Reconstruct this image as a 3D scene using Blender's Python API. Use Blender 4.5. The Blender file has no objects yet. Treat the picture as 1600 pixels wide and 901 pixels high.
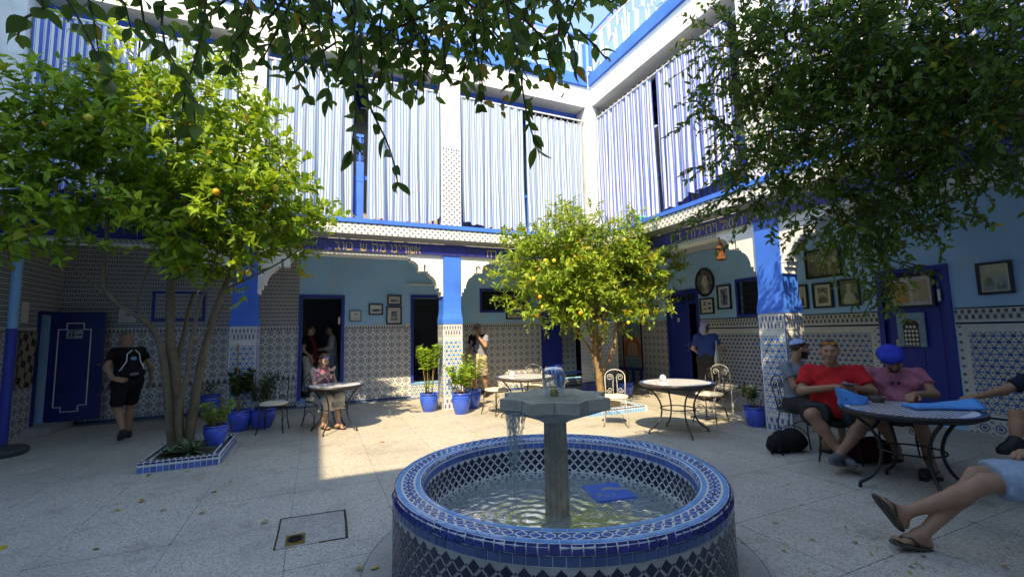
import bpy, math, random
import numpy as np
from mathutils import Vector, Matrix
R = math.radians
sc = bpy.context.scene
col = sc.collection
random.seed(7)
rng = np.random.default_rng(11)

# ------------------------------------------------------------ camera, sky, sun, exposure
cd = bpy.data.cameras.new('camera'); cam = bpy.data.objects.new('camera', cd); col.objects.link(cam)
cd.sensor_width = 36.0; cd.lens = 15.525; cd.clip_start = 0.05; cd.clip_end = 500
_r = (0.91487286, -0.40318651, -0.02117288); _u = (-0.02029316, -0.098296, 0.99495029); _f = (0.40323174, 0.90982335, 0.09811027)
cam.matrix_world = Matrix(((_r[0], _u[0], -_f[0], 0), (_r[1], _u[1], -_f[1], 0), (_r[2], _u[2], -_f[2], 1.55), (0, 0, 0, 1)))
sc.camera = cam
w = bpy.data.worlds.new('World'); sc.world = w; w.use_nodes = True
wt = w.node_tree; bg = wt.nodes['Background']
sky = wt.nodes.new('ShaderNodeTexSky'); sky.sky_type = 'NISHITA'; sky.sun_disc = False
SUN = Vector((-0.5, -0.8, 1.0)).normalized()
sky.sun_elevation = math.asin(SUN.z); sky.sun_rotation = math.atan2(SUN.x, SUN.y)
sky.air_density = 1.0; sky.dust_density = 0.3; sky.ozone_density = 6.0
wt.links.new(sky.outputs[0], bg.inputs[0]); bg.inputs[1].default_value = 0.15
sd = bpy.data.lights.new('sun', 'SUN'); sd.energy = 2.05; sd.angle = R(0.5); sd.color = (1.0, 0.91, 0.76)
sun = bpy.data.objects.new('sun', sd); col.objects.link(sun)
sun.rotation_euler = SUN.to_track_quat('Z', 'Y').to_euler(); sun.location = (-5, -8, 14)
sc.view_settings.view_transform = 'Standard'; sc.view_settings.look = 'None'
sc.view_settings.exposure = 2.10; sc.view_settings.gamma = 1.0
sc.view_settings.use_white_balance = True; sc.view_settings.white_balance_temperature = 9300; sc.view_settings.white_balance_tint = 8
sc.cycles.max_bounces = 12; sc.cycles.diffuse_bounces = 8; sc.cycles.transparent_max_bounces = 16

# ------------------------------------------------------------ helpers: objects
def link(o, parent=None):
    col.objects.link(o)
    if parent is not None: o.parent = parent
    return o
def tag(o, label=None, cat=None, group=None, kind=None):
    if label: o['label'] = label
    if cat: o['category'] = cat
    if group: o['group'] = group
    if kind: o['kind'] = kind
    return o
def thing(name, label, cat, loc=(0, 0, 0), rz=0, group=None):
    o = bpy.data.objects.new(name, None); o.empty_display_size = 0.1
    o.location = loc; o.rotation_euler = (0, 0, rz); link(o)
    return tag(o, label, cat, group)
def copy_tree(o, parent=None):
    c = o.copy(); link(c)
    if parent is not None: c.parent = parent
    for ch in [x for x in ALLKIDS.get(o.name, [])]:
        cc = copy_tree(ch, c)
    return c
ALLKIDS = {}
def note(o, parent):
    if parent is not None: ALLKIDS.setdefault(parent.name, []).append(o)
def mesh_obj(name, me, parent=None):
    o = bpy.data.objects.new(name, me); link(o, parent); note(o, parent); return o

class G:
    """collects shapes; build() links them as one mesh object"""
    def __init__(s): s.v = []; s.f = []; s.m = []; s.n = 0; s.uv = None
    def add(s, v, f, mi=0):
        v = np.asarray(v, float).reshape(-1, 3); b = s.n
        s.v.append(v); s.n += len(v)
        for q in f: s.f.append([b + i for i in q]); s.m.append(mi)
        return s
    def box(s, x0, x1, y0, y1, z0, z1, mi=0, rot=None, o=None):
        x0, x1 = min(x0, x1), max(x0, x1); y0, y1 = min(y0, y1), max(y0, y1); z0, z1 = min(z0, z1), max(z0, z1)
        v = np.array([(x, y, z) for z in (z0, z1) for y in (y0, y1) for x in (x0, x1)], float)
        if rot is not None:
            c, sn = math.cos(rot), math.sin(rot); v = np.stack([v[:, 0]*c - v[:, 1]*sn, v[:, 0]*sn + v[:, 1]*c, v[:, 2]], 1)
        if o is not None: v = v + np.array(o)
        return s.add(v, [(0, 2, 3, 1), (4, 5, 7, 6), (0, 1, 5, 4), (2, 6, 7, 3), (0, 4, 6, 2), (1, 3, 7, 5)], mi)
    def bev(s, x0, x1, y0, y1, z0, z1, b=0.01, mi=0):
        """box with bevelled vertical and top edges"""
        p = [(x0+b, y0), (x1-b, y0), (x1, y0+b), (x1, y1-b), (x1-b, y1), (x0+b, y1), (x0, y1-b), (x0, y0+b)]
        return s.prism(p, z0, z1, mi)
    def prism(s, poly, z0, z1, mi=0, fn=None):
        n = len(poly); v = [(x, y, z0) for x, y in poly] + [(x, y, z1) for x, y in poly]
        if fn: v = [fn(*q) for q in v]
        return s.add(v, [tuple(range(n))[::-1], tuple(range(n, 2*n))] + [(i, (i+1) % n, n+(i+1) % n, n+i) for i in range(n)], mi)
    def tube(s, pts, r, n=8, mi=0, caps=True, closed=False):
        pts = np.asarray(pts, float); k = len(pts)
        r = np.full(k, r) if np.isscalar(r) else np.asarray(r, float)
        V = []; up = np.array((0, 0, 1.0)); prev = None
        for i in range(k):
            if closed: t = pts[(i+1) % k] - pts[i-1]
            else: t = pts[min(i+1, k-1)] - pts[max(i-1, 0)]
            t = t / (np.linalg.norm(t) + 1e-9)
            if prev is None:
                a = np.cross(t, up)
                if np.linalg.norm(a) < 1e-3: a = np.cross(t, (1, 0, 0))
            else: a = prev - t * (prev @ t)
            a = a / (np.linalg.norm(a) + 1e-9); prev = a; b = np.cross(t, a)
            for j in range(n):
                th = 2*math.pi*j/n; V.append(pts[i] + r[i]*(math.cos(th)*a + math.sin(th)*b))
        F = []
        for i in range(k if closed else k-1):
            i2 = (i+1) % k
            for j in range(n): F.append((i*n+j, i*n+(j+1) % n, i2*n+(j+1) % n, i2*n+j))
        if caps and not closed: F.append(tuple(range(n))[::-1]); F.append(tuple((k-1)*n+j for j in range(n)))
        return s.add(V, F, mi)
    def lathe(s, prof, n=24, c=(0, 0, 0), mi=0, caps=True, fn=None):
        V = []; F = []; k = len(prof)
        for r_, z in prof:
            for j in range(n):
                th = 2*math.pi*j/n; rr = r_ * (fn(th, z) if fn else 1)
                V.append((c[0]+rr*math.cos(th), c[1]+rr*math.sin(th), c[2]+z))
        for i in range(k-1):
            for j in range(n): F.append((i*n+j, i*n+(j+1) % n, (i+1)*n+(j+1) % n, (i+1)*n+j))
        if caps:
            if prof[0][0] > 1e-4: F.append(tuple(range(n))[::-1])
            if prof[-1][0] > 1e-4: F.append(tuple((k-1)*n+j for j in range(n)))
        return s.add(V, F, mi)
    def ball(s, c, r, n=12, m=8, mi=0):
        r = np.broadcast_to(np.asarray(r, float), (3,))
        V = [(0, 0, -1)]; F = []
        for i in range(1, m):
            ph = math.pi*i/m
            for j in range(n): th = 2*math.pi*j/n; V.append((math.sin(ph)*math.cos(th), math.sin(ph)*math.sin(th), -math.cos(ph)))
        V.append((0, 0, 1)); V = np.array(V)*r + np.array(c); L = len(V)-1
        for j in range(n): F.append((0, 1+(j+1) % n, 1+j)); F.append((L, 1+(m-2)*n+j, 1+(m-2)*n+(j+1) % n))
        for i in range(m-2):
            for j in range(n): F.append((1+i*n+j, 1+i*n+(j+1) % n, 1+(i+1)*n+(j+1) % n, 1+(i+1)*n+j))
        return s.add(V, F, mi)
    def mesh(s, name, mats, smooth=False):
        me = bpy.data.meshes.new(name)
        V = np.concatenate(s.v) if s.v else np.zeros((0, 3))
        me.from_pydata(V.tolist(), [], s.f)
        for m_ in (mats if isinstance(mats, (list, tuple)) else [mats]): me.materials.append(m_)
        me.polygons.foreach_set('material_index', s.m)
        if smooth: me.polygons.foreach_set('use_smooth', [True]*len(s.f))
        me.update(); return me
    def build(s, name, mats, parent=None, smooth=False, off=None):
        if off is None and parent is not None and parent.get('_abs'): off = parent['_abs']
        if off is not None: s.v = [x - np.array(off) for x in s.v]
        return mesh_obj(name, s.mesh(name, mats, smooth), parent)
def absthing(name, label, cat, loc, group=None):
    """thing whose parts are given in world coordinates"""
    o = thing(name, label, cat, loc, 0, group); OFF[o.name] = np.array(loc, float); return o
OFF = {}
def B(g, name, mats, parent, smooth=False):
    """build with world coordinates under an absthing (or under one of its parts)"""
    p = parent
    while p is not None and p.name not in OFF: p = p.parent
    off = OFF[p.name] if p is not None else np.zeros(3)
    return g.build(name, mats, parent, smooth, off)
def facets(o, ang=40):
    me = o.data
    me.polygons.foreach_set('use_smooth', [True]*len(me.polygons))
    try: me.set_sharp_from_angle(angle=R(ang))
    except Exception: pass
    return o

# ------------------------------------------------------------ helpers: materials
class X:
    """a socket with arithmetic, to write patterns as expressions"""
    def __init__(s, t, k): s.t = t; s.k = k
    def op(s, o, *a, clamp=False):
        n = s.t.nodes.new('ShaderNodeMath'); n.operation = o; n.use_clamp = clamp
        for i, v in enumerate((s,)+a):
            if isinstance(v, X): s.t.links.new(v.k, n.inputs[i])
            else: n.inputs[i].default_value = float(v)
        return X(s.t, n.outputs[0])
    def __add__(s, o): return s.op('ADD', o)
    def __sub__(s, o): return s.op('SUBTRACT', o)
    def __rsub__(s, o): return s.op('MULTIPLY', -1.0) + o
    def __mul__(s, o): return s.op('MULTIPLY', o)
    def __truediv__(s, o): return s.op('DIVIDE', o)
    __radd__ = __add__; __rmul__ = __mul__
    def abs(s): return s.op('ABSOLUTE')
    def fr(s): return s.op('FRACT')
    def fl(s): return s.op('FLOOR')
    def lt(s, o): return s.op('LESS_THAN', o)
    def gt(s, o): return s.op('GREATER_THAN', o)
    def mx(s, o): return s.op('MAXIMUM', o)
    def mn(s, o): return s.op('MINIMUM', o)
    def sqrt(s): return s.op('SQRT')
    def sin(s): return s.op('SINE')
    def hyp(s, o): return (s*s + o*o).sqrt()
    def near(s, v, e): return (s - v).abs().lt(e)
def newmat(name):
    m = bpy.data.materials.new(name); m.use_nodes = True; return m, m.node_tree, m.node_tree.nodes['Principled BSDF']
def pos(t):
    g = t.nodes.new('ShaderNodeNewGeometry'); s = t.nodes.new('ShaderNodeSeparateXYZ'); t.links.new(g.outputs['Position'], s.inputs[0])
    return X(t, s.outputs[0]), X(t, s.outputs[1]), X(t, s.outputs[2])
def uvw(t):
    g = t.nodes.new('ShaderNodeTexCoord'); s = t.nodes.new('ShaderNodeSeparateXYZ'); t.links.new(g.outputs['UV'], s.inputs[0])
    return X(t, s.outputs[0]), X(t, s.outputs[1])
def noise(t, scale, detail=3, rough=.55, vec=None, dist=0):
    n = t.nodes.new('ShaderNodeTexNoise'); n.inputs['Scale'].default_value = scale; n.inputs['Detail'].default_value = detail; n.inputs['Roughness'].default_value = rough
    n.inputs['Distortion'].default_value = dist
    if vec is None:
        g = t.nodes.new('ShaderNodeNewGeometry'); vec = g.outputs['Position']
    t.links.new(vec, n.inputs['Vector']); return X(t, n.outputs[0])
def mix(t, f, a, b):
    n = t.nodes.new('ShaderNodeMix'); n.data_type = 'RGBA'
    if isinstance(f, X): t.links.new(f.k, n.inputs[0])
    else: n.inputs[0].default_value = f
    for i, c in ((6, a), (7, b)):
        if isinstance(c, tuple): n.inputs[i].default_value = (*c[:3], 1)
        else: t.links.new(c, n.inputs[i])
    return n.outputs[2]
def bump(t, p, h, strength=.3, dist=.01):
    b = t.nodes.new('ShaderNodeBump'); b.inputs['Strength'].default_value = strength; b.inputs['Distance'].default_value = dist
    t.links.new(h.k, b.inputs['Height']); t.links.new(b.outputs[0], p.inputs['Normal'])
def sc3(c, k): return tuple(min(1, x*k) for x in c)
def mat(name, c, rough=.5, var=.12, vs=3.0, bmp=0, bs=60, metal=0, spec=.5, dirt=None, coat=0):
    m, t, p = newmat(name)
    n = noise(t, vs, 4)
    n = ((n - .5)*2.2 + .5).op('ADD', 0, clamp=True)
    c1 = mix(t, n, sc3(c, 1-var), sc3(c, 1+var))
    if dirt:
        d = (noise(t, dirt[1], 5, .65) - .52)*6
        c1 = mix(t, d.op('MULTIPLY', dirt[2], clamp=True), c1, dirt[0])
    t.links.new(c1, p.inputs['Base Color'])
    p.inputs['Roughness'].default_value = rough; p.inputs['Metallic'].default_value = metal; p.inputs['Specular IOR Level'].default_value = spec
    if coat: p.inputs['Coat Weight'].default_value = coat; p.inputs['Coat Roughness'].default_value = .08
    if bmp: bump(t, p, noise(t, bs, 4), bmp, .01)
    return m
M = {}
M['white'] = mat('white_plaster', (.76, .77, .75), .75, .06, 1.5, .3, 18, dirt=((.48, .48, .45), 2.2, .4))
M['cobalt'] = mat('cobalt_paint', (.030, .165, .70), .42, .12, 1.2, .2, 25, dirt=((.02, .07, .35), 3, .3))
M['cobalt_dark'] = mat('dark_blue_paint', (.014, .035, .30), .42, .15, 1.5, .15, 30)
M['navy'] = mat('navy_door_paint', (.012, .022, .16), .4, .15, 2, .12, 30)
M['sky_blue'] = mat('pale_blue_plaster', (.31, .61, .90), .8, .10, 1.1, .35, 14, dirt=((.44, .62, .70), 2.3, .55))
M['dark_wood'] = mat('dark_wood', (.05, .035, .03), .5, .3, 9)
M['black'] = mat('black_iron', (.012, .012, .013), .42, .3, 20, .1, 80)
M['white_iron'] = mat('pale_iron', (.45, .45, .43), .45, .2, 20)
M['concrete'] = mat('concrete', (.36, .36, .35), .85, .12, 3, .3, 60)
M['grout'] = mat('grout', (.16, .19, .24), .9, .2, 8)
M['frame_black'] = mat('black_frame', (.015, .014, .014), .35, .2, 10)
M['paper'] = mat('paper', (.66, .64, .58), .7, .05, 8)
M['cream'] = mat('cream_cushion', (.66, .60, .47), .85, .08, 9, .3, 150)
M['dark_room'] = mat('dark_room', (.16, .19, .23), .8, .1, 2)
M['stone'] = mat('grey_marble', (.37, .345, .275), .5, .22, 7, .15, 30, dirt=((.14, .15, .13), 9, .5))
M['stone_dark'] = mat('weathered_stone', (.36, .30, .21), .6, .3, 12, .4, 40, dirt=((.11, .10, .075), 9, .6))
M['soil'] = mat('soil', (.06, .045, .03), .95, .4, 25, .8, 40)
M['pot'] = mat('blue_pot_glaze', (.024, .095, .58), .24, .22, 5, .2, 14, coat=.3, dirt=((.10, .12, .22), 7, .45))
M['rope'] = mat('white_cord', (.7, .7, .68), .7)
M['gold'] = mat('gold_letters', (.42, .32, .12), .45, .15, 20)
M['ltile'] = mat('navy_glazed_tile', (.025, .028, .20), .2, .25, 5, .05, 12)
M['brass'] = mat('brass', (.36, .24, .07), .35, .25, 18, metal=.7)
# ------------------------------------------------------------ zellij patterns
DARK = (.02, .025, .06); BLUE = (.05, .17, .46); WHT = (.66, .67, .65)
def tilemat(name, build, rough=.22, bmp=.35):
    m, t, p = newmat(name)
    x, y, z = pos(t)
    c, h = build(t, x+y, z)
    n = noise(t, 7, 3)
    c2 = mix(t, (n*.5).op('ADD', 0, clamp=True), c, (.35, .36, .36))
    t.links.new(c2, p.inputs['Base Color']); p.inputs['Roughness'].default_value = rough
    if h is not None: bump(t, p, h, bmp, .004)
    return m
def pat_rosette(P, dark=(.06, .065, .10), white=(.68, .68, .67), mid=(.10, .13, .24)):
    def f(t, u, v):
        a = (u/P).fr() - .5; b = (v/P).fr() - .5
        ax = a.abs(); bx = b.abs()
        d = ax.mx(bx).mx((ax+bx)*.7071)
        a2 = (u/P + .5).fr() - .5; b2 = (v/P + .5).fr() - .5
        d2 = a2.abs().mx(b2.abs()).mx((a2.abs()+b2.abs())*.7071)
        a3 = (u/P + .5).fr() - .5
        d3 = a3.abs().mx(bx)
        d4 = ax.mx(b2.abs())
        dk = d.near(.30, .050).mx(d2.lt(.13)).mx(d3.near(.0, .05)*bx.lt(.13)).mx(d4.near(.0, .05)*ax.lt(.13))
        c = mix(t, dk, white, dark)
        c = mix(t, d.lt(.16), c, mid)
        c = mix(t, d2.lt(.05), c, white)
        return c, (1 - dk)
    return f
def pat_brick(P):
    def f(t, u, v):
        r = (v/P).fl(); off = (r*.5).fr()*1.0
        a = (u/P + off).fr() - .5; b = (v/P).fr() - .5
        d = (a.abs()*.9).mx(b.abs()*1.1)
        q = a.abs() + b.abs()
        dk = d.near(.30, .10).mx(q.lt(.12))
        return mix(t, dk, (.62, .62, .61), (.035, .035, .05)), (1 - dk)
    return f
def hexlat(u, v, P):
    """distance to the nearest point of a triangular lattice, in units of P"""
    s3 = 1.7320508
    a = (u/P + .5).fr() - .5; b = ((v/P)/s3 + .5).fr() - .5
    a2 = (u/P).fr() - .5; b2 = ((v/P)/s3).fr() - .5
    b = b*s3; b2 = b2*s3
    return (a.hyp(b)).mn(a2.hyp(b2))
def kagome(u, v, P):
    s3 = 1.7320508
    # mid points of the lattice edges: elongated dark pieces
    a = (u/P).fr() - .5; b = (((v/P)/s3 + .5).fr() - .5)*s3
    a2 = (u/P + .5).fr() - .5; b2 = (((v/P)/s3).fr() - .5)*s3
    d1 = (a.abs()*1.0 + b.abs()*1.5).mn(a2.abs()*1.0 + b2.abs()*1.5)
    a = (u/P*2 + .5).fr()*.5 - .25; 
    a3 = ((u/P*2).fr() - .0)*.5 - .25
    b3 = (((v/P)/(s3*.5) ).fr() - .5)*s3*.5
    a4 = (((u/P + .0)*2).fr() - .5)*.5
    d2 = a4.abs()*1.3 + b3.abs()*1.3
    return d1, d2
def pat_hex(P, bl=(.045, .13, .36), vari=True, wht=(.64, .65, .62)):
    def f(t, u, v):
        d = hexlat(u, v, P)
        d1, d2 = kagome(u, v, P)
        dot = d.lt(.29)
        dk = d1.lt(.20).mx(d2.lt(.19)) * (1 - d.lt(.345))
        n = noise(t, 9, 1)
        b1 = mix(t, ((n - .4)*4).op('ADD', 0, clamp=True), bl, sc3(bl, 2.0)) if vari else bl
        c = mix(t, dk, wht, (.015, .02, .04)); c = mix(t, dot, c, b1)
        return c, (1 - dk.mx(dot)*.0)
    return f
def pat_dots(P, c0=(.74, .75, .74), c1=(.05, .14, .20)):
    def f(t, u, v):
        a = (u/P + v/P).fr() - .5; b = (u/P - v/P).fr() - .5
        d = a.abs().mx(b.abs())
        k = (((u/P + v/P).fl())*.5).fr().gt(.2)
        return mix(t, d.lt(.24), c0, mix(t, k, c1, (.10, .11, .20))), None
    return f
def pat_lattice(P, c0=(.42, .43, .43), c1=(.16, .17, .18)):
    def f(t, u, v):
        a = (u/P + v/P*.6).fr()
        return mix(t, a.lt(.4), c0, c1), None
    return f
def pat_spikes(P, z0, hgt, c0=(.62, .62, .60), c1=(.02, .022, .04)):
    """row of dark pointed merlons standing on z0"""
    def f(t, u, v):
        a = ((u/P).fr() - .5).abs()*2; q = (v - z0)/hgt
        dk = (a + q).lt(.92) * q.gt(.04)
        return mix(t, dk, c0, c1), None
    return f
def pat_comb(P, z0, hgt, c0=(.62, .62, .58), c1=(.02, .022, .04)):
    """two rows of interlocking dark teeth"""
    def f(t, u, v):
        q = (v - z0)/hgt
        a = ((u/P).fr() - .5).abs()*2; b = ((u/P + .5).fr() - .5).abs()*2
        dk = (a.lt(.5)*q.near(.27, .17)).mx(b.lt(.5)*q.near(.74, .15)).mx(q.near(.5, .015))
        return mix(t, dk, c0, c1), None
    return f
M['t_back'] = tilemat('zellij_rosette', pat_rosette(.174))
M['t_upper'] = tilemat('zellij_small_grid', pat_brick(.085))
M['t_hex'] = tilemat('zellij_hexagon', pat_hex(.098))
M['t_hexcol'] = tilemat('zellij_column_hexagon', pat_hex(.098, (.05, .20, .55)))
M['t_dots'] = tilemat('zellij_ledge_dots', pat_dots(.115))
M['t_post'] = tilemat('zellij_post_dots', pat_dots(.115, (.72, .72, .70), (.03, .03, .05)))
M['t_lat'] = tilemat('zellij_lattice_soffit', pat_lattice(.075))
M['t_spike'] = tilemat('zellij_merlon_trim', pat_spikes(.062, 1.70, .09))
M['t_spike_low'] = tilemat('zellij_merlon_base', pat_spikes(.10, .60, .14))
M['t_comb'] = tilemat('zellij_comb_trim', pat_comb(.075, 1.58, .17))
M['t_base'] = tilemat('zellij_base_strip', pat_rosette(.16, (.02, .03, .12), (.6, .6, .58), (.03, .06, .3)))
M['t_white'] = mat('white_glazed_strip', (.62, .63, .60), .25, .1, 12)
M['t_riser'] = tilemat('zellij_step_riser', pat_hex(.10, (.05, .17, .4)))

def gravel(name, base, chip, dark, bscale=95):
    m, t, p = newmat(name)
    g = t.nodes.new('ShaderNodeNewGeometry')
    v = t.nodes.new('ShaderNodeTexVoronoi'); v.inputs['Scale'].default_value = bscale; t.links.new(g.outputs['Position'], v.inputs['Vector'])
    sp = t.nodes.new('ShaderNodeSeparateColor'); t.links.new(v.outputs['Color'], sp.inputs[0]); r = X(t, sp.outputs[0]); r2 = X(t, sp.outputs[1])
    big = noise(t, .9, 4, .6); fine = noise(t, 230, 2)
    c = mix(t, r.gt(.60), base, chip); c = mix(t, r2.gt(.80), c, dark)
    c = mix(t, (fine*.6).op('ADD', 0, clamp=True), c, base)
    st = ((big - .5)*3.6).op('ADD', .15, clamp=True)*.55
    c = mix(t, st, c, sc3(base, .55))
    st2 = ((noise(t, 3.1, 6, .7) - .55)*7).op('ADD', 0, clamp=True)*.45
    c = mix(t, st2, c, (.16, .145, .12))
    t.links.new(c, p.inputs['Base Color']); p.inputs['Roughness'].default_value = .62
    bump(t, p, fine*.4 + X(t, v.outputs['Distance'])*.6, .4, .006)
    return m
M['terrazzo'] = gravel('terrazzo_slab', (.42, .395, .345), (.57, .54, .475), (.22, .21, .195))
M['cement'] = gravel('cement_ring', (.36, .345, .32), (.40, .385, .36), (.29, .28, .265), 60)
M['patch'] = gravel('cement_patch', (.36, .34, .31), (.48, .46, .42), (.24, .23, .22), 70)

def glaze(name, c, var=.35, rough=.14):
    m, t, p = newmat(name)
    g = t.nodes.new('ShaderNodeObjectInfo')
    rnd = X(t, g.outputs['Random'])
    n = noise(t, 26, 2)
    k = (rnd*.6 + n*.6 - .1).op('ADD', 0, clamp=True)
    t.links.new(mix(t, k, sc3(c, 1-var), sc3(c, 1+var)), p.inputs['Base Color'])
    p.inputs['Roughness'].default_value = rough; bump(t, p, noise(t, 45, 2), .12, .004)
    return m
M['g_navy'] = glaze('glaze_navy', (.018, .03, .17))
M['g_ink'] = glaze('glaze_ink', (.014, .018, .05), .4)
M['g_slate'] = glaze('glaze_slate_blue', (.045, .10, .24), .25)
M['g_sky'] = glaze('glaze_sky_blue', (.13, .36, .68), .2)
M['g_mid'] = glaze('glaze_mid_blue', (.06, .14, .40), .45)
M['g_pool'] = glaze('glaze_pool_blue', (.11, .34, .62), .5)
M['g_white'] = mat('white_zellij_ground', (.62, .64, .62), .3, .12, 12, .3, 50, dirt=((.30, .30, .27), 6, .35))
M['g_grey'] = mat('weathered_zellij_ground', (.36, .365, .34), .4, .2, 10, .4, 50, dirt=((.2, .19, .16), 5, .5))
# ------------------------------------------------------------ ground and floor
YB, XR, YI, XI, XL, YREAR = 8.99, 6.25, 11.12, 8.62, -4.45, -1.86
g = G(); g.box(-70, 70, -70, 70, -.4, -.2); tag(g.build('ground', M['concrete']), kind='structure')
g = G(); g.box(XL-.2, XI+.2, YREAR-.2, YI+.2, -.19, -.006); floor_o = tag(g.build('floor', M['grout']), kind='structure')
S = .815; xs = [-.17+S*k for k in range(-6, 12)]; ys = [1.85+S*k for k in range(-5, 12)]
g = G(); q = S/2-.0022; g.bev(-q, q, -q, q, -.005, 0, .012); slab_me = g.mesh('paving_slab', M['terrazzo'])
for i in range(len(xs)-1):
    for j in range(len(ys)-1):
        cx, cy = xs[i]+S/2, ys[j]+S/2
        if XL-.35 < cx < XI+.3 and YREAR-.3 < cy < YI+.35:
            o = mesh_obj('paving_slab', slab_me, floor_o); o.location = (cx, cy, rng.uniform(-.0012, .0004)); o.rotation_euler = (0, 0, rng.choice([0, 1])*math.pi)
# ring of smooth cement round the fountain, the cement patch and the drain
FX, FY = 1.605, 2.898
g = G(); g.lathe([(1.0, .0), (1.0, .006), (1.335, .006), (1.34, .0)], 96, (FX, FY, 0), caps=False); g.build('cement_ring', M['cement'], floor_o)
g = G(); g.lathe([(1.338, .001), (1.338, .0052), (1.344, .0052), (1.344, .001)], 96, (FX, FY, 0), caps=False); g.build('ring_joint', M['grout'], floor_o)
g = G(); g.prism([(-.25, 3.83), (.245, 3.80), (.262, 4.38), (-.245, 4.42)], .001, .005); g.build('cement_patch', M['patch'], floor_o)
g = G()
for a, b, r_ in (((-.252, 3.83), (-.245, 4.42), .007), ((-.245, 4.42), (.262, 4.38), .006), ((.262, 4.38), (.247, 3.80), .010), ((.05, 3.812), (.247, 3.80), .004)):
    g.tube([(a[0], a[1], .004), ((a[0]+b[0])/2+.004, (a[1]+b[1])/2, .004), (b[0], b[1], .004)], r_, 6)
g.build('patch_crack', mat('rust_crack', (.05, .03, .022), .9, .3, 20), floor_o)
dr = absthing('drain_cover', 'square brass floor drain with a round dark grate in the cement patch', 'drain', (-.11, 3.93, .005))
g = G(); a = .068; c0 = (-.115, 3.935)
g.prism([(c0[0]-a, c0[1]-.095), (c0[0]+a, c0[1]-.095), (c0[0]+a, c0[1]+.095), (c0[0]-a, c0[1]+.095)], .0055, .010); B(g, 'frame', M['brass'], dr)
g = G(); g.lathe([(.0001, .0), (.052, .0), (.056, .003), (.056, .007), (.045, .008), (.0001, .008)], 24, (c0[0], c0[1], .0102), caps=False)
for k in range(-3, 4): g.box(c0[0]-.04, c0[0]+.04, c0[1]+k*.012-.002, c0[1]+k*.012+.002, .018, .021)
B(g, 'grate', M['black'], dr)

# ------------------------------------------------------------ wall helpers
def wall_cells(us, vs, holes):
    U = sorted(set([us[0], us[1]] + [h[i] for h in holes for i in (0, 1)])); V = sorted(set([vs[0], vs[1]] + [h[i] for h in holes for i in (2, 3)]))
    U = [u for u in U if us[0] <= u <= us[1]]; V = [v for v in V if vs[0] <= v <= vs[1]]
    for i in range(len(U)-1):
        j = 0
        while j < len(V)-1:
            c = ((U[i]+U[i+1])/2, (V[j]+V[j+1])/2)
            inside = lambda cc: any(h[0] < cc[0] < h[1] and h[2] < cc[1] < h[3] for h in holes)
            if inside(c): j += 1; continue
            k = j
            while k+1 < len(V)-1 and not inside((c[0], (V[k+1]+V[k+2])/2)): k += 1
            yield U[i], U[i+1], V[j], V[k+1]; j = k+1
def wallbox(g, ax, at0, at1, u0, u1, v0, v1, mi=0):
    if ax == 'y': g.box(u0, u1, at0, at1, v0, v1, mi)
    else: g.box(at0, at1, u0, u1, v0, v1, mi)
class Wall:
    """a wall on plane y=at (front faces -y) or x=at (front faces -x, or +x when sgn=-1)"""
    def __init__(s, name, label, ax, at, u0, u1, z1, holes, m, th=.25, sgn=1):
        s.ax, s.at, s.sgn, s.th = ax, at, sgn, th
        loc = ((u0+u1)/2, at, 0) if ax == 'y' else (at, (u0+u1)/2, 0)
        s.o = absthing(name, label, 'wall', loc)
        g = G()
        for a in wall_cells((u0, u1), (-.1, z1), holes): wallbox(g, ax, at, at+sgn*th, *a)
        B(g, 'masonry', m, s.o)
    def slab(s, name, m, u0, u1, z0, z1, d0, d1, parent=None, g=None):
        """box standing proud of the wall face by d1 (from d0)"""
        own = g is None
        if own: g = G()
        wallbox(g, s.ax, s.at-s.sgn*d1, s.at-s.sgn*d0, u0, u1, z0, z1)
        return B(g, name, m, parent or s.o) if own else g
    def frame(s, name, m, u0, u1, z0, z1, wd, d0, d1, sill=False, parent=None):
        g = G()
        s.slab('', 0, u0, u0+wd, z0, z1, d0, d1, g=g); s.slab('', 0, u1-wd, u1, z0, z1, d0, d1, g=g); s.slab('', 0, u0+wd, u1-wd, z1-wd, z1, d0, d1, g=g)
        if sill: s.slab('', 0, u0+wd, u1-wd, z0, z0+wd, d0, d1, g=g)
        return B(g, name, m, parent or s.o)
    def room(s, u0, u1, z0, z1, depth, m, floor_z=None):
        a, b = s.at+s.sgn*s.th, s.at+s.sgn*(s.th+depth); t = .06; g = G(); fz = z0 if floor_z is None else floor_z
        wallbox(g, s.ax, b, b+s.sgn*t, u0-t, u1+t, fz-t, z1+t)
        wallbox(g, s.ax, a, b, u0-t, u0, fz, z1); wallbox(g, s.ax, a, b, u1, u1+t, fz, z1)
        wallbox(g, s.ax, a, b, u0-t, u1+t, fz-t, fz); wallbox(g, s.ax, a, b, u0-t, u1+t, z1, z1+t)
        return B(g, 'room', m, s.o)

# ------------------------------------------------------------ back wall of the lower gallery
DA, DB, DD = (-.30, .53, .13, 2.43), (2.21, 3.03, .36, 2.46), (5.86, 7.30, .2, 2.35)
WC, WL = (4.03, 5.40, 2.14, 2.67), (-3.0, -2.2, 1.97, 2.48)
bw = Wall('gallery_back_wall', 'pale blue back wall of the gallery with grey zellij dado and dark blue door frames', 'y', YI, XL, XI, 3.42, [DA, DB, DD, WC, WL], M['sky_blue'])
for a in ((XL, -.37), (.60, 2.14), (3.10, 5.79), (7.37, XI-.012)):
    bw.slab('tile_panel', M['t_back'], a[0], a[1], .0, 1.70, 0, .012)
    bw.slab('tile_trim', M['t_spike'], a[0], a[1], 1.70, 1.795, 0, .016)
    bw.slab('tile_skirting', M['g_slate'], a[0], a[1], .0, .05, .012, .018)
bw.slab('upper_tile_panel', M['t_upper'], XL, -.37, 1.80, 3.42, 0, .012)
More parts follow.
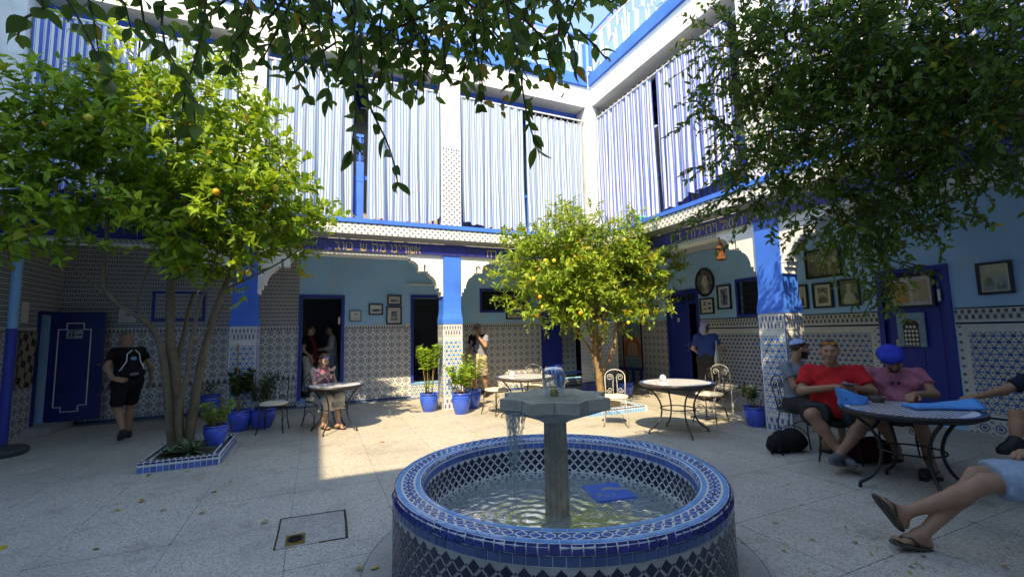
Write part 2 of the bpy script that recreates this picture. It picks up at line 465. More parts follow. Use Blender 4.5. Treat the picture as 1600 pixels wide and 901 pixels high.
bw.slab('base_trim', M['t_spike_low'], XL, -1.5, .60, .74, .012, .02); bw.slab('base_trim', M['t_spike_low'], -.95, -.40, .60, .74, .012, .02)
bw.slab('tile_bench', M['t_back'], -.94, -.42, .05, .60, .02, .12)
for d, step in ((DA, .13), (DB, .36), (DD, .2)):
    f_ = bw.frame('door_frame', M['cobalt_dark'], d[0]-.07, d[1]+.07, d[2], d[3]+.07, .07, -.10, .035)
    bw.slab('threshold', M['g_sky'], d[0]-.07, d[1]+.07, step-.04, step-.002, -.25, .06)
    bw.slab('threshold_riser', M['t_riser'], d[0]-.07, d[1]+.07, 0, step-.042, -.02, .05)
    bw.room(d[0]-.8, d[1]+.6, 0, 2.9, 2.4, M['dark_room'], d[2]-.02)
bw.slab('light_switch', M['paper'], .462, .50, 1.82, 1.98, .035, .045); bw.slab('junction_box', M['paper'], 2.01, 2.09, 1.74, 1.82, .02, .06)
bw.slab('tile_bench_box', M['paper'], -.50, -.44, .98, 1.14, .012, .05); 
def grille(wall, hole, name='window', n=6, m=None):
    u0, u1, z0, z1 = hole; wd = .055
    f_ = wall.frame(name, M['cobalt_dark'], u0-wd, u1+wd, z0-wd, z1+wd, wd, -.06, .03, True)
    wall.slab('pane', mat('dark_pane', (.02, .024, .035), .25, .2, 5), u0, u1, z0, z1, -.2, -.14, f_)
    g = G(); k = max(2, round((u1-u0)/.14)); kz = max(2, round((z1-z0)/.14)); d = .0
    P = (lambda u, z: (u, wall.at+d, z)) if wall.ax == 'y' else (lambda u, z: (wall.at+wall.sgn*d, u, z))
    for i in range(k+1): g.tube([P(u0+(u1-u0)*i/k, z0), P(u0+(u1-u0)*i/k, z1)], .006, 5)
    for j in range(kz+1): g.tube([P(u0, z0+(z1-z0)*j/kz), P(u1, z0+(z1-z0)*j/kz)], .005, 5)
    for i in range(k):
        for j in range(kz):
            a = u0+(u1-u0)*(i+.5)/k; b = z0+(z1-z0)*(j+.5)/kz
            g.tube([P(a+.055*math.cos(t), b+.055*math.sin(t)) for t in np.linspace(0, 2*math.pi, 9)[:-1]], .004, 4, closed=True)
    B(g, 'grille', m or M['black'], f_)
grille(bw, WC); grille(bw, WL)
# open door leaf at the far right doorway of the back wall
g = G(); g.bev(5.87, 6.42, 11.04, 11.09, .22, 2.33, .008); lf = B(g, 'door', M['cobalt_dark'], bw.o)
g = G(); g.box(6.70, 7.22, 11.60, 11.64, .22, 2.1); B(g, 'tiled_pier', M['t_back'], bw.o)

# ------------------------------------------------------------ right wall of the gallery
DE, DK, WF = (8.16, 9.12, .02, 2.46), (3.42, 4.22, .08, 2.36), (6.34, 6.96, 1.83, 2.56)
rw = Wall('gallery_right_wall', 'pale blue right wall of the gallery above a hexagon zellij dado', 'x', XI, YREAR, YI, 3.42, [DE, DK, WF], M['sky_blue'])
for a in ((9.19, YI-.012), (4.31, 8.09), (YREAR, 3.33)):
    t_ = M['t_back'] if a[0] > 9 else M['t_hex']
    if a[0] > 9:
        rw.slab('tile_panel', t_, a[0], a[1], 0, 1.70, 0, .012); rw.slab('tile_trim', M['t_spike'], a[0], a[1], 1.70, 1.79, 0, .016)
        continue
    e0, e1 = a[0]+.075, a[1]-.075
    rw.slab('tile_panel', t_, e0+.05, e1-.05, .27, 1.42, 0, .010)
    rw.slab('tile_trim', M['t_comb'], a[0], a[1], 1.58, 1.75, 0, .014)
    for z0, z1, m_ in ((1.745, 1.765, 'g_ink'), (1.555, 1.578, 't_white'), (1.525, 1.553, 'g_ink'), (1.50, 1.523, 't_white'), (1.422, 1.498, 't_white'), (.235, .268, 't_white'), (.205, .233, 'g_ink'), (.185, .203, 't_white')):
        rw.slab('tile_strip', M[m_], e0 if z0 < 1.5 else a[0], e1 if z0 < 1.5 else a[1], z0, z1, 0, .014)
    for u in (e0, e1-.05): rw.slab('tile_strip', M['t_white'], u, u+.05, .27, 1.42, 0, .013)
    for u in (a[0], e1):
        rw.slab('tile_strip', M['t_post'], u, u+.075, .0, 1.50, 0, .012)
    rw.slab('tile_base', M['t_base'], e0, e1, .0, .183, 0, .012)
for d in (DE, DK):
    rw.frame('door_frame', M['cobalt_dark'], d[0]-.07, d[1]+.07, d[2], d[3]+.07, .07, -.10, .035)
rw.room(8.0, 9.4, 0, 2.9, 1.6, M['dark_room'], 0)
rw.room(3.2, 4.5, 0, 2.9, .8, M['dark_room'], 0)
grille(rw, WF)
rw.slab('light_switch', M['paper'], 3.455, 3.49, 1.88, 2.06, .035, .045)
# door with three small lights over it, ajar
g = G(); rw.slab('', 0, 8.16, 9.12, 2.16, 2.46, -.06, .0, g=g); tr = B(g, 'transom', M['cobalt_dark'], rw.o)
for k in range(3): rw.slab('pane', M['frame_black'], 8.22+k*.31, 8.45+k*.31, 2.24, 2.40, .0, .006, tr)
lf = thing('door', None, None, (XI+.03, 9.10, 0)); lf.parent = rw.o; OFF[lf.name] = np.zeros(3)
lf.location = Vector((XI+.03, 9.10, 0)) - Vector(OFF[rw.o.name]); lf.rotation_euler = (0, 0, R(-9))
lf_e = lf; g = G(); g.bev(-.045, 0, -.80, 0, .05, 2.15, .006); leaf = g.build('leaf', M['cobalt_dark'], lf); 
g = G(); g.box(-.052, -.0452, -.44, -.36, 1.72, 1.82); g.build('number_plate', M['paper'], lf)
g = G(); g.box(-.055, -.0452, -.765, -.735, .98, 1.24); g.tube([(-.05, -.75, 1.13), (-.095, -.75, 1.13), (-.095, -.66, 1.13)], .009, 6); g.build('handle', mat('steel', (.5, .5, .5), .3, .1, 9, metal=.9), lf)
# closed double door behind the near table
g = G()
rw.slab('', 0, DK[0], DK[1]-.13, .08, 2.36, -.06, -.02, g=g); B(g, 'door', M['cobalt_dark'], rw.o)
g = G(); rw.slab('', 0, DK[1]-.128, DK[1], .08, 2.36, -.09, -.04, g=g); B(g, 'door', M['cobalt_dark'], rw.o)
for u in (3.62, 3.86): rw.slab('door_board', M['cobalt_dark'], u-.115, u+.115, .12, 2.30, -.02, -.008)
g = G(); g.box(XI-.012, XI+.02, 4.05, 4.085, 1.02, 1.30); g.tube([(XI-.01, 4.068, 1.2), (XI-.06, 4.068, 1.2), (XI-.06, 3.97, 1.2)], .009, 6); B(g, 'handle', mat('steel_latch', (.5, .5, .48), .3, .1, 9, metal=.8), rw.o)

# ------------------------------------------------------------ left wall and the wing behind the camera
lw = Wall('left_wall', 'dim left wall covered with small grid tiles beside the restroom door', 'x', XL, YREAR, YI, 3.42, [(10.42, 10.80, .12, 2.02)], M['sky_blue'], sgn=-1)
lw.slab('tile_panel', M['t_upper'], 8.6, 10.36, 1.80, 3.42, 0, .012); lw.slab('tile_panel', M['t_upper'], 10.875, YI-.013, .0, 3.42, 0, .012); lw.slab('tile_panel', M['t_upper'], 10.36, 10.875, 2.1, 3.42, 0, .012)
lw.slab('tile_panel', M['t_back'], 8.6, 10.36, .0, 1.7, 0, .012); lw.slab('tile_trim', M['t_spike'], 8.6, 10.36, 1.70, 1.80, 0, .016)
lw.frame('door_frame', M['navy'], 10.36, 10.87, .12, 2.09, .06, -.1, .04)
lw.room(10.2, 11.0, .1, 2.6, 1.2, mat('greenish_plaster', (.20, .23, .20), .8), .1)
lw.slab('step', M['concrete'], 10.2, 11.0, 0, .11, 0, .35)
dl = absthing('restroom_door', 'navy door leaf standing open with a stepped white outline and a small restroom sign', 'door', (-4.43, 10.86, .11))
QX = lambda x: x*1.0503; QZ = lambda z: 1.55+(z-1.55)*1.0503; DY = 10.83
g = G(); g.bev(-4.43, QX(-3.50), DY, DY+.045, .11, 2.09, .008); B(g, 'leaf', M['navy'], dl)
g = G()
pts = [(-4.13, .42), (-4.13, 1.76), (-4.02, 1.76), (-4.02, 1.87), (-3.79, 1.87), (-3.79, 1.76), (-3.69, 1.76), (-3.69, .44), (-3.80, .44), (-3.80, .34), (-4.03, .34), (-4.03, .42)]
pts = [(QX(a), QZ(b)) for a, b in pts]
for (a, b), (c, d) in zip(pts, pts[1:]+pts[:1]): g.box(min(a, c)-.008, max(a, c)+.008, DY-.008, DY-.0002, min(b, d)-.008, max(b, d)+.008)
B(g, 'outline', M['white'], dl)
g = G(); g.box(QX(-4.02), QX(-3.80), DY-.010, DY-.0004, QZ(1.60), QZ(1.76)); sg = B(g, 'sign', mat('sign_grey', (.36, .42, .46), .5), dl)
g = G(); px = QX(-4.02); pz = QZ(1.60)
for x0 in (px+.05, px+.10):
    g.ball((x0, DY-.012, pz+.115), .012, 8, 6); g.box(x0-.012, x0+.012, DY-.016, DY-.0105, pz+.045, pz+.10); g.box(x0-.009, x0-.002, DY-.016, DY-.0105, pz+.01, pz+.045); g.box(x0+.002, x0+.009, DY-.016, DY-.0105, pz+.01, pz+.045)
g.box(px+.13, px+.20, DY-.015, DY-.0105, pz+.06, pz+.078); g.prism([(px+.195, pz+.045), (px+.22, pz+.069), (px+.195, pz+.093)], DY-.015, DY-.0105, fn=lambda x, y, z: (x, z, y)); g.box(px+.04, px+.18, DY-.014, DY-.0105, pz+.138, pz+.152)
B(g, 'pictogram', M['frame_black'], sg)
g = G(); g.box(-3.75, -3.70, DY-.04, DY-.0003, 1.10, 1.12); B(g, 'latch', M['brass'], dl)
# upper part of the left wing and the wing at the photographer's back
for nm, lab, bx in (('left_wing', 'white upper wall of the left wing beyond the striped curtain', (XL-.5, XL, YREAR-.3, 12.2, 3.43, 9.1)), ('rear_wing', 'plain white courtyard wall behind the viewer', (XL-.5, XI+1.2, YREAR-.3, YREAR, 0, 9.1))):
    g = G(); g.box(*bx); t_ = absthing(nm, lab, 'wall', ((bx[0]+bx[1])/2, (bx[2]+bx[3])/2, bx[4])); B(g, 'masonry', M['white'], t_)
    g = G()
    if nm == 'left_wing': g.box(XL, XL+.03, YREAR, 8.9, 7.3, 7.6); g.box(XL, XL+.05, YREAR, 8.9, 3.5, 3.72)
    else: g.box(XL, XI, YREAR, YREAR+.03, 1.7, 1.9); g.box(XL, XI, YREAR, YREAR+.05, 3.5, 3.72)
    B(g, 'blue_band', M['cobalt'], t_)
pole = absthing('wall_pole', 'slim round pole painted pale blue above and dark blue below by the left wall', 'pole', (-4.15, 9.05, 0))
g = G(); g.tube([(-4.15, 9.05, 0), (-4.15, 9.05, 1.76)], .062, 14); facets(B(g, 'lower_shaft', M['cobalt_dark'], pole))
g = G(); g.tube([(-4.15, 9.05, 1.761), (-4.15, 9.05, 3.42)], .06, 14); facets(B(g, 'upper_shaft', mat('pale_blue_gloss', (.16, .42, .68), .4, .05), pole))
# door mouldings and hinges
for u0, u1 in ((5.93, 6.36),):
    for z0, z1 in ((.34, .95), (1.05, 1.55), (1.65, 2.22)):
        g = G(); g.bev(u0, u1, 11.028, 11.0395, z0, z1, .006); B(g, 'door_panel', M['cobalt_dark'], bw.o)
for z in (.5, 1.3, 2.0):
    g = G(); g.tube([(5.865, 11.03, z), (5.865, 11.03, z+.09)], .010, 6); B(g, 'hinge', M['brass'], bw.o)
for z0, z1 in ((.16, .80), (.90, 1.50), (1.88, 2.08)):
    g = G(); g.bev(-.0505, -.0455, -.70, -.10, z0, z1, .002); g.build('door_panel', M['cobalt_dark'], lf_e)
for z in (.3, 1.1, 1.95):
    g = G(); g.tube([(XI-.03, 4.225, z), (XI-.03, 4.225, z+.10)], .010, 6); B(g, 'hinge', M['black'], rw.o)
# ------------------------------------------------------------ arcades: columns, arches, ledge, upper floor
STROKES = {'א': [[(0, 1), (.7, 0)], [(.6, 1), (.6, .62), (.42, .5)], [(.2, .68), (.08, .5), (.08, 0)]], 'ש': [[(0, 1), (.1, 0), (.72, 0), (.82, 1)], [(.42, 1), (.38, .3), (.12, .2)]],
 'ו': [[(0, 1), (.2, 1), (.2, 0)]], 'ר': [[(0, 1), (.55, 1), (.55, 0)]], 'י': [[(0, 1), (.2, 1), (.2, .55)]], 'נ': [[(.1, 1), (.4, 1), (.4, 0), (0, 0)]],
 'מ': [[(0, 1), (.22, .68), (.1, 0)], [(.22, .75), (.42, 1), (.72, .88), (.72, 0), (.36, 0)]], 'ה': [[(0, 1), (.7, 1), (.7, 0)], [(.1, .6), (.1, 0)]], 'ח': [[(0, 1), (.7, 1), (.7, 0)], [(.1, 1), (.1, 0)]],
 'ד': [[(0, 1), (.72, 1)], [(.56, 1), (.56, 0)]], 'ל': [[(0, 1.35), (0, .95), (.55, .95), (.5, .5), (.25, 0)]], 'ת': [[(0, 1), (.7, 1), (.7, 0)], [(.14, 1), (.14, .05), (0, 0)]],
 'ט': [[(.12, 1), (0, .8), (.05, 0), (.7, 0), (.7, .9), (.45, 1)]], 'ב': [[(0, 1), (.58, 1), (.58, 0)], [(0, 0), (.75, 0)]]}
class Ar:
    """arcade on a plane; u runs along it, d is depth into the gallery, z up"""
    def __init__(s, ax, at): s.ax, s.at = ax, at
    def P(s, u, d, z): return (u, s.at+d, z) if s.ax == 'y' else (s.at+d, u, z)
    def box(s, g, u0, u1, d0, d1, z0, z1, mi=0):
        a = s.P(u0, d0, z0); b = s.P(u1, d1, z1); g.box(a[0], b[0], a[1], b[1], a[2], b[2], mi); return g
    def poly(s, g, pts, d0, d1, mi=0):  # pts in (u,z)
        return g.prism(pts, d0, d1, mi, fn=lambda u, z, d: s.P(u, d, z))
def spandrel(u_edge, sg, top, half):
    """stepped Moorish spandrel outline from a column edge outwards (sg=+1 right, -1 left)"""
    pr = [(0, 2.33), (.035, 2.33), (.035, 2.42), (.075, 2.42), (.075, 2.50), (.12, 2.50), (.125, 2.56), (.15, 2.64), (.19, 2.71), (.245, 2.755), (.27, 2.76), (.27, 2.80), (.31, 2.80), (.31, 2.845), (.36, 2.845), (.36, 2.985), (.405, 2.985), (.405, 2.845),
          (.50, 2.845), (.505, 2.91), (.53, 2.98), (.575, 3.03), (.64, 3.06), (.67, 3.06), (.67, 3.105), (half, 3.105), (half, top), (0, top)]
    return [(u_edge+sg*a, z) for a, z in pr]
def build_arcade(A, name, label, cols, u0, u1, lit_letters, corner, posts=True):
    ctr = A.P((u0+u1)/2, 0, 0); o = absthing(name, label, 'arcade', ctr)
    W = .215
    for c in cols:
        # column: tiled foot, flared blue shaft
        g = G(); A.box(g, c-W+.006, c+W-.006, .006, .424, 0, 1.75); cl = B(g, 'column', M['t_white'], o)
        for (a, b, d0, d1) in ((c-W+.03, c+W-.03, .0, .0055), ):
            g = G(); A.box(g, a, b, d0, d1, .26, 1.42); B(g, 'tile_panel', M['t_hexcol'], cl)
            g = G(); A.box(g, a, b, d0-.001, d1, 1.50, 1.73); B(g, 'tile_trim', M['t_comb2'], cl)
            g = G(); A.box(g, a, b, d0, d1, .0, .23); B(g, 'tile_base', M['t_colbase'], cl)
        for sgn in (-1, 1):
            ue = c+sgn*W
            g = G(); A.box(g, ue-sgn*.0055, ue, .03, .40, .26, 1.42); B(g, 'tile_panel', M['t_hexcol'], cl)
            g = G(); A.box(g, ue-sgn*.0055, ue+sgn*.001, .03, .40, 1.50, 1.73); B(g, 'tile_trim', M['t_comb2'], cl)
            g = G()
            for k in range(22): A.box(g, ue-sgn*.0055, ue+sgn*.0015, -.0015, .014, .02+k*.079, .092+k*.079)
            B(g, 'edge_tile', M['g_mid'], cl)
        g = G(); q = .19
        lev = [(W+.004, 1.75), (W+.002, 1.84), (q+.008, 1.96), (q, 2.06), (q, 3.18)]
        for (a, z0), (b, z1) in zip(lev, lev[1:]):
            V = [A.P(c+sx*r_, .212+sy*r_, z) for r_, z in ((a, z0), (b, z1)) for sx, sy in ((-1, -1), (1, -1), (1, 1), (-1, 1))]
            g.add(V, [(0, 1, 5, 4), (1, 2, 6, 5), (2, 3, 7, 6), (3, 0, 4, 7)] + ([(0, 3, 2, 1)] if z0 < 1.8 else []))
        B(g, 'column_shaft', M['cobalt'], o)
    # arches between columns
    edges = sorted(cols)
    for k in range(-1, len(edges)):
        a = edges[k]+.19 if k >= 0 else u0; b = edges[k+1]-.19 if k+1 < len(edges) else u1
        if b-a < .5: continue
        h = (b-a)/2
        g = G()
        if k >= 0: A.poly(g, spandrel(a, 1, 3.18, h), .06, .34)
        else: A.box(g, a, a+h, .06, .34, 3.105, 3.18)
        if k+1 < len(edges): A.poly(g, spandrel(b, -1, 3.18, h), .061, .339)
        else: A.box(g, b-h, b, .06, .34, 3.105, 3.18)
        B(g, 'arch', M['white'], o)
        g = G(); A.box(g, a+.75, b-.75, .035, .058, 3.115, 3.175); B(g, 'lattice_trim', M['t_lat'], o)
    # lettered band of square navy tiles
    g = G(); A.box(g, u0, u1, .02, .4, 3.182, 3.42); band = B(g, 'letter_band', M['t_white'], o)
    TW = .2155; g = G(); A.box(g, -TW/2+.003, TW/2-.003, 0, .0195, -.115, .055); A.box(g, -TW/2+.003, TW/2-.003, 0, .0195, .058, .115)
    off = A.P(0, 0, 0); g.v = [v-np.array(off) for v in g.v]; tme = g.mesh('band_tile', M['ltile'])
    n = int((u1-u0)/TW); st = lit_letters['phase'] % TW
    u = u0 + ((st-u0) % TW) - TW/2
    while u < u1+TW/2:
        uc = u
        if u0+TW/2 <= uc <= u1-TW/2:
            t_ = mesh_obj('band_tile', tme, band); p_ = A.P(uc, 0, 3.30); t_.location = Vector(p_)-Vector(OFF[o.name])
        u += TW
    for ch, a, b in lit_letters['letters']:
        st_ = STROKES[ch]; mxx = max(x for s_ in st_ for x, y in s_); wd = abs(b-a); dr_ = 1 if b > a else -1
        g = G(); H_ = .135; zb = 3.205
        for s_ in st_:
            for (x0, y0), (x1, y1) in zip(s_, s_[1:]):
                p0 = np.array((a+dr_*wd*x0/mxx, zb+H_*y0)); p1 = np.array((a+dr_*wd*x1/mxx, zb+H_*y1)); t = (p1-p0)/(np.linalg.norm(p1-p0)+1e-9); nn = np.array((-t[1], t[0]))
                hw = .013 if abs(t[0]) > .7 else .009; p0 = p0-t*.006; p1 = p1+t*.006
                A.poly(g, [tuple(p0-nn*hw), tuple(p1-nn*hw), tuple(p1+nn*hw), tuple(p0+nn*hw)], -.004, -.0005)
        B(g, 'letter', M['gold'], band)
    # cornice: sloping lattice soffit, dotted tile strip, blue rail
    e = -.2
    ux = lambda d: (u1 - (d if False else 0))
    g = G(); A.poly(g, [(u0, 0)], 0, 0) if False else None
    V = [A.P(uu, d, z) for uu in (u0, u1+corner*0) for d, z in ((.0, 3.421), (e+.01, 3.475), (e+.01, 3.70), (.0, 3.70))]
    g.add(V, [(0, 1, 5, 4), (3, 2, 1, 0), (4, 5, 6, 7), (1, 2, 6, 5), (2, 3, 7, 6), (0, 4, 7, 3)]); B(g, 'cornice', M['t_lat'], o)
    g = G(); A.box(g, u0, u1+(e if corner else 0), e-.002, e+.0095, 3.485, 3.695); B(g, 'ledge_tiles', M['t_dots'], o)
    g = G(); A.box(g, u0, u1+(e if corner else 0)-.002, e-.03, .10, 3.702, 3.775); A.box(g, u0, u1-.05, e+.03, .10, 3.776, 3.80); B(g, 'ledge_rail', M['cobalt'], o)
    # floor slab of the upper gallery with painted beams underneath
    g = G(); dp = 2.125 if A.ax == 'y' else 2.365; A.box(g, u0, u1+2.37 if A.ax == 'y' else u1, .35, dp, 3.43, 3.70); B(g, 'gallery_floor', M['white'], o)
    # upper posts
    if posts:
        for c in cols:
            g = G(); A.box(g, c-W, c+W, .02, .40, 3.776, 7.17); up = B(g, 'upper_post', M['white'], o)
            g = G(); A.box(g, c-W+.012, c+W-.012, .012, .0195, 3.80, 5.50); B(g, 'tile_panel', M['t_post'], up)
            g = G()
            for k in range(7): A.poly(g, [(c-W+.03+k*.057, 5.515), (c-W+.065+k*.057, 5.515), (c-W+.0475+k*.057, 5.585)], .012, .0195)
            B(g, 'merlon_tile', M['g_navy'], up)
    # balustrade behind the curtains
    bl = G(); A.box(bl, u0, u1, .26, .32, 4.72, 4.80); A.box(bl, u0, u1, .26, .32, 3.82, 3.88)
    b_ = B(bl, 'balustrade', M['cobalt'], o)
    g = G(); A.box(g, -.018, .018, -.018, .018, 3.88, 4.72); off = A.P(0, 0, 0); g.v = [v-np.array(off) for v in g.v]; bme = g.mesh('baluster', M['cobalt'])
    u = u0+.1
    while u < u1-.05:
        t_ = mesh_obj('baluster', bme, b_); t_.location = Vector(A.P(u, .29, 0))-Vector(OFF[o.name]); u += .135
    # beam, fascia, soffit, parapet
    g = G(); A.box(g, u0, u1, .0, .42, 7.17, 7.71); B(g, 'beam', M['white'], o)
    g = G(); A.box(g, u0, u1, .421, .47, 7.03, 7.30); B(g, 'ceiling_fascia', M['cobalt'] if A.ax == 'y' else M['concrete'], o)
    g = G(); A.box(g, u0, u1+2.37 if A.ax == 'y' else u1, .47, dp, 7.20, 7.34)
    k = u0+.2
    while k < u1: A.box(g, k, k+.09, .48, dp-.01, 7.08, 7.199); k += .42
    B(g, 'ceiling', M['cobalt_dark'], o)
    g = G(); A.box(g, u0, u1+(-.06 if corner else 0), -.06, .46, 7.712, 7.90); A.box(g, u0, u1+(-.03 if corner else 0), -.03, .44, 7.901, 8.02); B(g, 'parapet', M['cobalt'], o)
    g = G(); A.box(g, u0, u1+2.6 if A.ax == 'y' else u1-.01, .462, dp+.3, 7.4, 7.72); B(g, 'terrace', M['concrete'], o)
    # upper inner wall
    g = G(); A.box(g, u0, u1+2.37 if A.ax == 'y' else u1+2.1, dp+.004, dp+.25, 3.43, 7.2); B(g, 'upper_wall', mat('upper_wall_plaster', (.42, .36, .30), .85, .1, 2), o)
    # curtain rod
    g = G(); g.tube([A.P(u0+.02, .10, 6.84), A.P(u1-.02, .10, 6.84)], .022, 8); B(g, 'curtain_rod', M['rope'], o)
    return o
M['t_comb2'] = tilemat('zellij_column_comb', pat_comb(.058, 1.50, .23, (.62, .63, .62), (.04, .06, .16)))
M['t_colbase'] = tilemat('zellij_column_base', pat_comb(.085, 0, .23, (.62, .63, .62), (.02, .05, .30)))
lettersB = {'phase': 1.415, 'letters': [('ב', .30, .38), ('ו', .42, .45), ('ט', .49, .60), ('ש', .75, .87), ('ה', .98, 1.075), ('מ', 1.12, 1.225), ('ו', 1.335, 1.36), ('נ', 1.395, 1.45), ('י', 1.495, 1.525), ('ר', 1.565, 1.64), ('ו', 1.66, 1.685), ('ש', 1.715, 1.82), ('א', 1.84, 1.93),
    ('ח', 3.40, 3.50), ('ר', 3.525, 3.61), ('ז', 0, 0)][:-1]}
lettersR = {'phase': 6.265, 'letters': [('ח', 6.46, 6.36), ('ד', 6.31, 6.19), ('ת', 6.06, 5.93), ('ו', 5.89, 5.86), ('ל', 5.82, 5.72), ('י', 5.69, 5.66), ('ח', 5.61, 5.50), ('י', 5.46, 5.43), ('ו', 5.41, 5.38), ('ל', 5.30, 5.20), ('א', 5.18, 5.10), ('ו', 5.08, 5.05), ('ו', 5.02, 4.99), ('ד', 4.95, 4.86), ('ר', 4.83, 4.74), ('ה', 4.62, 4.52), ('מ', 4.49, 4.38), ('ו', 4.35, 4.32)]}
AB, AR = Ar('y', YB), Ar('x', XR)
ba = build_arcade(AB, 'back_arcade', 'white and cobalt two storey arcade along the back of the courtyard with lettered tile band', [-1.17, 2.61], XL, XR, lettersB, True)
ra = build_arcade(AR, 'right_arcade', 'white and cobalt two storey arcade along the right side running toward the viewer', [.1, 4.52], YREAR, YB, lettersR, True)
# corner pier where the two arcades meet
cp = absthing('corner_pier', 'tiled corner pier where the two arcades meet behind the middle tree', 'column', (6.45, 9.25, 0))
g = G(); g.box(6.06, 6.80, 9.0, 9.5, 0, 3.18); B(g, 'core', M['white'], cp)
g = G(); g.box(6.08, 6.78, 8.992, 8.9995, .2, 1.72); B(g, 'tile_panel', M['t_hexcol'], cp)
g = G(); g.box(6.052, 6.0595, 9.02, 9.48, .2, 1.72); B(g, 'tile_panel', M['t_hexcol'], cp)
g = G(); g.box(6.05, 6.81, 8.985, 9.5, 0, .19); B(g, 'tile_base', M['g_navy'], cp)
g = G(); g.box(6.05, 6.81, 8.99, 9.5, 1.76, 3.17); B(g, 'shaft', M['cobalt'], cp)
g = G(); g.prism([(6.12, 9.02), (6.28, 8.88), (6.36, 8.88), (6.62, 9.02), (6.62, 9.4), (6.12, 9.4)], 3.777, 7.168); up = B(g, 'upper_post', M['white'], cp)
g = G(); g.add([(6.125, 9.012, 3.8), (6.225, 8.922, 3.8), (6.225, 8.922, 5.5), (6.125, 9.012, 5.5)], [(0, 1, 2, 3)]); g.add([(6.42, 8.90, 3.8), (6.60, 9.003, 3.8), (6.60, 9.003, 5.5), (6.42, 8.90, 5.5)], [(0, 1, 2, 3)]); B(g, 'tile_panel', M['t_post'], up)
lp = absthing('left_pier', 'tall white pier at the far left edge holding the curtain rod', 'column', (-4.6, 9.1, 3.78))
g = G(); g.box(-4.449, -4.27, 8.98, 9.4, 3.777, 7.168); B(g, 'core', M['white'], lp)
# lamp fixture at the corner of the parapet
fx = absthing('wall_lamp', 'small white floodlight fixed at the inner corner of the roof parapet', 'lamp', (6.2, 8.9, 8.08))
g = G(); g.bev(6.12, 6.24, 8.80, 8.86, 8.06, 8.16, .015); B(g, 'housing', M['white'], fx)
g = G(); g.box(6.16, 6.20, 8.861, 8.93, 8.09, 8.12); B(g, 'bracket', M['rope'], fx)
# cable hanging at the corner
g = G(); g.tube([(6.14, 8.86, 8.0), (6.13, 8.85, 7.6), (6.20, 8.84, 7.2), (6.12, 8.83, 7.12), (6.06, 8.86, 7.05)], .008, 5); tag(g.build('cable', M['rope']), 'thin white cable hanging down the corner of the white beam', 'cable')
# ------------------------------------------------------------ terrace railings
def railing(A, name, label, u0, u1, start, step):
    o = absthing(name, label, 'railing', A.P((u0+u1)/2, .05, 8.02))
    g = G(); A.box(g, u0, u1, .03, .06, 9.09, 9.125); A.box(g, u0, u1, .035, .055, 8.02, 8.05); B(g, 'rail', M['cobalt'], o)
    g = G(); A.box(g, u0, u1, .03, .06, 8.90, 8.935); B(g, 'top_bar', M['white'], o)
    pts = [[(0, 8.9), (0, 8.08)], [(.10, 8.9), (.12, 8.14), (.30, 8.17), (.30, 8.06)], [(.30, 8.9), (.33, 8.32), (.52, 8.40), (.52, 8.06)], [(.38, 8.9), (.42, 8.27), (.60, 8.34), (.60, 8.06)],
           [(.62, 8.9), (.66, 8.44), (.84, 8.52), (.88, 8.06)], [(.70, 8.9), (.72, 8.52), (.92, 8.60), (.96, 8.06)], [(1.0, 8.9), (1.0, 8.60), (1.16, 8.68), (1.2, 8.06)], [(1.26, 8.9), (1.28, 8.06)]]
    rv = [[(2.56-a, z) for a, z in p] for p in pts[::-1][1:]]
    for base in np.arange(start, u1-.1, step) if step > 0 else np.arange(start, u0+.1, step):
        for p in pts + rv:
            sg = 1 if step > 0 else -1
            q = [(base+sg*a, z) for a, z in p]
            if min(x for x, _ in q) < u0 or max(x for x, _ in q) > u1: continue
            g = G(); g.tube([A.P(a, .045, z) for a, z in q], .019, 4); B(g, 'bar', M['white'], o)
    pk = mat('pink_paint', (.62, .25, .45), .6)
    u = start
    while (u < u1 if step > 0 else u > u0):
        g = G(); A.poly(g, [(u-.035, 9.01), (u, 8.945), (u+.035, 9.01), (u, 9.08)], .035, .055); B(g, 'diamond', pk, o); u += .33 if step > 0 else -.33
    for u in (u0+.02, u1-.02, (u0+u1)/2):
        g = G(); A.box(g, u-.02, u+.02, .0, .09, 8.02, 9.2); B(g, 'post', M['cobalt'], o)
    return o
railing(AB, 'terrace_railing', 'blue roof terrace railing with white zigzag bars above the back arcade', XL, XR-.05, XR-.2, -2.62)
railing(AR, 'terrace_railing', 'blue roof terrace railing with white zigzag bars above the right arcade', YREAR, YB-.05, YB-.2, -2.62)
# ------------------------------------------------------------ striped curtains
def stripes(name, P, blue, white, wth):
    m, t, p = newmat(name); u, v = uvw(t)
    n = noise(t, 1.3, 3); uu = u + n*.02
    a = (uu/P).fr(); b = (uu/P*2.0 + .31).fr()
    k = a.lt(wth).mx(b.near(.5, .06))
    st = ((noise(t, 2.2, 4) - .5)*4).op('ADD', .3, clamp=True)*.35
    c = mix(t, k, white, blue); c = mix(t, st, c, mix(t, k, sc3(white, .78), (.16, .33, .62)))
    t.links.new(c, p.inputs['Base Color']); p.inputs['Roughness'].default_value = .9
    bump(t, p, noise(t, 300, 2), .15, .002)
    return m
M['stripe'] = stripes('striped_cotton', .066, (.10, .25, .54), (.56, .555, .53), .42)
M['stripe_r'] = stripes('striped_cotton_violet', .074, (.07, .14, .54), (.58, .58, .60), .43)
M['stripe_w'] = stripes('striped_cotton_wide', .10, (.05, .12, .46), (.70, .69, .66), .46)
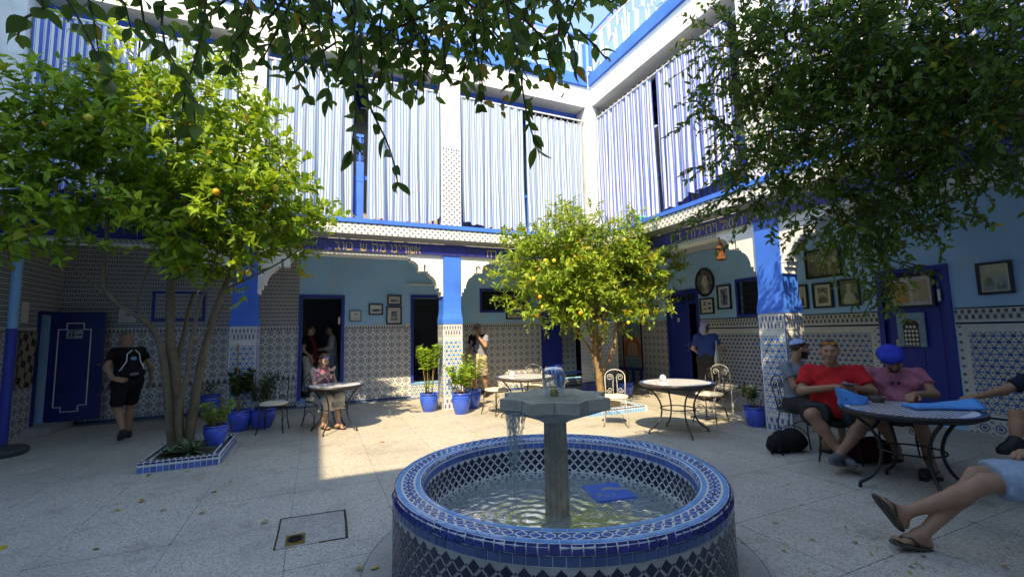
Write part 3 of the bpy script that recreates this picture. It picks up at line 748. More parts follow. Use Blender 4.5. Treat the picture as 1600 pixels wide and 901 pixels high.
def curtain(A, label, u0, u1, zt, zb, m, seed, d=.10, amp=.042, pinch=0):
    r = np.random.default_rng(seed); w_ = u1-u0; nu = int(abs(w_)/.018)+2; nv = 12
    ph = r.uniform(0, 6, 4); U = np.linspace(0, 1, nu); fr_ = [w_/.17, w_/.23, w_/.41]
    o = thing('curtain', label, 'curtain', A.P((u0+u1)/2, d, zt), group='striped curtains along the upper gallery')
    V = []; 
    for j in range(nv+1):
        t = j/nv
        z0 = zt; zbj = np.array([zb(x) if callable(zb) else zb for x in U]) + .025*np.sin(U*w_*9+ph[0]) + .02*np.sin(U*w_*23+ph[1])
        dd = d + amp*(.35+.75*t)*(np.sin(2*math.pi*U*fr_[0]+ph[0]+.5*math.sin(t*3)) + .6*np.sin(2*math.pi*U*fr_[1]+ph[1]) + .5*np.sin(2*math.pi*U*fr_[2]+ph[2]+t))
        uu = u0 + w_*(U + pinch*(1-t)*.0*U) + .012*np.sin(t*5+U*13+ph[3])*t
        z = zt + (zbj - zt)*t + (.012*np.cos(2*math.pi*U*fr_[0]*2) if j == 0 else 0)
        V.append(np.stack([uu, dd, z], 1))
    V = np.array(V)
    P3 = np.array([A.P(*p) for p in V.reshape(-1, 3)])
    F = [(j*nu+i, j*nu+i+1, (j+1)*nu+i+1, (j+1)*nu+i) for j in range(nv) for i in range(nu-1)]
    me = bpy.data.meshes.new('cloth'); me.from_pydata((P3-np.array(A.P((u0+u1)/2, d, zt))).tolist(), [], F); me.materials.append(m)
    seg = np.hypot(np.diff(V[6, :, 0]), np.diff(V[6, :, 1])); arc = np.concatenate([[0], np.cumsum(seg)]) + r.uniform(0, 1)
    uvl = me.uv_layers.new(name='uv'); li = np.array([v for f in F for v in f])
    uvl.data.foreach_set('uv', np.stack([arc[li % nu], li//nu/nv], 1).ravel())
    me.polygons.foreach_set('use_smooth', [True]*len(F)); mesh_obj('cloth', me, o)
    rings = G(); k = max(4, int(abs(w_)/.16))
    for i in range(k):
        uu = u0+w_*(i+.5)/k; c = A.P(uu, d, zt+.018)
        rings.tube([A.P(uu, d+.03*math.cos(a), zt+.018+.03*math.sin(a)) for a in np.linspace(0, 2*math.pi, 7)[:-1]], .005, 4, closed=True)
    rings.v = [v-np.array(A.P((u0+u1)/2, d, zt)) for v in rings.v]; rings.build('ring', M['rope'], o)
    return o
bz = lambda a, b, bumpx=None: (lambda x: a+(b-a)*x)
curtain(AB, 'wide striped blue curtain in the shade at the far left of the upper gallery', -4.24, -2.9, 6.82, 3.95, M['stripe_w'], 1, amp=.02)
curtain(AB, 'sunlit striped curtain behind the crown of the left citrus tree', -2.88, -1.42, 6.82, 3.93, M['stripe'], 2)
curtain(AB, 'striped curtain hanging left of the narrow gap with the blue post', -.92, .60, 6.82, 3.86, M['stripe'], 3)
curtain(AB, 'broad striped curtain between the blue gap and the white middle post', .88, 2.37, 6.82, lambda x: 3.86 + .17*max(0, (x-.72)/.28)**1.5, M['stripe'], 4)
curtain(AB, 'striped curtain just right of the white middle post', 2.86, 4.40, 6.82, lambda x: 3.90 + .10*math.exp(-(x/.15)**2) + .07*max(0, (x-.8)/.2), M['stripe'], 5)
curtain(AB, 'creamy striped curtain beside the corner pier on the back arcade', 4.48, 6.08, 6.74, 3.84, M['stripe'], 6)
curtain(AR, 'violet striped curtain nearest the corner pier on the right arcade', 8.84, 6.86, 6.84, lambda x: 3.83+.0*x, M['stripe_r'], 7)
curtain(AR, 'tall violet striped curtain with raised hem on the right arcade', 6.74, 4.95, 6.84, lambda x: 3.90+.30*x, M['stripe_r'], 8)
curtain(AR, 'striped curtain beyond the white post behind the dark foliage', 4.28, .4, 6.84, 3.95, M['stripe_r'], 9)
bp = absthing('gallery_post', 'bright blue carved post showing in the gap between two curtains', 'post', (.74, 9.25, 3.8))
g = G(); g.box(.66, .82, 9.2, 9.3, 3.80, 5.05); g.box(.655, .825, 9.195, 9.305, 4.66, 4.72); B(g, 'post', M['cobalt'], bp)
g = G(); g.box(.665, .815, 9.21, 9.29, 5.05, 5.08); g.box(.665, .815, 9.21, 9.29, 5.60, 5.66)
for sx in (-1, 1):
    for zc in (5.16, 5.34, 5.52): g.tube([(.74+sx*(.045+.022*math.cos(a)), 9.22, zc+.05*math.sin(a)) for a in np.linspace(0, 2*math.pi, 9)[:-1]], .009, 5, closed=True)
g.box(.725, .755, 9.21, 9.24, 5.08, 5.6); B(g, 'scroll_panel', M['cobalt'], bp)
# bundle of cloth on the ledge
sb = absthing('cloth_bundle', 'turquoise cloth bundle lying on the blue ledge of the right arcade', 'cloth', (6.13, 7.15, 3.80))
g = G()
for k in range(7): g.ball((6.13+rng.uniform(-.03, .03), 7.28-.045*k, 3.84+.04*math.sin(k)), (.05, .06, .05+.02*math.sin(k*2)), 8, 6)
B(g, 'bundle', mat('turquoise_cloth', (.05, .42, .42), .8, .25, 25, .4, 60), sb, True)
# ------------------------------------------------------------ fountain
CAMP = np.array((0, 0, 1.55))
def pieces(parent, name, g, m, mats, limit=300, key=None):
    """one object per piece for the nearest `limit`, the rest joined"""
    me = g.mesh(name, m)
    off = Vector(OFF.get(parent.name, (0, 0, 0)))
    k = key or (lambda M_: (M_.translation-Vector(CAMP)).length)
    mats = sorted(mats, key=k)
    for M_ in mats[:limit]:
        o = mesh_obj(name, me, parent); M2 = M_.copy(); M2.translation -= off; o.matrix_basis = M2
    rest = mats[limit:]
    if rest:
        V0 = np.concatenate(g.v); F0 = g.f; V = []; F = []
        for i, M_ in enumerate(rest):
            A_ = np.array(M_); V.append(V0@A_[:3, :3].T + A_[:3, 3] - np.array(off)); F += [[q+i*len(V0) for q in f] for f in F0]
        m2 = bpy.data.meshes.new(name+'_field'); m2.from_pydata(np.concatenate(V).tolist(), [], F); m2.materials.append(m); o = mesh_obj(name+'_field', m2, parent); o['kind'] = 'stuff'
def cyl(th, r_, z, tilt=0, scale=1.0):
    """frame on a circle: local x tangential, local y outward, local z up"""
    m_ = Matrix.Translation((FX+r_*math.cos(th), FY+r_*math.sin(th), z)) @ Matrix.Rotation(th-math.pi/2, 4, 'Z')
    if tilt: m_ = m_ @ Matrix.Rotation(tilt, 4, 'X')
    if scale != 1: m_ = m_ @ Matrix.Diagonal((scale, 1, scale, 1))
    return m_
ft = absthing('fountain', 'round zellij fountain basin with a fluted column carrying a star shaped marble bowl', 'fountain', (FX, FY, 0))
g = G(); g.lathe([(.93, .15), (.93, .22), (.940, .5), (.948, .545), (.962, .556), (1.12, .556), (1.136, .545), (1.136, 0), (.9, 0)], 128, (FX, FY, 0), caps=False)
facets(B(g, 'basin_wall', [M['g_white']], ft), 30)
g = G(); g.lathe([(1.1365, 0), (1.1375, .07), (1.1375, .452), (1.1365, .456)], 128, (FX, FY, 0), caps=False); B(g, 'outer_ground', M['g_grey'], ft, True)
g = G(); g.lathe([(0.0001, .212), (.935, .212)], 64, (FX, FY, 0), caps=False)
M['pool_ground'] = mat('pool_grout', (.46, .64, .60), .6, .2, 5, .2, 40, dirt=((.34, .42, .34), 3, .4)); B(g, 'pool_floor', M['pool_ground'], ft)
TAU = 2*math.pi
def ring(name, m, N, r_, z, w_, h_, t=.006, tilt=0, jit=.012, limit=300, phase=0, key=None):
    g = G(); a = w_/2; b = h_/2; e = .0022
    g.add([(-a, 0, -b), (a, 0, -b), (a, 0, b), (-a, 0, b), (-a+e, t, -b+e), (a-e, t, -b+e), (a-e, t, b-e), (-a+e, t, b-e)], [(4, 7, 6, 5), (0, 4, 5, 1), (1, 5, 6, 2), (2, 6, 7, 3), (3, 7, 4, 0)])
    ms = []
    for k in range(N):
        th = TAU*(k+phase)/N
        ms.append(cyl(th + rng.normal(0, jit*.02), r_+rng.normal(0, .0008), z+rng.normal(0, .0006), tilt) @ Matrix.Rotation(rng.normal(0, jit), 4, 'Y') @ Matrix.Rotation(rng.normal(0, jit), 4, 'Z'))
    pieces(ft, name, g, m, ms, limit, key)
ring('edge_tile', M['g_navy'], 132, 1.131, .533, .0505, .048, .008, R(24), .03)
ring('band_tile', M['g_slate'], 112, 1.1365, .483, .0605, .047, .005)
ring('base_tile', M['g_slate'], 112, 1.1375, .034, .0605, .058, .004)
ring('inner_edge_tile', M['g_mid'], 150, .953, .541, .0365, .026, -.006, R(-30), .03)
ring('inner_band_tile', M['g_mid'], 110, .9405, .494, .0505, .046, -.005)
def flat(name, m, N, r0, r1, gap=.0025, t=.004, jit=.01):
    a0 = math.pi/N*r0-gap/2; a1 = math.pi/N*r1-gap/2; rc = (r0+r1)/2; h = (r1-r0)/2
    g = G(); g.add([(-a0, -h, 0), (a0, -h, 0), (a1, h, 0), (-a1, h, 0), (-a0+.0015, -h+.0015, t), (a0-.0015, -h+.0015, t), (a1-.0015, h-.0015, t), (-a1+.0015, h-.0015, t)], [(4, 5, 6, 7), (0, 1, 5, 4), (1, 2, 6, 5), (2, 3, 7, 6), (3, 0, 4, 7)])
    pieces(ft, name, g, m, [cyl(TAU*(k+.5)/N+rng.normal(0, .0006), rc, .5562+rng.normal(0, .0005)) @ Matrix.Rotation(rng.normal(0, jit), 4, 'Z') for k in range(N)])
flat('rim_tile', M['g_sky'], 100, 1.088, 1.117); flat('inner_rim_tile', M['g_sky'], 96, .966, .994)
ND = 92
def dia(a, b, t=.0035):
    g = G(); e = .002
    g.add([(a, 0, 0), (0, b, 0), (-a, 0, 0), (0, -b, 0), (a-e, 0, t), (0, b-e, t), (-a+e, 0, t), (0, -b+e, t)], [(4, 5, 6, 7), (0, 1, 5, 4), (1, 2, 6, 5), (2, 3, 7, 6), (3, 0, 4, 7)]); return g
pieces(ft, 'rim_diamond', dia(.025, .024), M['g_navy2'] if 'g_navy2' in M else M['g_mid'], [cyl(TAU*k/ND, 1.041+rng.normal(0, .0008), .5562) @ Matrix.Rotation(rng.normal(0, .03), 4, 'Z') for k in range(ND)])
g = G(); t = .0035
g.add([(-.026, 0, 0), (.026, 0, 0), (0, .022, 0), (-.024, .001, t), (.024, .001, t), (0, .0205, t)], [(3, 4, 5), (0, 1, 4, 3), (1, 2, 5, 4), (2, 0, 3, 5)])
ms = []
for k in range(ND):
    th = TAU*(k+.5)/ND
    ms.append(cyl(th, 1.008, .5562)); ms.append(cyl(th, 1.0745, .5562) @ Matrix.Rotation(math.pi, 4, 'Z'))
pieces(ft, 'rim_triangle', g, M['g_mid'], ms)
pieces(ft, 'rim_stud', dia(.006, .006), M['g_ink'], [cyl(TAU*(k+.5)/ND, 1.041, .5562) for k in range(ND)])
# lattice of dark lozenges on the outer and the inner wall
def loz(a, b, t):
    g = G(); e = .002
    g.add([(a, 0, 0), (0, 0, b), (-a, 0, 0), (0, 0, -b), (a-e, t, 0), (0, t, b-e), (-a+e, t, 0), (0, t, -b+e)], [(7, 6, 5, 4), (0, 4, 5, 1), (1, 5, 6, 2), (2, 6, 7, 3), (3, 7, 4, 0)]); return g
N1 = 82; hz = .0445; ms = []; st = []
for row in range(8):
    z = .415 - row*hz
    for k in range(N1): 
        ms.append(cyl(TAU*(k+(row % 2)*.5)/N1, 1.1375, z) @ Matrix.Rotation(rng.normal(0, .03), 4, 'Y'))
        st.append(cyl(TAU*(k+.5+(row % 2)*.5)/N1, 1.1375, z))
face = lambda M_: -(M_.translation.xy-Vector((FX, FY))).normalized().dot(-Vector((FX, FY)).normalized()) - M_.translation.z*.3
pieces(ft, 'wall_lozenge', loz(.0345, .0345, .004), M['g_ink'], ms, key=face)
pieces(ft, 'wall_stud', loz(.0075, .0075, .004), M['g_ink'], st, key=face)
N2 = 74; hz2 = .043; ms = []; st = []
for row in range(5):
    z = .435 - row*hz2
    for k in range(N2):
        ms.append(cyl(TAU*(k+(row % 2)*.5)/N2, .9375-.0005*row, z) @ Matrix.Rotation(rng.normal(0, .03), 4, 'Y')); st.append(cyl(TAU*(k+.5+(row % 2)*.5)/N2, .9375-.0005*row, z))
face2 = lambda M_: -face(M_)
pieces(ft, 'inner_lozenge', loz(.033, .033, -.004), M['g_ink'], ms, key=lambda M_: (M_.translation.xy-Vector((FX, FY))).normalized().dot(-Vector((FX, FY)).normalized()) - M_.translation.z*.1)
g_ = pieces(ft, 'inner_stud', loz(.007, .007, -.004), M['g_ink'], st, limit=0)
# pool floor mosaic
ms = []
for kr in range(19):
    r_ = .10 + kr*.0445; n = max(6, int(TAU*r_/.060))
    for k in range(n): ms.append(cyl(TAU*(k+.5*(kr % 2))/n, r_, .213) @ Matrix.Rotation(rng.normal(0, .10), 4, 'Z'))
g = G(); g.bev(-.021, .021, -.017, .017, 0, .004, .004); pieces(ft, 'pool_tile', g, M['g_pool'], ms)
# water
def watermat(name, tint, ripple, scale, fade=.0, rough=.02, white=0.0):
    m, t, p = newmat(name); t.nodes.remove(p)
    tr = t.nodes.new('ShaderNodeBsdfTransparent'); tr.inputs[0].default_value = (*tint, 1)
    gl = t.nodes.new('ShaderNodeBsdfGlossy'); gl.inputs['Roughness'].default_value = rough
    fr_ = t.nodes.new('ShaderNodeFresnel'); fr_.inputs[0].default_value = 1.33
    mx = t.nodes.new('ShaderNodeMixShader')
    b = t.nodes.new('ShaderNodeBump'); b.inputs['Strength'].default_value = ripple; b.inputs['Distance'].default_value = .02
    x, y, z = pos(t); d = (x-FX).hyp(y-FY)
    h = noise(t, scale, 3, .6, dist=.8)*.8 + ((d*70).sin()*.12)*(1.0-d).mx(0.0)
    t.links.new(h.k, b.inputs['Height'])
    for n in (gl, fr_): t.links.new(b.outputs[0], n.inputs['Normal'])
    t.links.new(fr_.outputs[0], mx.inputs[0]); t.links.new(tr.outputs[0], mx.inputs[1]); t.links.new(gl.outputs[0], mx.inputs[2])
    last = mx.outputs[0]
    if white:
        df = t.nodes.new('ShaderNodeBsdfDiffuse'); df.inputs[0].default_value = (.62, .82, .82, 1)
        m2 = t.nodes.new('ShaderNodeMixShader'); m2.inputs[0].default_value = white
        t.links.new(last, m2.inputs[1]); t.links.new(df.outputs[0], m2.inputs[2]); last = m2.outputs[0]
    t.links.new(last, t.nodes['Material Output'].inputs[0]); return m
M['water'] = watermat('pool_water', (.90, .97, .96), .36, 17, white=.14)
M['spray'] = watermat('falling_water', (.97, .98, .98), .8, 40, white=.16)
M['dome'] = watermat('water_dome', (.93, .96, .98), .5, 30, white=.03)
g = G(); nr, nt = 60, 128; V = []; F = []
for i in range(nr+1):
    r_ = .945*i/nr
    for j in range(nt):
        th = TAU*j/nt; x, y = r_*math.cos(th), r_*math.sin(th); d1 = math.hypot(x-(-.02), y-(-.02)); d2 = math.hypot(x+.22, y+.02)
        z = .262 + .0035*math.sin(d2*75)*math.exp(-d2*3.2) + .003*math.sin(d1*60)*math.exp(-d1*3.5) + .0012*math.sin(x*40+3*math.sin(y*17))
        V.append((FX+x, FY+y, z))
for i in range(nr):
    for j in range(nt): F.append((i*nt+j, i*nt+(j+1) % nt, (i+1)*nt+(j+1) % nt, (i+1)*nt+j))
g.add(V, F); B(g, 'water', M['water'], ft, True)
# fluted column
g = G(); nf = 12
fl = lambda th, z: 1 - .17*(1-abs(math.sin(th*nf/2+.35))**1.5)
g.lathe([(.10, .186), (.10, .215), (.094, .22), (.090, .24), (.083, .9), (.088, .905)], 120, (FX, FY, 0), fn=fl); facets(B(g, 'column', M['stone_dark'], ft), 50)
# eight pointed bowl
ph0 = math.atan2(-FY, -FX); RS = .415; ri = RS*.7654
star = lambda s, z: [(FX+s*(RS if k % 2 == 0 else ri)*math.cos(ph0+math.pi/8+k*math.pi/8), FY+s*(RS if k % 2 == 0 else ri)*math.sin(ph0+math.pi/8+k*math.pi/8), z) for k in range(16)]
g = G(); L = [star(1, 1.006), star(1.0, 1.078), star(.992, 1.084), star(.955, 1.084), star(.93, 1.076)]
V = sum(L, []); F = [(i*16+j, i*16+(j+1) % 16, (i+1)*16+(j+1) % 16, (i+1)*16+j) for i in range(len(L)-1) for j in range(16)]
F.append(tuple(4*16+j for j in range(16))); g.add(V, F)
oc = [(FX+.13*math.cos(ph0+k*math.pi/8+math.pi/8), FY+.13*math.sin(ph0+k*math.pi/8+math.pi/8), .915) for k in range(16)]
g.add(star(1, 1.006)+oc, [((j+1) % 16, j, 16+j, 16+(j+1) % 16) for j in range(16)]+[tuple(16+j for j in range(16))[::-1]])
g.lathe([(.125, .9145), (.10, .90)], 32, (FX, FY, 0)); B(g, 'star_bowl', M['stone'], ft)
g = G()
for k in range(8):
    a = ph0+k*math.pi/4; rr = ri+.0015
    g.box(rr-.004, rr+.0005, -.0018, .0018, 1.008, 1.074, rot=a, o=(FX, FY, 0))
B(g, 'joint', M['soil'], ft)
M['wet'] = watermat('water_film', (.95, .97, .97), .6, 22, white=.05)
g = G(); g.add(star(.94, 1.081), [tuple(range(16))]); B(g, 'water_film', M['wet'], ft)
g = G(); g.lathe([(.032, 1.08), (.03, 1.10), (.022, 1.125), (.017, 1.135), (.004, 1.137)], 20, (FX, FY, 0), caps=False); B(g, 'nozzle', M['brass'], ft, True)
g = G(); prof = [(.006, 1.136), (.010, 1.20), (.018, 1.26), (.036, 1.285), (.058, 1.285), (.076, 1.268), (.086, 1.235), (.087, 1.19), (.080, 1.145), (.070, 1.11), (.062, 1.083)]
g.lathe(prof, 40, (FX, FY, 0), caps=False, fn=lambda th, z: 1+.02*math.sin(5*th+z*60)*(1.29-z)*5); B(g, 'water_dome', M['dome'], ft, True)
# water falling from the left corner of the bowl
ac = ph0 - math.pi/8*2.45; g = G(); rr_ = np.random.default_rng(3)
for k in range(26):
    f_ = k/25-.5
    a = ac + f_*.62; r0 = .335+.05*rr_.random()
    p0 = np.array((FX+r0*math.cos(a), FY+r0*math.sin(a), 1.0)); p1 = np.array((FX+(.345+.02*rr_.normal())*math.cos(ac+f_*.13), FY+(.345+.02*rr_.normal())*math.sin(ac+f_*.13), .265))
    tt = np.linspace(0, 1, 9); e_ = .18+.8*rr_.random()**1.6; tt = tt*e_
    pts = [p0+(p1-p0)*np.array((t**.6, t**.6, t)) + rr_.normal(0, .006, 3)*(t > 0) for t in tt]
    g.tube(pts, [.0062*(1-.75*t) + .0010 for t in tt/e_], 6)
o = B(g, 'water_fall', M['spray'], ft, True); o['kind'] = 'stuff'
g = G()
for k in range(190):
    t = rr_.random()**.7; a = ac + rr_.normal(0, .10+.10*(1-t)); r_ = .35+rr_.normal(0, .025+.03*t)
    g.ball((FX+r_*math.cos(a), FY+r_*math.sin(a), 1.0-t*.73), rr_.uniform(.0022, .0065), 6, 4)
for k in range(60):
    a = rr_.uniform(0, TAU); r_ = rr_.uniform(.1, .42); g.ball((FX+r_*math.cos(a), FY+r_*math.sin(a), .275+abs(rr_.normal(0, .03))), rr_.uniform(.0016, .004), 5, 4)
o = B(g, 'droplet', M['spray'], ft, True); o['kind'] = 'stuff'
# the blue board lying in the pool
m, t, p = newmat('worn_blue_board'); n = noise(t, 7, 5, .6)
t.links.new(mix(t, ((n-.54)*14).op('ADD', 0, clamp=True), (.03, .15, .56), (.30, .31, .30)), p.inputs['Base Color']); p.inputs['Roughness'].default_value = .3
bd = absthing('board', 'worn square blue board lying in the fountain water right of the column', 'board', (2.16, 3.06, .25))
g = G(); g.prism([(2.035, 3.25), (2.335, 3.21), (2.295, 2.865), (1.965, 2.915)], .256, .272); B(g, 'board', m, bd)
# ------------------------------------------------------------ blue hexagonal pieces of the zellij panels, standing proud
def hex_tiles(parent, ax, at, sgn, u0, u1, z0, z1, m, limit=300, P=.098):
    """ax 'x': panel on the plane x=at facing -x (sgn=-1); ax 'y': panel on y=at facing -y"""
    g = G(); h = P*.285; n = 8
    a = [(h*math.cos(TAU*(k+.5)/n), h*math.sin(TAU*(k+.5)/n)) for k in range(n)]; b = [(q*.9, r_*.9) for q, r_ in a]
    if ax == 'x': V = [(0, q, r_) for q, r_ in a]+[(sgn*.003, q, r_) for q, r_ in b]
    else: V = [(q, 0, r_) for q, r_ in a]+[(q, sgn*.003, r_) for q, r_ in b]
    g.add(V, [tuple(range(n, 2*n))]+[(k, (k+1) % n, n+(k+1) % n, n+k) for k in range(n)])
    ms = []; s3 = 1.7320508*P
    for par in (0, .5):
        for i in range(int((u0+at)/P)-2, int((u1+at)/P)+3):
            for j in range(int(z0/s3)-1, int(z1/s3)+2):
                u = (i+par)*P-at; z = (j+par)*s3
                if u0+h < u < u1-h and z0+h < z < z1-h: ms.append(Matrix.Translation((at, u, z) if ax == 'x' else (u, at, z)) @ Matrix.Rotation(rng.normal(0, .05), 4, 'X' if ax == 'x' else 'Y'))
    pieces(parent, 'blue_tile', g, m, ms, limit)
M['g_hex'] = glaze('glaze_hexagon_blue', (.05, .14, .38), .55, .18); M['g_hexc'] = glaze('glaze_column_blue', (.05, .20, .55), .4, .18)
def pieces_sub(root, part): OFF[part.name] = OFF[root.name]; return part
for k, ch in enumerate([o for o in ALLKIDS.get(rw.o.name, []) if o.name.split('.')[0] == 'tile_panel']):
    bb = [v.co for v in ch.data.vertices]; y0, y1 = min(v.y for v in bb)+OFF[rw.o.name][1], max(v.y for v in bb)+OFF[rw.o.name][1]
    if y1 > 9: continue
    pieces_sub(rw.o, ch); hex_tiles(ch, 'x', XI-.0102, -1, max(y0, .8), y1, .27, 1.42, M['g_hex'], 300 if y1 < 3.5 else 260)
for root, A_, cs in ((ba, AB, (-1.17, 2.61)), (ra, AR, (4.52,))):
    cols_ = [o for o in ALLKIDS[root.name] if o.name.split('.')[0] == 'column']
    for cl, c in zip(cols_ if root is ba else cols_[1:], cs):
        pn = pieces_sub(root, [o for o in ALLKIDS[cl.name] if o.name.split('.')[0] == 'tile_panel'][0])
        OFF[cl.name] = OFF[root.name]
        hex_tiles(cl, A_.ax, A_.at-.0002, -1, c-.185, c+.185, .26, 1.42, M['g_hexc'])
# ------------------------------------------------------------ tables, chairs, pots, pictures and small things
def mosaic(name, r0, blue=(.05, .12, .42)):
    pass
M['mosaic_w'] = mat('mosaic_white', (.72, .73, .73), .25, .12, 14)
def table(loc, rz, r_, label, group, iron, dark=False):
    o = thing('table', label, 'table', loc, rz, group); OFF[o.name] = np.zeros(3)
    g = G(); g.lathe([(r_-.03, .70), (r_, .712), (r_+.006, .728), (r_, .744), (r_-.012, .746), (r_-.013, .742), (.001, .742)], 48, caps=False); facets(g.build('table_top', [iron], o), 40)
    g = G(); g.lathe([(.001, .7425), (r_-.014, .7425)], 48, caps=False); g.build('grout_bed', M['mosaic_w'], o)
    # mosaic: rim tiles and diagonal rows of small square tiles
    t = .003
    g = G(); n = 46
    for k in range(n):
        a0, a1 = TAU*k/n+.006, TAU*(k+1)/n-.006; ra, rb = r_-.055, r_-.017
        g.add([(ra*math.cos(a0), ra*math.sin(a0), .7455), (rb*math.cos(a0), rb*math.sin(a0), .7455), (rb*math.cos(a1), rb*math.sin(a1), .7455), (ra*math.cos(a1), ra*math.sin(a1), .7455)], [(0, 1, 2, 3)])
    g.build('rim_tile_field', M['g_navy'] if dark else M['g_mid'], o)['kind'] = 'stuff'
    g = G(); s_ = .052; h = .0165 if dark else .0105
    for i in range(-12, 13):
        for j in range(-12, 13):
            x, y = i*s_ + (j % 2)*s_/2, j*s_*.62
            if math.hypot(x, y) < r_-.075: g.add([(x+h*1.15, y, .7455), (x, y+h*.75, .7455), (x-h*1.15, y, .7455), (x, y-h*.75, .7455)], [(0, 1, 2, 3)])
    g.build('mosaic_tile_field', M['g_navy'] if dark else M['g_mid'], o)['kind'] = 'stuff'
    prof = [(.86, .70), (.80, .665), (.66, .60), (.53, .51), (.455, .40), (.45, .31), (.51, .20), (.63, .11), (.76, .065), (.83, .05), (.835, .0)]
    pr = np.array(prof)*np.array((r_, 1)); tt = np.arange(len(pr)); ti = np.linspace(0, len(pr)-1, 31); pr2 = np.stack([np.interp(ti, tt, pr[:, 0]), np.interp(ti, tt, pr[:, 1])], 1)
    for _ in range(2): pr2[1:-3] = (pr2[:-4]+2*pr2[1:-3]+pr2[2:-2])/4
    for k in range(4):
        a = k*math.pi/2+math.pi/4; g = G(); g.tube([(q[0]*math.cos(a), q[0]*math.sin(a), q[1]) for q in pr2], .016 if dark else .0125, 8)
        g.lathe([(.0001, 0), (.017, 0), (.017, .012), (.0125, .02)], 8, (.835*r_*math.cos(a), .835*r_*math.sin(a), 0)); g.build('leg', iron, o, True)
    g = G(); g.tube([(.46*r_*math.cos(a), .46*r_*math.sin(a), .36) for a in np.linspace(0, TAU, 25)[:-1]], .009, 6, closed=True); g.build('stretcher_ring', iron, o, True)
    g = G(); g.tube([(.90*r_*math.cos(a), .90*r_*math.sin(a), .695) for a in np.linspace(0, TAU, 33)[:-1]], .010, 6, closed=True)
    g.build('apron_ring', iron, o, True)
    return o
def spiral(c, r_, turns, ax, n=18, s=1):
    return [np.array(c)+r_*(1-i/n*.75)*(math.cos(s*turns*TAU*i/n)*np.array(ax[0])+math.sin(s*turns*TAU*i/n)*np.array(ax[1])) for i in range(n+1)]
def chair(loc, rz, label, iron, cushion='cream', group='wrought iron cafe chairs', hoop=True, seat_z=.44):
    """front faces local -y, back at +y"""
    o = thing('chair', label, 'chair', loc, rz, group); w_ = .19; s = seat_z
    g = G(); n = 28; P = []
    for k in range(n):
        a = TAU*k/n; P.append((.205*abs(math.cos(a))**.75*math.copysign(1, math.cos(a)), .20*abs(math.sin(a))**.75*math.copysign(1, math.sin(a))))
    V = []; lv = [(.90, s), (1.0, s+.008), (1.02, s+.022), (.97, s+.040), (.80, s+.048), (.4, s+.052)]
    for q, z in lv: V += [(x*q, y*q, z+.003*math.sin(x*30)) for x, y in P]
    F = [(i*n+j, i*n+(j+1) % n, (i+1)*n+(j+1) % n, (i+1)*n+j) for i in range(len(lv)-1) for j in range(n)]+[tuple(range(n))[::-1], tuple((len(lv)-1)*n+j for j in range(n))]
    g.add(V, F); g.build('seat', M[cushion], o, True)
    g = G(); g.tube([(x*.97, y*.97, s-.008) for x, y in P], .009, 6, closed=True); g.build('seat_frame', iron, o, True)
    for sx in (-1, 1):
        g = G(); g.tube([(sx*.16, -.15, s-.005), (sx*.175, -.175, s-.14), (sx*.17, -.17, .2), (sx*.20, -.20, .0)], .0085, 7); g.build('leg', iron, o, True)
        g = G(); g.tube([(sx*.15, .15, s-.005), (sx*.165, .18, s-.14), (sx*.165, .185, .2), (sx*.19, .23, .0)], .0085, 7); g.build('leg', iron, o, True)
        g = G(); g.tube([(sx*.19, -.185, .06)]+[(sx*.175, .19*math.cos(a)*-1, .06+.21*math.sin(a)) for a in np.linspace(.15, math.pi-.15, 13)]+[(sx*.19, .20, .06)], .006, 6); g.build('side_arch', iron, o, True)
        g = G(); g.tube(spiral((sx*.12, -.17, s-.075), .045, 1.6, ((1, 0, 0), (0, 0, 1)), s=sx), .0045, 5); g.build('scroll', iron, o, True)
    if hoop:
        zt = .90
        g = G(); up = [(-.155, .17, s), (-.165, .20, s+.2), (-.165, .225, zt-.14)]+[(.165*math.cos(a), .235, zt-.14+.12*math.sin(a)) for a in np.linspace(math.pi, 0, 13)]+[(.165, .225, zt-.14), (.165, .20, s+.2), (.155, .17, s)]
        g.tube(up, .0085, 7); g.build('back_frame', iron, o, True)
        for sx in (-1, 1):
            g = G(); g.tube([(sx*.03, .175, s+.02), (sx*.035, .20, s+.16), (sx*.03, .215, s+.26)]+[tuple(q) for q in spiral((sx*.085, .222, s+.31), .058, 1.5, ((-sx, 0, 0), (0, 0, 1)), 16)], .006, 6); g.build('back_scroll', iron, o, True)
            g = G(); g.tube([tuple(q) for q in spiral((sx*.09, .19, s+.10), .05, 1.4, ((sx, 0, 0), (0, 0, -1)), 14)], .0055, 6); g.build('back_scroll', iron, o, True)
    return o
GT = 'mosaic topped iron tables in the courtyard'
table((5.18, 2.43, 0), R(8), .54, 'near round mosaic table at the right where the seated group rests blue bags', GT, M['black'], True)
M['rust_iron'] = mat('rusty_iron', (.06, .045, .04), .5, .4, 30)
table((5.0, 5.22, 0), R(24), .54, 'sunlit round mosaic table with a small white jar right of the fountain', GT, M['rust_iron'])
table((3.5, 7.4, 0), R(10), .54, 'round mosaic table behind the fountain spray with a pale jar', GT, M['rust_iron'])
table((.30, 7.99, 0), R(18), .455, 'smaller black legged mosaic table where the woman in pink sits', GT, M['black'])
chair((-.62, 8.42, 0), R(-10), 'cream cushioned iron chair standing empty left of the woman in pink', M['black'])
chair((.07, 8.60, 0), R(28), 'black iron chair the woman in pink is sitting on', M['black'])
chair((3.18, 8.02, 0), R(20), 'cream seated iron chair in front of the man on the phone', M['rust_iron'])
chair((4.02, 8.10, 0), R(-28), 'pale iron chair pushed in behind the table beyond the spray', M['white_iron'])
chair((4.52, 6.10, 0), R(-38), 'sunlit cream cushioned iron chair right of the star bowl', M['white_iron'])
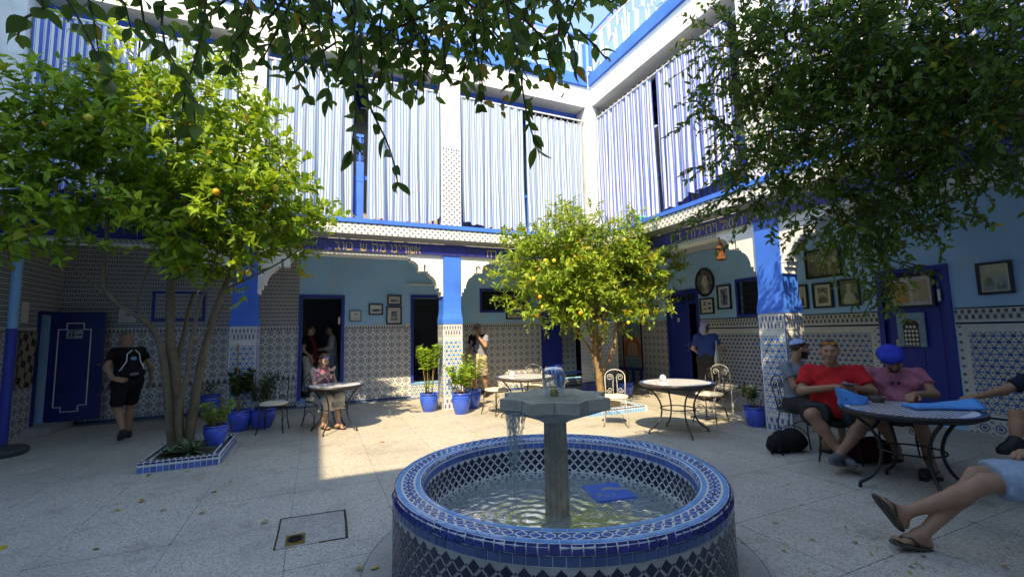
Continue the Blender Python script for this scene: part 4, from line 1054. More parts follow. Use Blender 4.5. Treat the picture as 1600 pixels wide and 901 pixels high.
chair((6.02, 5.55, 0), R(-75), 'cream cushioned iron chair pushed to the sunlit table on its right', M['rust_iron'], seat_z=.43)
chair((6.98, 6.02, 0), R(105), 'cream cushioned chair with white scroll back near the hexagon wall', M['white_iron'])
chair((5.57, 3.31, 0), R(-58), 'black iron chair under the man in the red shirt', M['black'], 'black')
chair((5.87, 3.97, 0), R(12), 'black scroll back chair under the man with the skull cap', M['black'], 'black')
chair((6.12, 2.98, 0), R(-60), 'black iron chair under the man in the blue cap', M['black'], 'black')
chair((6.50, 1.72, 0), R(-117), 'black iron chair under the person in navy at the right edge', M['black'], 'black')
chair((4.54, 1.24, 0), R(-130), 'black iron chair under the person in pale denim shorts', M['black'], 'black')
# jars and things on tables
def jar(loc, label, r_=.05):
    o = thing('jar', label, 'jar', loc); g = G(); g.lathe([(r_*.6, 0), (r_*.95, .012), (r_, .04), (r_*.92, .062), (r_*.8, .07)], 20, caps=True); g.build('body', M['jarw'], o, True)
    g = G(); g.lathe([(r_*.82, .0705), (r_*.84, .078), (r_*.5, .090), (.01, .094)], 20); g.build('lid', M['jarb'], o, True)
M['jarw'] = mat('jar_white', (.62, .66, .72), .3, .1, 20); M['jarb'] = mat('jar_pale_blue', (.40, .48, .66), .3, .1, 20)
jar((4.98, 5.48, .746), 'small white lidded jar on the sunlit mosaic table'); jar((3.30, 7.52, .746), 'small pale lidded jar on the table behind the spray')
ash = thing('ashtray', 'dark patterned clay ashtray on the near table beside a blue bag', 'ashtray', (5.36, 2.76, .746))
g = G(); g.lathe([(.05, 0), (.062, .02), (.065, .05), (.058, .052), (.05, .03), (.001, .025)], 24, caps=False); g.build('bowl', mat('ash_brown', (.07, .05, .045), .4, .6, 40), ash, True)
g = G(); g.lathe([(.062, .050), (.07, .056), (.066, .062), (.052, .06)], 24, caps=False); g.build('rim', mat('ash_rim', (.20, .17, .15), .4, .5, 40), ash, True)
M['bagblue'] = mat('blue_paper', (.035, .30, .74), .55, .06, 6, .2, 30)
def sheetbag(label, pts, loc, name='paper_bag', th=.02):
    o = thing(name, label, 'bag', loc); g = G(); n = len(pts)
    g.add([p for p in pts], []); return o, g
# standing crumpled bag: folded sheet with a round punch hole
o = thing('paper_bag', 'crumpled bright blue paper bag standing on the near table by the red shirt', 'bag', (5.04, 2.83, .747))
g = G(); V = []; nu, nv = 9, 7
for j in range(nv):
    for i in range(nu):
        a = i/(nu-1); b = j/(nv-1); V.append((-.12+.26*a - .05*b*(1-a), -.02-.05*math.sin(a*math.pi)*(1-b*.6)+.012*math.sin(a*9+b*4), (.165-.085*a)*b + .012*math.sin(a*6)*b))
for j in range(nv):
    for i in range(nu):
        a = i/(nu-1); b = j/(nv-1); V.append((-.12+.26*a, .035+.05*math.sin(a*math.pi)*(1-b)-.03*b+.01*math.sin(a*7-b*3), (.155-.085*a)*b))
q = nu*nv; idx = lambda s_, j, i: s_*q+j*nu+i
F = [(idx(0, j, i), idx(0, j, i+1), idx(0, j+1, i+1), idx(0, j+1, i)) for j in range(nv-1) for i in range(nu-1)]+[(idx(1, j, i+1), idx(1, j, i), idx(1, j+1, i), idx(1, j+1, i+1)) for j in range(nv-1) for i in range(nu-1)]
F += [(idx(0, nv-1, i), idx(0, nv-1, i+1), idx(1, nv-1, i+1), idx(1, nv-1, i)) for i in range(nu-1)]+[(idx(0, j, 0), idx(0, j+1, 0), idx(1, j+1, 0), idx(1, j, 0)) for j in range(nv-1)]+[(idx(0, j+1, nu-1), idx(0, j, nu-1), idx(1, j, nu-1), idx(1, j+1, nu-1)) for j in range(nv-1)]
g.add(V, F); g.build('bag', M['bagblue'], o, True); o.rotation_euler = (0, 0, R(-32))
g = G(); g.ball((-.07, -.045, .05), (.012, .006, .012), 10, 6); g.build('punch_hole', M['frame_black'], o)
o = thing('paper_bag', 'flat folded bright blue paper bag lying on the right side of the near table', 'bag', (5.42, 2.27, .747), R(-34))
g = G(); V = []; nu, nv = 13, 7
for s_ in (0, 1):
    for j in range(nv):
        for i in range(nu):
            a = i/(nu-1); b = j/(nv-1); h = .006 if s_ == 0 else .028+.055*a**1.3*math.sin(b*math.pi)**.6+.022*math.sin(a*5+b*4)*math.sin(b*math.pi)
            V.append((-.27+.54*a, -.11+.22*b+.03*math.sin(a*4), h))
q = nu*nv
F = [(idx(1, j, i), idx(1, j, i+1), idx(1, j+1, i+1), idx(1, j+1, i)) for j in range(nv-1) for i in range(nu-1)]+[(idx(0, j, i+1), idx(0, j, i), idx(0, j+1, i), idx(0, j+1, i+1)) for j in range(nv-1) for i in range(nu-1)]
bd_ = [(0, i) for i in range(nu)]+[(j, nu-1) for j in range(1, nv)]+[(nv-1, i) for i in range(nu-2, -1, -1)]+[(j, 0) for j in range(nv-2, 0, -1)]
F += [(idx(0, *bd_[k]), idx(0, *bd_[(k+1) % len(bd_)]), idx(1, *bd_[(k+1) % len(bd_)]), idx(1, *bd_[k])) for k in range(len(bd_))]
g.add(V, F); g.build('bag', M['bagblue'], o, True)
# ------------------------------------------------------------ flower pots and plants
def leafmat(name, c, c2, trans=.35, rough=.45):
    m, t, p = newmat(name); a = t.nodes.new('ShaderNodeAttribute'); a.attribute_name = 'tint'; s_ = t.nodes.new('ShaderNodeSeparateColor'); t.links.new(a.outputs['Color'], s_.inputs[0])
    k = X(t, s_.outputs[0]); yl = X(t, s_.outputs[1])
    c_ = mix(t, k, c, c2); c_ = mix(t, yl, c_, (.42, .28, .03))
    t.links.new(c_, p.inputs['Base Color']); p.inputs['Roughness'].default_value = rough; p.inputs['Specular IOR Level'].default_value = .35
    tr = t.nodes.new('ShaderNodeBsdfTranslucent'); hs = t.nodes.new('ShaderNodeHueSaturation'); hs.inputs['Value'].default_value = 1.5; hs.inputs['Hue'].default_value = .485; t.links.new(c_, hs.inputs['Color']); t.links.new(hs.outputs[0], tr.inputs[0])
    mx = t.nodes.new('ShaderNodeMixShader'); mx.inputs[0].default_value = trans; t.links.new(p.outputs[0], mx.inputs[1]); t.links.new(tr.outputs[0], mx.inputs[2]); t.links.new(mx.outputs[0], t.nodes['Material Output'].inputs[0]); return m
class Leaves:
    """many small folded leaves; numpy arrays until build"""
    def __init__(s): s.p = []; s.d = []; s.n = []; s.l = []; s.w = []; s.t = []; s.y = []
    def add(s, p, d, n, l, w, t, y=0.0): s.p.append(p); s.d.append(d); s.n.append(n); s.l.append(l); s.w.append(w); s.t.append(t); s.y.append(y)
    def mesh(s, name, m, sel=None, fine=False):
        P = np.array(s.p); D = np.array(s.d); N_ = np.array(s.n); L = np.array(s.l)[:, None]; W = np.array(s.w)[:, None]; T = np.array(s.t); Y = np.array(s.y)
        if sel is not None: P, D, N_, L, W, T, Y = P[sel], D[sel], N_[sel], L[sel], W[sel], T[sel], Y[sel]
        D = D/(np.linalg.norm(D, axis=1, keepdims=True)+1e-9); S_ = np.cross(D, N_); S_ /= (np.linalg.norm(S_, axis=1, keepdims=True)+1e-9); U = np.cross(S_, D)
        st_ = [(.10, .20), (.25, .42), (.42, .50), (.60, .45), (.76, .31), (.90, .13)] if fine else [(.30, .46), (.68, .38)]
        pts = [P]; cu = rng.uniform(-.08, .52, (len(P), 1)); tw_ = rng.uniform(-.16, .16, (len(P), 1))
        for t, w_ in st_:
            c = -cu*t*t
            q_ = S_*L*tw_*t*t; pts += [P+D*L*t+S_*W*w_+U*(W*w_*.32+L*c)+q_, P+D*L*(t+.012)+U*L*c+q_, P+D*L*t-S_*W*w_+U*(W*w_*.32+L*c)+q_]
        pts.append(P+D*L-U*L*cu+S_*L*tw_); k = len(pts); e = k-1
        V = np.stack(pts, 1).reshape(-1, 3); n = len(P); base = (np.arange(n)*k)[:, None]
        tr = [(0, 1, 2), (0, 2, 3), (e, e-2, e-3), (e, e-1, e-2)]; qd = []
        for q in range(len(st_)-1): a = 1+3*q; qd += [(a, a+3, a+4, a+1), (a+1, a+4, a+5, a+2)]
        T3 = (base[:, :, None]+np.array(tr)[None]).reshape(-1, 3); Q4 = (base[:, :, None]+np.array(qd)[None]).reshape(-1, 4)
        me = bpy.data.meshes.new(name); me.vertices.add(len(V)); me.vertices.foreach_set('co', V.ravel())
        loops = np.concatenate([T3.ravel(), Q4.ravel()]); me.loops.add(len(loops)); me.loops.foreach_set('vertex_index', loops.astype(np.int32))
        st = np.concatenate([np.arange(len(T3))*3, len(T3)*3+np.arange(len(Q4))*4]); me.polygons.add(len(st)); me.polygons.foreach_set('loop_start', st.astype(np.int32))
        me.polygons.foreach_set('use_smooth', np.ones(len(st), bool)); me.update(calc_edges=True)
        ca = me.color_attributes.new('tint', 'FLOAT_COLOR', 'POINT'); c = np.zeros((n, k, 4), np.float32); c[:, :, 0] = T[:, None]; c[:, :, 1] = Y[:, None]; c[:, :, 3] = 1; ca.data.foreach_set('color', c.ravel())
        me.materials.append(m); return me
    def build(s, name, m, parent, kind=None):
        o = mesh_obj(name, s.mesh(name, m), parent)
        if kind: o['kind'] = kind
        return o
def rv(sc_=1.0): v = rng.normal(size=3); return v/np.linalg.norm(v)*sc_
def rosette(Lv, p, d, n, l, w, t, y=0, spread=.9, up=.25):
    d = np.array(d, float); d /= np.linalg.norm(d); a = np.cross(d, (.3, .2, .9)); a /= np.linalg.norm(a); b = np.cross(d, a)
    for k in range(n):
        th = k*2.4+rng.uniform(0, .5); dd = d*rng.uniform(.1, .9)+spread*(math.cos(th)*a+math.sin(th)*b)+np.array((0, 0, up))
        Lv.add(np.array(p)+dd*.01, dd, d+rv(.4), l*rng.uniform(.7, 1.15), w*rng.uniform(.8, 1.1), np.clip(t+rng.normal(0, .2), 0, 1), y if rng.random() < .9 else min(1, y+.5))
M['l_pot'] = leafmat('pot_plant_leaf', (.10, .22, .025), (.26, .44, .05)); M['l_dark'] = leafmat('dark_plant_leaf', (.02, .05, .015), (.05, .11, .03), .2); M['l_agave'] = leafmat('agave_leaf', (.05, .11, .06), (.12, .20, .10), .1)
M['stem'] = mat('plant_stem', (.22, .15, .07), .8, .3, 30); M['stake'] = mat('bamboo', (.30, .17, .06), .6, .2, 20)
def pot(loc, r_, h, label, name='flower_pot', plant=None):
    o = thing(name, label, 'potted plant', loc, group='blue glazed pots of plants')
    g = G(); g.lathe([(r_*.62, 0), (r_*.66, .01), (r_*.86, h*.35), (r_*.98, h*.66), (r_*.97, h*.82), (r_*.90, h*.90), (r_*1.0, h*.93), (r_*1.03, h*.97), (r_*.99, h), (r_*.90, h*.99), (r_*.86, h*.90), (.001, h*.89)], 32, caps=True); facets(g.build('pot', M['pot'], o), 50)
    g = G(); g.lathe([(.001, h*.905), (r_*.86, h*.90)], 20, caps=False); g.build('soil', M['soil'], o)
    return o, h*.9
def stems(o, z0, n, h, r_, m, lean=.35, l=.07, w=.04, leafn=7, tint=.6, fill=.5, stem_r=.008):
    Lv = Leaves(); g = G()
    for k in range(n):
        a = TAU*k/n+rng.uniform(0, .8); le = lean*rng.uniform(.3, 1); b = np.array((.35*r_*math.cos(a), .35*r_*math.sin(a), z0)); hh = h*rng.uniform(.65, 1.0); pts = []
        for t in np.linspace(0, 1, 6): pts.append(b+np.array((math.cos(a)*le*t**1.4*hh, math.sin(a)*le*t**1.4*hh, hh*t))+rng.normal(0, .008, 3)*(t > 0))
        g.tube(pts, [stem_r*(1-.6*t) for t in np.linspace(0, 1, 6)], 5)
        for t in np.linspace(fill, 1.0, max(2, int(hh/.06))):
            i = min(4, int(t*5)); p = pts[i]+(pts[i+1]-pts[i])*(t*5-i); rosette(Lv, p+rv(.02), pts[-1]-pts[0], leafn, l, w, tint)
    g.build('stem_cluster', M['stem'], o, True)['kind'] = 'stuff'; Lv.build('foliage', m, o, 'stuff')
def straps(o, z0, n, l, w, m, c=(0, 0), droop=1.0, tint=.6):
    g = Leaves()
    for k in range(n):
        a = rng.uniform(0, TAU); e = rng.uniform(.3, 1.2); p = np.array((c[0], c[1], z0)); d = np.array((math.cos(a)*math.cos(e), math.sin(a)*math.cos(e), math.sin(e))); L_ = l*rng.uniform(.6, 1); k_ = 4
        for i in range(k_):
            g.add(p, d, np.array((0, 0, 1.0))+.2*rv(), L_/k_*1.15, w*(1-.2*i), np.clip(tint+rng.normal(0, .15), 0, 1)); p = p+d*L_/k_; d = d+np.array((0, 0, -.28*droop)); d /= np.linalg.norm(d)
    g.build('strap_leaf_cluster', m, o, 'stuff')
o, z = pot((2.11, 9.02, 0), .185, .36, 'blue pot with a tall leggy shrub left of the middle column'); stems(o, z, 6, 1.12, .18, M['l_pot'], .2, .085, .05, 6, .7, .55, .012); straps(o, z+.12, 13, .5, .03, M['l_pot'], (-.05, -.04), 1.0, .9)
o, z = pot((2.60, 8.42, 0), .185, .40, 'blue pot with a bushy bright green plant in front of the middle column'); stems(o, z, 16, .56, .2, M['l_pot'], .55, .062, .045, 7, .8, .4)
o, z = pot((3.00, 8.92, 0), .18, .37, 'blue pot half hidden at the right of the bushy bright green plant'); stems(o, z, 9, .74, .18, M['l_pot'], .45, .06, .035, 6, .55, .45)
o, z = pot((6.37, 4.99, 0), .18, .30, 'blue pot with sparse dark leaves at the foot of the right column'); stems(o, z, 7, .34, .18, M['l_dark'], .9, .085, .04, 5, .6, .6)
o, z = pot((-1.24, 7.36, .10), .15, .27, 'small blue pot with a dense yellowish shrub inside the left tree bed'); stems(o, z, 26, .36, .2, M['l_pot'], .7, .035, .026, 8, .35, .25, .005)
o, z = pot((-1.16, 8.82, 0), .17, .34, 'dark blue pot with a bamboo stake at the foot of the left column'); stems(o, z, 5, .8, .15, M['l_dark'], .3, .12, .07, 4, .6, .5)
g = G(); g.tube([(-.03, 0, z), (-.06, .02, 1.45)], .012, 6); g.build('stake', M['stake'], o)
o, z = pot((-.83, 8.92, 0), .215, .34, 'wide blue pot with a feathery dark palm right of the left column'); stems(o, z, 9, .62, .2, M['l_dark'], .35, .10, .02, 9, .6, .3); straps(o, z+.3, 40, .42, .018, M['l_dark'], (0, 0), .8, .7)
o, z = pot((-1.95, 10.80, 0), .20, .42, 'blue pot standing by the tiled wall behind the left tree trunk'); stems(o, z, 4, .3, .15, M['l_dark'], .5, .07, .04, 4)
o, z = pot((6.55, 8.50, 0), .22, .34, 'pair of blue glazed pots at the foot of the corner pier'.replace('pair of blue glazed pots', 'round blue glazed pot')); stems(o, z, 6, .25, .2, M['l_dark'], .7, .06, .03, 5)
tr_ = absthing('planter', 'low rectangular dark blue planter beside the corner pier left of the trunk', 'planter', (5.85, 8.72, 0))
g = G(); g.bev(5.62, 6.02, 8.62, 8.84, 0, .36, .02); B(g, 'trough', M['cobalt_dark'], tr_)
g = G(); g.box(5.64, 6.00, 8.64, 8.82, .3601, .366); B(g, 'soil', M['soil'], tr_)
dk = absthing('stone_base', 'dark round stone base at the far left edge of the floor', 'base', (-3.95, 8.72, 0))
g = G(); g.lathe([(.30, 0), (.33, .03), (.34, .07), (.30, .10), (.001, .11)], 32, (-4.02, 8.62, 0)); B(g, 'disc', mat('dark_stone', (.05, .055, .06), .5, .3, 8, .3, 30), dk, True)
# ------------------------------------------------------------ pictures and signs
def pic(W_, u0, u1, z0, z1, label, art, fw_=.035, mt=.05, frame='frame_black', lean=.0, name='picture', cat='picture'):
    o = absthing(name, label, cat, (((u0+u1)/2), W_.at, (z0+z1)/2) if W_.ax == 'y' else (W_.at, (u0+u1)/2, (z0+z1)/2)); d = .013
    W_.frame('frame', M[frame], u0, u1, z0, z1, fw_, d, d+.035, True, o)
    W_.slab('mat_board', M['paper'], u0+fw_, u1-fw_, z0+fw_, z1-fw_, d, d+.012, o)
    if art: art(W_, o, u0+fw_+mt, u1-fw_-mt, z0+fw_+mt, z1-fw_-mt, d+.012)
    g = G(); W_.slab('', 0, u0+fw_, u1-fw_, z0+fw_, z1-fw_, d+.018, d+.0195, g=g); B(g, 'glass', M['glass'], o)
    return o
m, t, p = newmat('picture_glass'); t.nodes.remove(p); tr = t.nodes.new('ShaderNodeBsdfTransparent'); gl = t.nodes.new('ShaderNodeBsdfGlossy'); gl.inputs['Roughness'].default_value = .05; mx = t.nodes.new('ShaderNodeMixShader'); mx.inputs[0].default_value = .06
t.links.new(tr.outputs[0], mx.inputs[1]); t.links.new(gl.outputs[0], mx.inputs[2]); t.links.new(mx.outputs[0], t.nodes['Material Output'].inputs[0]); M['glass'] = m
def photo_mat(name, lo, hi, sc_=9):
    m, t, p = newmat(name); n = ((noise(t, sc_, 4, .6)-.5)*4+.4).op('ADD', 0, clamp=True); t.links.new(mix(t, n, lo, hi), p.inputs['Base Color']); p.inputs['Roughness'].default_value = .5; return m
M['ph_dark'] = photo_mat('old_photo_dark', (.03, .03, .03), (.22, .21, .19)); M['ph_mid'] = photo_mat('old_photo_grey', (.14, .15, .135), (.42, .42, .37)); M['ph_light'] = photo_mat('old_photo_pale', (.40, .42, .36), (.55, .55, .46)); M['ph_green'] = photo_mat('old_photo_green', (.05, .09, .08), (.18, .24, .20)); M['ink'] = photo_mat('blue_ink', (.03, .05, .16), (.40, .44, .55), 30); M['orange_paper'] = photo_mat('orange_paper', (.62, .36, .08), (.70, .45, .15), 14); M['tan_paper'] = photo_mat('tan_paper', (.56, .44, .24), (.64, .52, .32), 14)
def blob(W_, o, u, z, a, b, d, m, n=14, name='figure', flat=0):
    g = G(); pts = [(u+a*math.cos(t), max(z-b*(1-flat), z+b*math.sin(t))) for t in np.linspace(0, TAU, n, False)]
    s = W_.sgn; f_ = (lambda uu, zz, dd: (uu, W_.at-s*dd, zz)) if W_.ax == 'y' else (lambda uu, zz, dd: (W_.at-s*dd, uu, zz))
    g.prism(pts, d, d+.0012, fn=f_); B(g, name, m, o)
def art_portrait(bgm, coat='ph_dark', face='ph_light', hat=None):
    def f(W_, o, u0, u1, z0, z1, d):
        W_.slab('print', M[bgm], u0, u1, z0, z1, 0, d+.001, o); c = (u0+u1)/2; h = z1-z0; w_ = u1-u0
        blob(W_, o, c, z0+h*.12, w_*.36, h*.42, d+.0012, M[coat], flat=.72); blob(W_, o, c, z0+h*.66, w_*.14, h*.15, d+.0026, M[face]); 
        if hat: blob(W_, o, c, z0+h*.80, w_*.15, h*.07, d+.004, M[hat])
    return f
def art_group(bgm, n=3, coat='ph_dark', face='ph_light'):
    def f(W_, o, u0, u1, z0, z1, d):
        W_.slab('print', M[bgm], u0, u1, z0, z1, 0, d+.001, o); h = z1-z0; w_ = u1-u0
        for k in range(n):
            c = u0+w_*(k+.5)/n; q = .06*((k*7) % 3-1)
            blob(W_, o, c, z0+h*(.14+q*.3), w_*.42/n, h*.42, d+.0012+k*.0002, M[coat], flat=.7); blob(W_, o, c, z0+h*(.66+q), w_*.13/n*1.4, h*.13, d+.003, M[face])
    return f
def art_prints(cols_):
    def f(W_, o, u0, u1, z0, z1, d):
        for (a, b, c, e, m_) in cols_: W_.slab('print', M[m_], u0+(u1-u0)*a, u0+(u1-u0)*b, z0+(z1-z0)*c, z0+(z1-z0)*e, 0, d+.001, o)
    return f
pic(bw, .71, .97, 1.88, 2.14, 'small white framed notice left of the tilted harbour print', art_prints([(.3, .7, .62, .8, 'ink'), (.2, .8, .28, .31, 'ph_mid'), (.3, .7, .18, .21, 'ph_mid')]), .012, .02, name='notice', cat='notice')
pic(bw, 1.14, 1.47, 2.03, 2.30, 'black framed landscape print hung lowest left of the column', art_prints([(0, 1, 0, 1, 'paper'), (.1, .9, .15, .55, 'ink')]), .03, .03)
pic(bw, 1.57, 1.91, 2.27, 2.52, 'black framed blue boat print hung above the taller print', art_prints([(.12, .88, .1, .6, 'ink')]), .03, .035)
pic(bw, 1.55, 1.92, 1.80, 2.24, 'tall black framed blue street print beside the second doorway', art_prints([(.1, .9, .05, .3, 'ph_mid'), (.2, .85, .35, .85, 'ink')]), .03, .045)
pic(bw, 4.72, 5.2, 1.90, 2.24, 'black framed picture half hidden by the middle tree crown', art_prints([(.1, .9, .1, .9, 'ph_mid')]), .03, .04)
pic(bw, -3.56, -3.30, 1.90, 2.16, 'white notice with two footprints over the small grid tiles', art_prints([(.34, .46, .45, .8, 'ph_mid'), (.54, .66, .45, .8, 'ph_mid'), (.2, .8, .2, .23, 'ph_mid')]), .01, .02, 'paper', name='notice', cat='notice')
pic(rw, 9.49, 9.86, 1.99, 2.2, 'small black framed picture left of the ajar blue door', art_prints([(.1, .9, .1, .9, 'ph_mid')]), .03, .03)
pic(rw, 7.13, 7.51, 1.97, 2.53, 'black framed standing portrait beside the oval portrait', art_prints([(0, 1, 0, 1, 'ph_mid'), (.36, .64, .08, .85, 'ph_dark')]), .035, .06)
pic(rw, 7.62, 8.03, 1.88, 2.26, 'black framed set of four small blue photographs below the oval portrait', art_prints([(.1, .4, .6, .85, 'ink'), (.62, .85, .55, .95, 'ph_mid'), (.1, .4, .2, .42, 'ph_green'), (.6, .9, .15, .35, 'ink')]), .03, .03)
pic(rw, 4.77, 5.42, 2.43, 2.97, 'large black framed group photograph above three portraits', art_group('ph_mid', 3), .04, .0)
pic(rw, 5.42, 5.62, 1.87, 2.34, 'black framed portrait partly hidden by the right blue column', art_portrait('ph_light'), .03, .035)
pic(rw, 4.97, 5.33, 1.87, 2.34, 'black framed portrait of a seated bearded man in dark robes', art_portrait('ph_mid', 'ph_dark', 'ph_light', 'ph_dark'), .035, .055)
pic(rw, 4.53, 4.88, 1.88, 2.36, 'black framed portrait of a man in a white robe and turban', art_portrait('ph_green', 'ph_light', 'ph_light', 'ph_light'), .03, .0)
pic(rw, 2.68, 3.04, 1.93, 2.38, 'black framed faded photograph alone at the far right of the wall', art_group('ph_light', 2, 'ph_mid'), .035, .02)
class DoorFace: pass
df = DoorFace(); df.ax, df.at, df.sgn, df.o = 'x', XI-.012, 1, rw.o; df.slab = lambda *a, **k: Wall.slab(df, *a, **k); df.frame = lambda *a, **k: Wall.frame(df, *a, **k)
pic(df, 3.52, 4.12, 1.80, 2.32, 'wide black framed pair of yellowed documents hung on the blue door', art_prints([(0.0, .44, .05, .95, 'tan_paper'), (.55, .98, .0, .85, 'orange_paper')]), .035, .04)
pl = absthing('plaque', 'pale blue arched plaque with rows of round portraits on the blue door', 'plaque', (XI, 3.86, 1.45))
M['plaque'] = mat('plaque_blue', (.20, .34, .44), .5, .25, 25, .5, 50); M['maroon'] = mat('maroon_panel', (.07, .02, .022), .5)
df.slab('board', M['plaque'], 3.68, 4.04, 1.19, 1.72, .012, .035, pl)
g = G(); pts = [(3.76, 1.20), (3.96, 1.20), (3.96, 1.50)]+[(3.86+.11*math.cos(a), 1.52+.09*math.sin(a)) for a in np.linspace(0, math.pi, 9)]+[(3.76, 1.50)]
g.prism(pts, .0355, .040, fn=lambda u, z, d: (XI-.012-d, u, z)); B(g, 'arch_panel', M['maroon'], pl)
for r_ in range(5):
    for c_ in range(4 if r_ < 4 else 3):
        g = G(); uu = 3.86+(c_-(1.5 if r_ < 4 else 1))*.047; zz = 1.235+r_*.066
        g.prism([(uu+.018*math.cos(a), zz+.024*math.sin(a)) for a in np.linspace(0, TAU, 12, False)], .0402, .043, fn=lambda u, z, d: (XI-.012-d, u, z)); B(g, 'medallion', M['paper'], pl)
# oval portrait
ov = absthing('oval_portrait', 'oval black framed portrait of a bearded man above the small photographs', 'picture', (XI, 7.85, 2.65))
f_ = lambda u, z, d: (XI-d, u, z); ovp = lambda a, b, n=36: [(7.85+a*math.cos(t), 2.65+b*math.sin(t)) for t in np.linspace(0, TAU, n, False)]
g = G(); A_, B_ = ovp(.28, .345), ovp(.245, .31); n = 36
V = [f_(*q, .013) for q in A_]+[f_(*q, .05) for q in A_]+[f_(*q, .05) for q in B_]+[f_(*q, .02) for q in B_]
g.add(V, [(r_*n+j, r_*n+(j+1) % n, (r_+1)*n+(j+1) % n, (r_+1)*n+j) for r_ in range(3) for j in range(n)]); B(g, 'frame', M['frame_black'], ov)
g = G(); g.prism(ovp(.246, .311), .014, .022, fn=f_); B(g, 'print', M['ph_dark'], ov)
blob(rw, ov, 7.85, 2.50, .13, .30, .0225, M['tan_paper'] if False else M['ph_mid'], flat=.62); blob(rw, ov, 7.85, 2.70, .075, .12, .0245, M['ph_light']); blob(rw, ov, 7.85, 2.60, .055, .10, .0265, M['ph_light'])
# painting leaning in the corner
pt = absthing('painting', 'tall pink and teal framed painting with a red ring beside the corner pier', 'painting', (XI, 10.65, .36))
rw.frame('frame', M['frame_black'], 10.22, 11.08, .36, 1.78, .03, .014, .05, True, pt)
M['pnt_pink'] = photo_mat('paint_pink', (.55, .27, .26), (.66, .36, .34), 5); M['pnt_teal'] = photo_mat('paint_teal', (.12, .26, .24), (.30, .42, .36), 9); M['pnt_red'] = photo_mat('paint_red', (.45, .10, .05), (.60, .26, .08), 12); M['pnt_yel'] = photo_mat('paint_sand', (.50, .40, .18), (.60, .42, .30), 16); M['pnt_blue'] = photo_mat('paint_harbour', (.06, .20, .28), (.45, .50, .48), 22)
rw.slab('canvas', M['pnt_pink'], 10.25, 11.05, .39, 1.75, .014, .026, pt); rw.slab('canvas_top', M['pnt_teal'], 10.252, 11.048, 1.32, 1.748, .0262, .0268, pt)
blob(rw, pt, 10.65, .92, .38, .46, .027, M['pnt_red'], 24, 'ring'); blob(rw, pt, 10.65, .90, .22, .29, .0285, M['pnt_yel'], 24, 'ring'); blob(rw, pt, 10.65, .62, .36, .20, .0300, M['pnt_blue'], 20, 'ring'); blob(rw, pt, 10.65, .95, .12, .16, .0315, M['pnt_pink'], 20, 'ring')
bn = absthing('bench', 'low blue wooden bench below the tall painting', 'bench', (8.35, 10.55, 0))
g = G(); g.box(8.2, 8.56, 10.2, 10.95, .40, .45); B(g, 'seat', M['cobalt_dark'], bn)
for x in (8.22, 8.50):
    for y in (10.22, 10.88): g = G(); g.box(x, x+.05, y, y+.05, 0, .3995); B(g, 'leg', M['cobalt_dark'], bn)
bn = absthing('bench', 'low bright blue bench in front of the last doorway of the back wall', 'bench', (6.4, 10.6, 0))
g = G(); g.box(6.0, 7.0, 10.45, 10.75, .40, .44); B(g, 'seat', M['cobalt'], bn)
for x in (6.02, 6.94):
    for y in (10.46, 10.70): g = G(); g.box(x, x+.045, y, y+.045, 0, .3995); B(g, 'leg', M['cobalt'], bn)
g = G(); g.box(6.98, 7.03, 10.46, 10.74, .4405, .95); B(g, 'arm_rest', M['cobalt'], bn)
# sign and textile on the left wall
nt = absthing('notice', 'plain white paper sheet pinned on the left wall above the textile', 'notice', (XL, 9.98, 2.05)); g = G(); g.box(XL+.0125, XL+.016, 9.88, 10.08, 1.88, 2.22); B(g, 'sheet', M['paper'], nt)
m, t, p = newmat('carpet'); x, y, z = pos(t); a = (y*5.2+z*2.1).fr()-.5; b = (z*4.6-y*2.4).fr()-.5
k = (a.abs()+b.abs()).lt(.42).mx(a.near(0, .05)); n = noise(t, 9, 3); t.links.new(mix(t, k, (.30, .25, .17), (.035, .03, .028)), p.inputs['Base Color']); p.inputs['Roughness'].default_value = .95
tx = absthing('wall_hanging', 'beige and black patterned textile hanging on the left wall beside the restroom door', 'textile', (XL, 10.1, 1.7)); g = G(); V = []; F = []
for j in range(9):
    for i in range(9): yy = 9.84+.50*i/8; V.append((XL+.035+.012*math.sin(i*1.9+j*.4), yy, 1.72-.92*j/8)); 
F = [(j*9+i, j*9+i+1, (j+1)*9+i+1, (j+1)*9+i) for j in range(8) for i in range(8)]; g.add(V, F); B(g, 'cloth', m, tx, True)
g = G(); g.tube([(XL+.035, 9.80, 1.725), (XL+.035, 10.38, 1.725)], .012, 6); B(g, 'rod', M['dark_wood'], tx)
# fluorescent tube on the back wall
fl_ = absthing('tube_light', 'white fluorescent batten over the second doorway, switched off', 'lamp', (2.5, YI, 2.79)); g = G(); g.box(2.02, 2.98, YI-.05, YI-.001, 2.78, 2.83); B(g, 'batten', M['paper'], fl_)
g = G(); g.tube([(2.04, YI-.075, 2.79), (2.96, YI-.075, 2.79)], .018, 8); B(g, 'tube', M['white'], fl_)
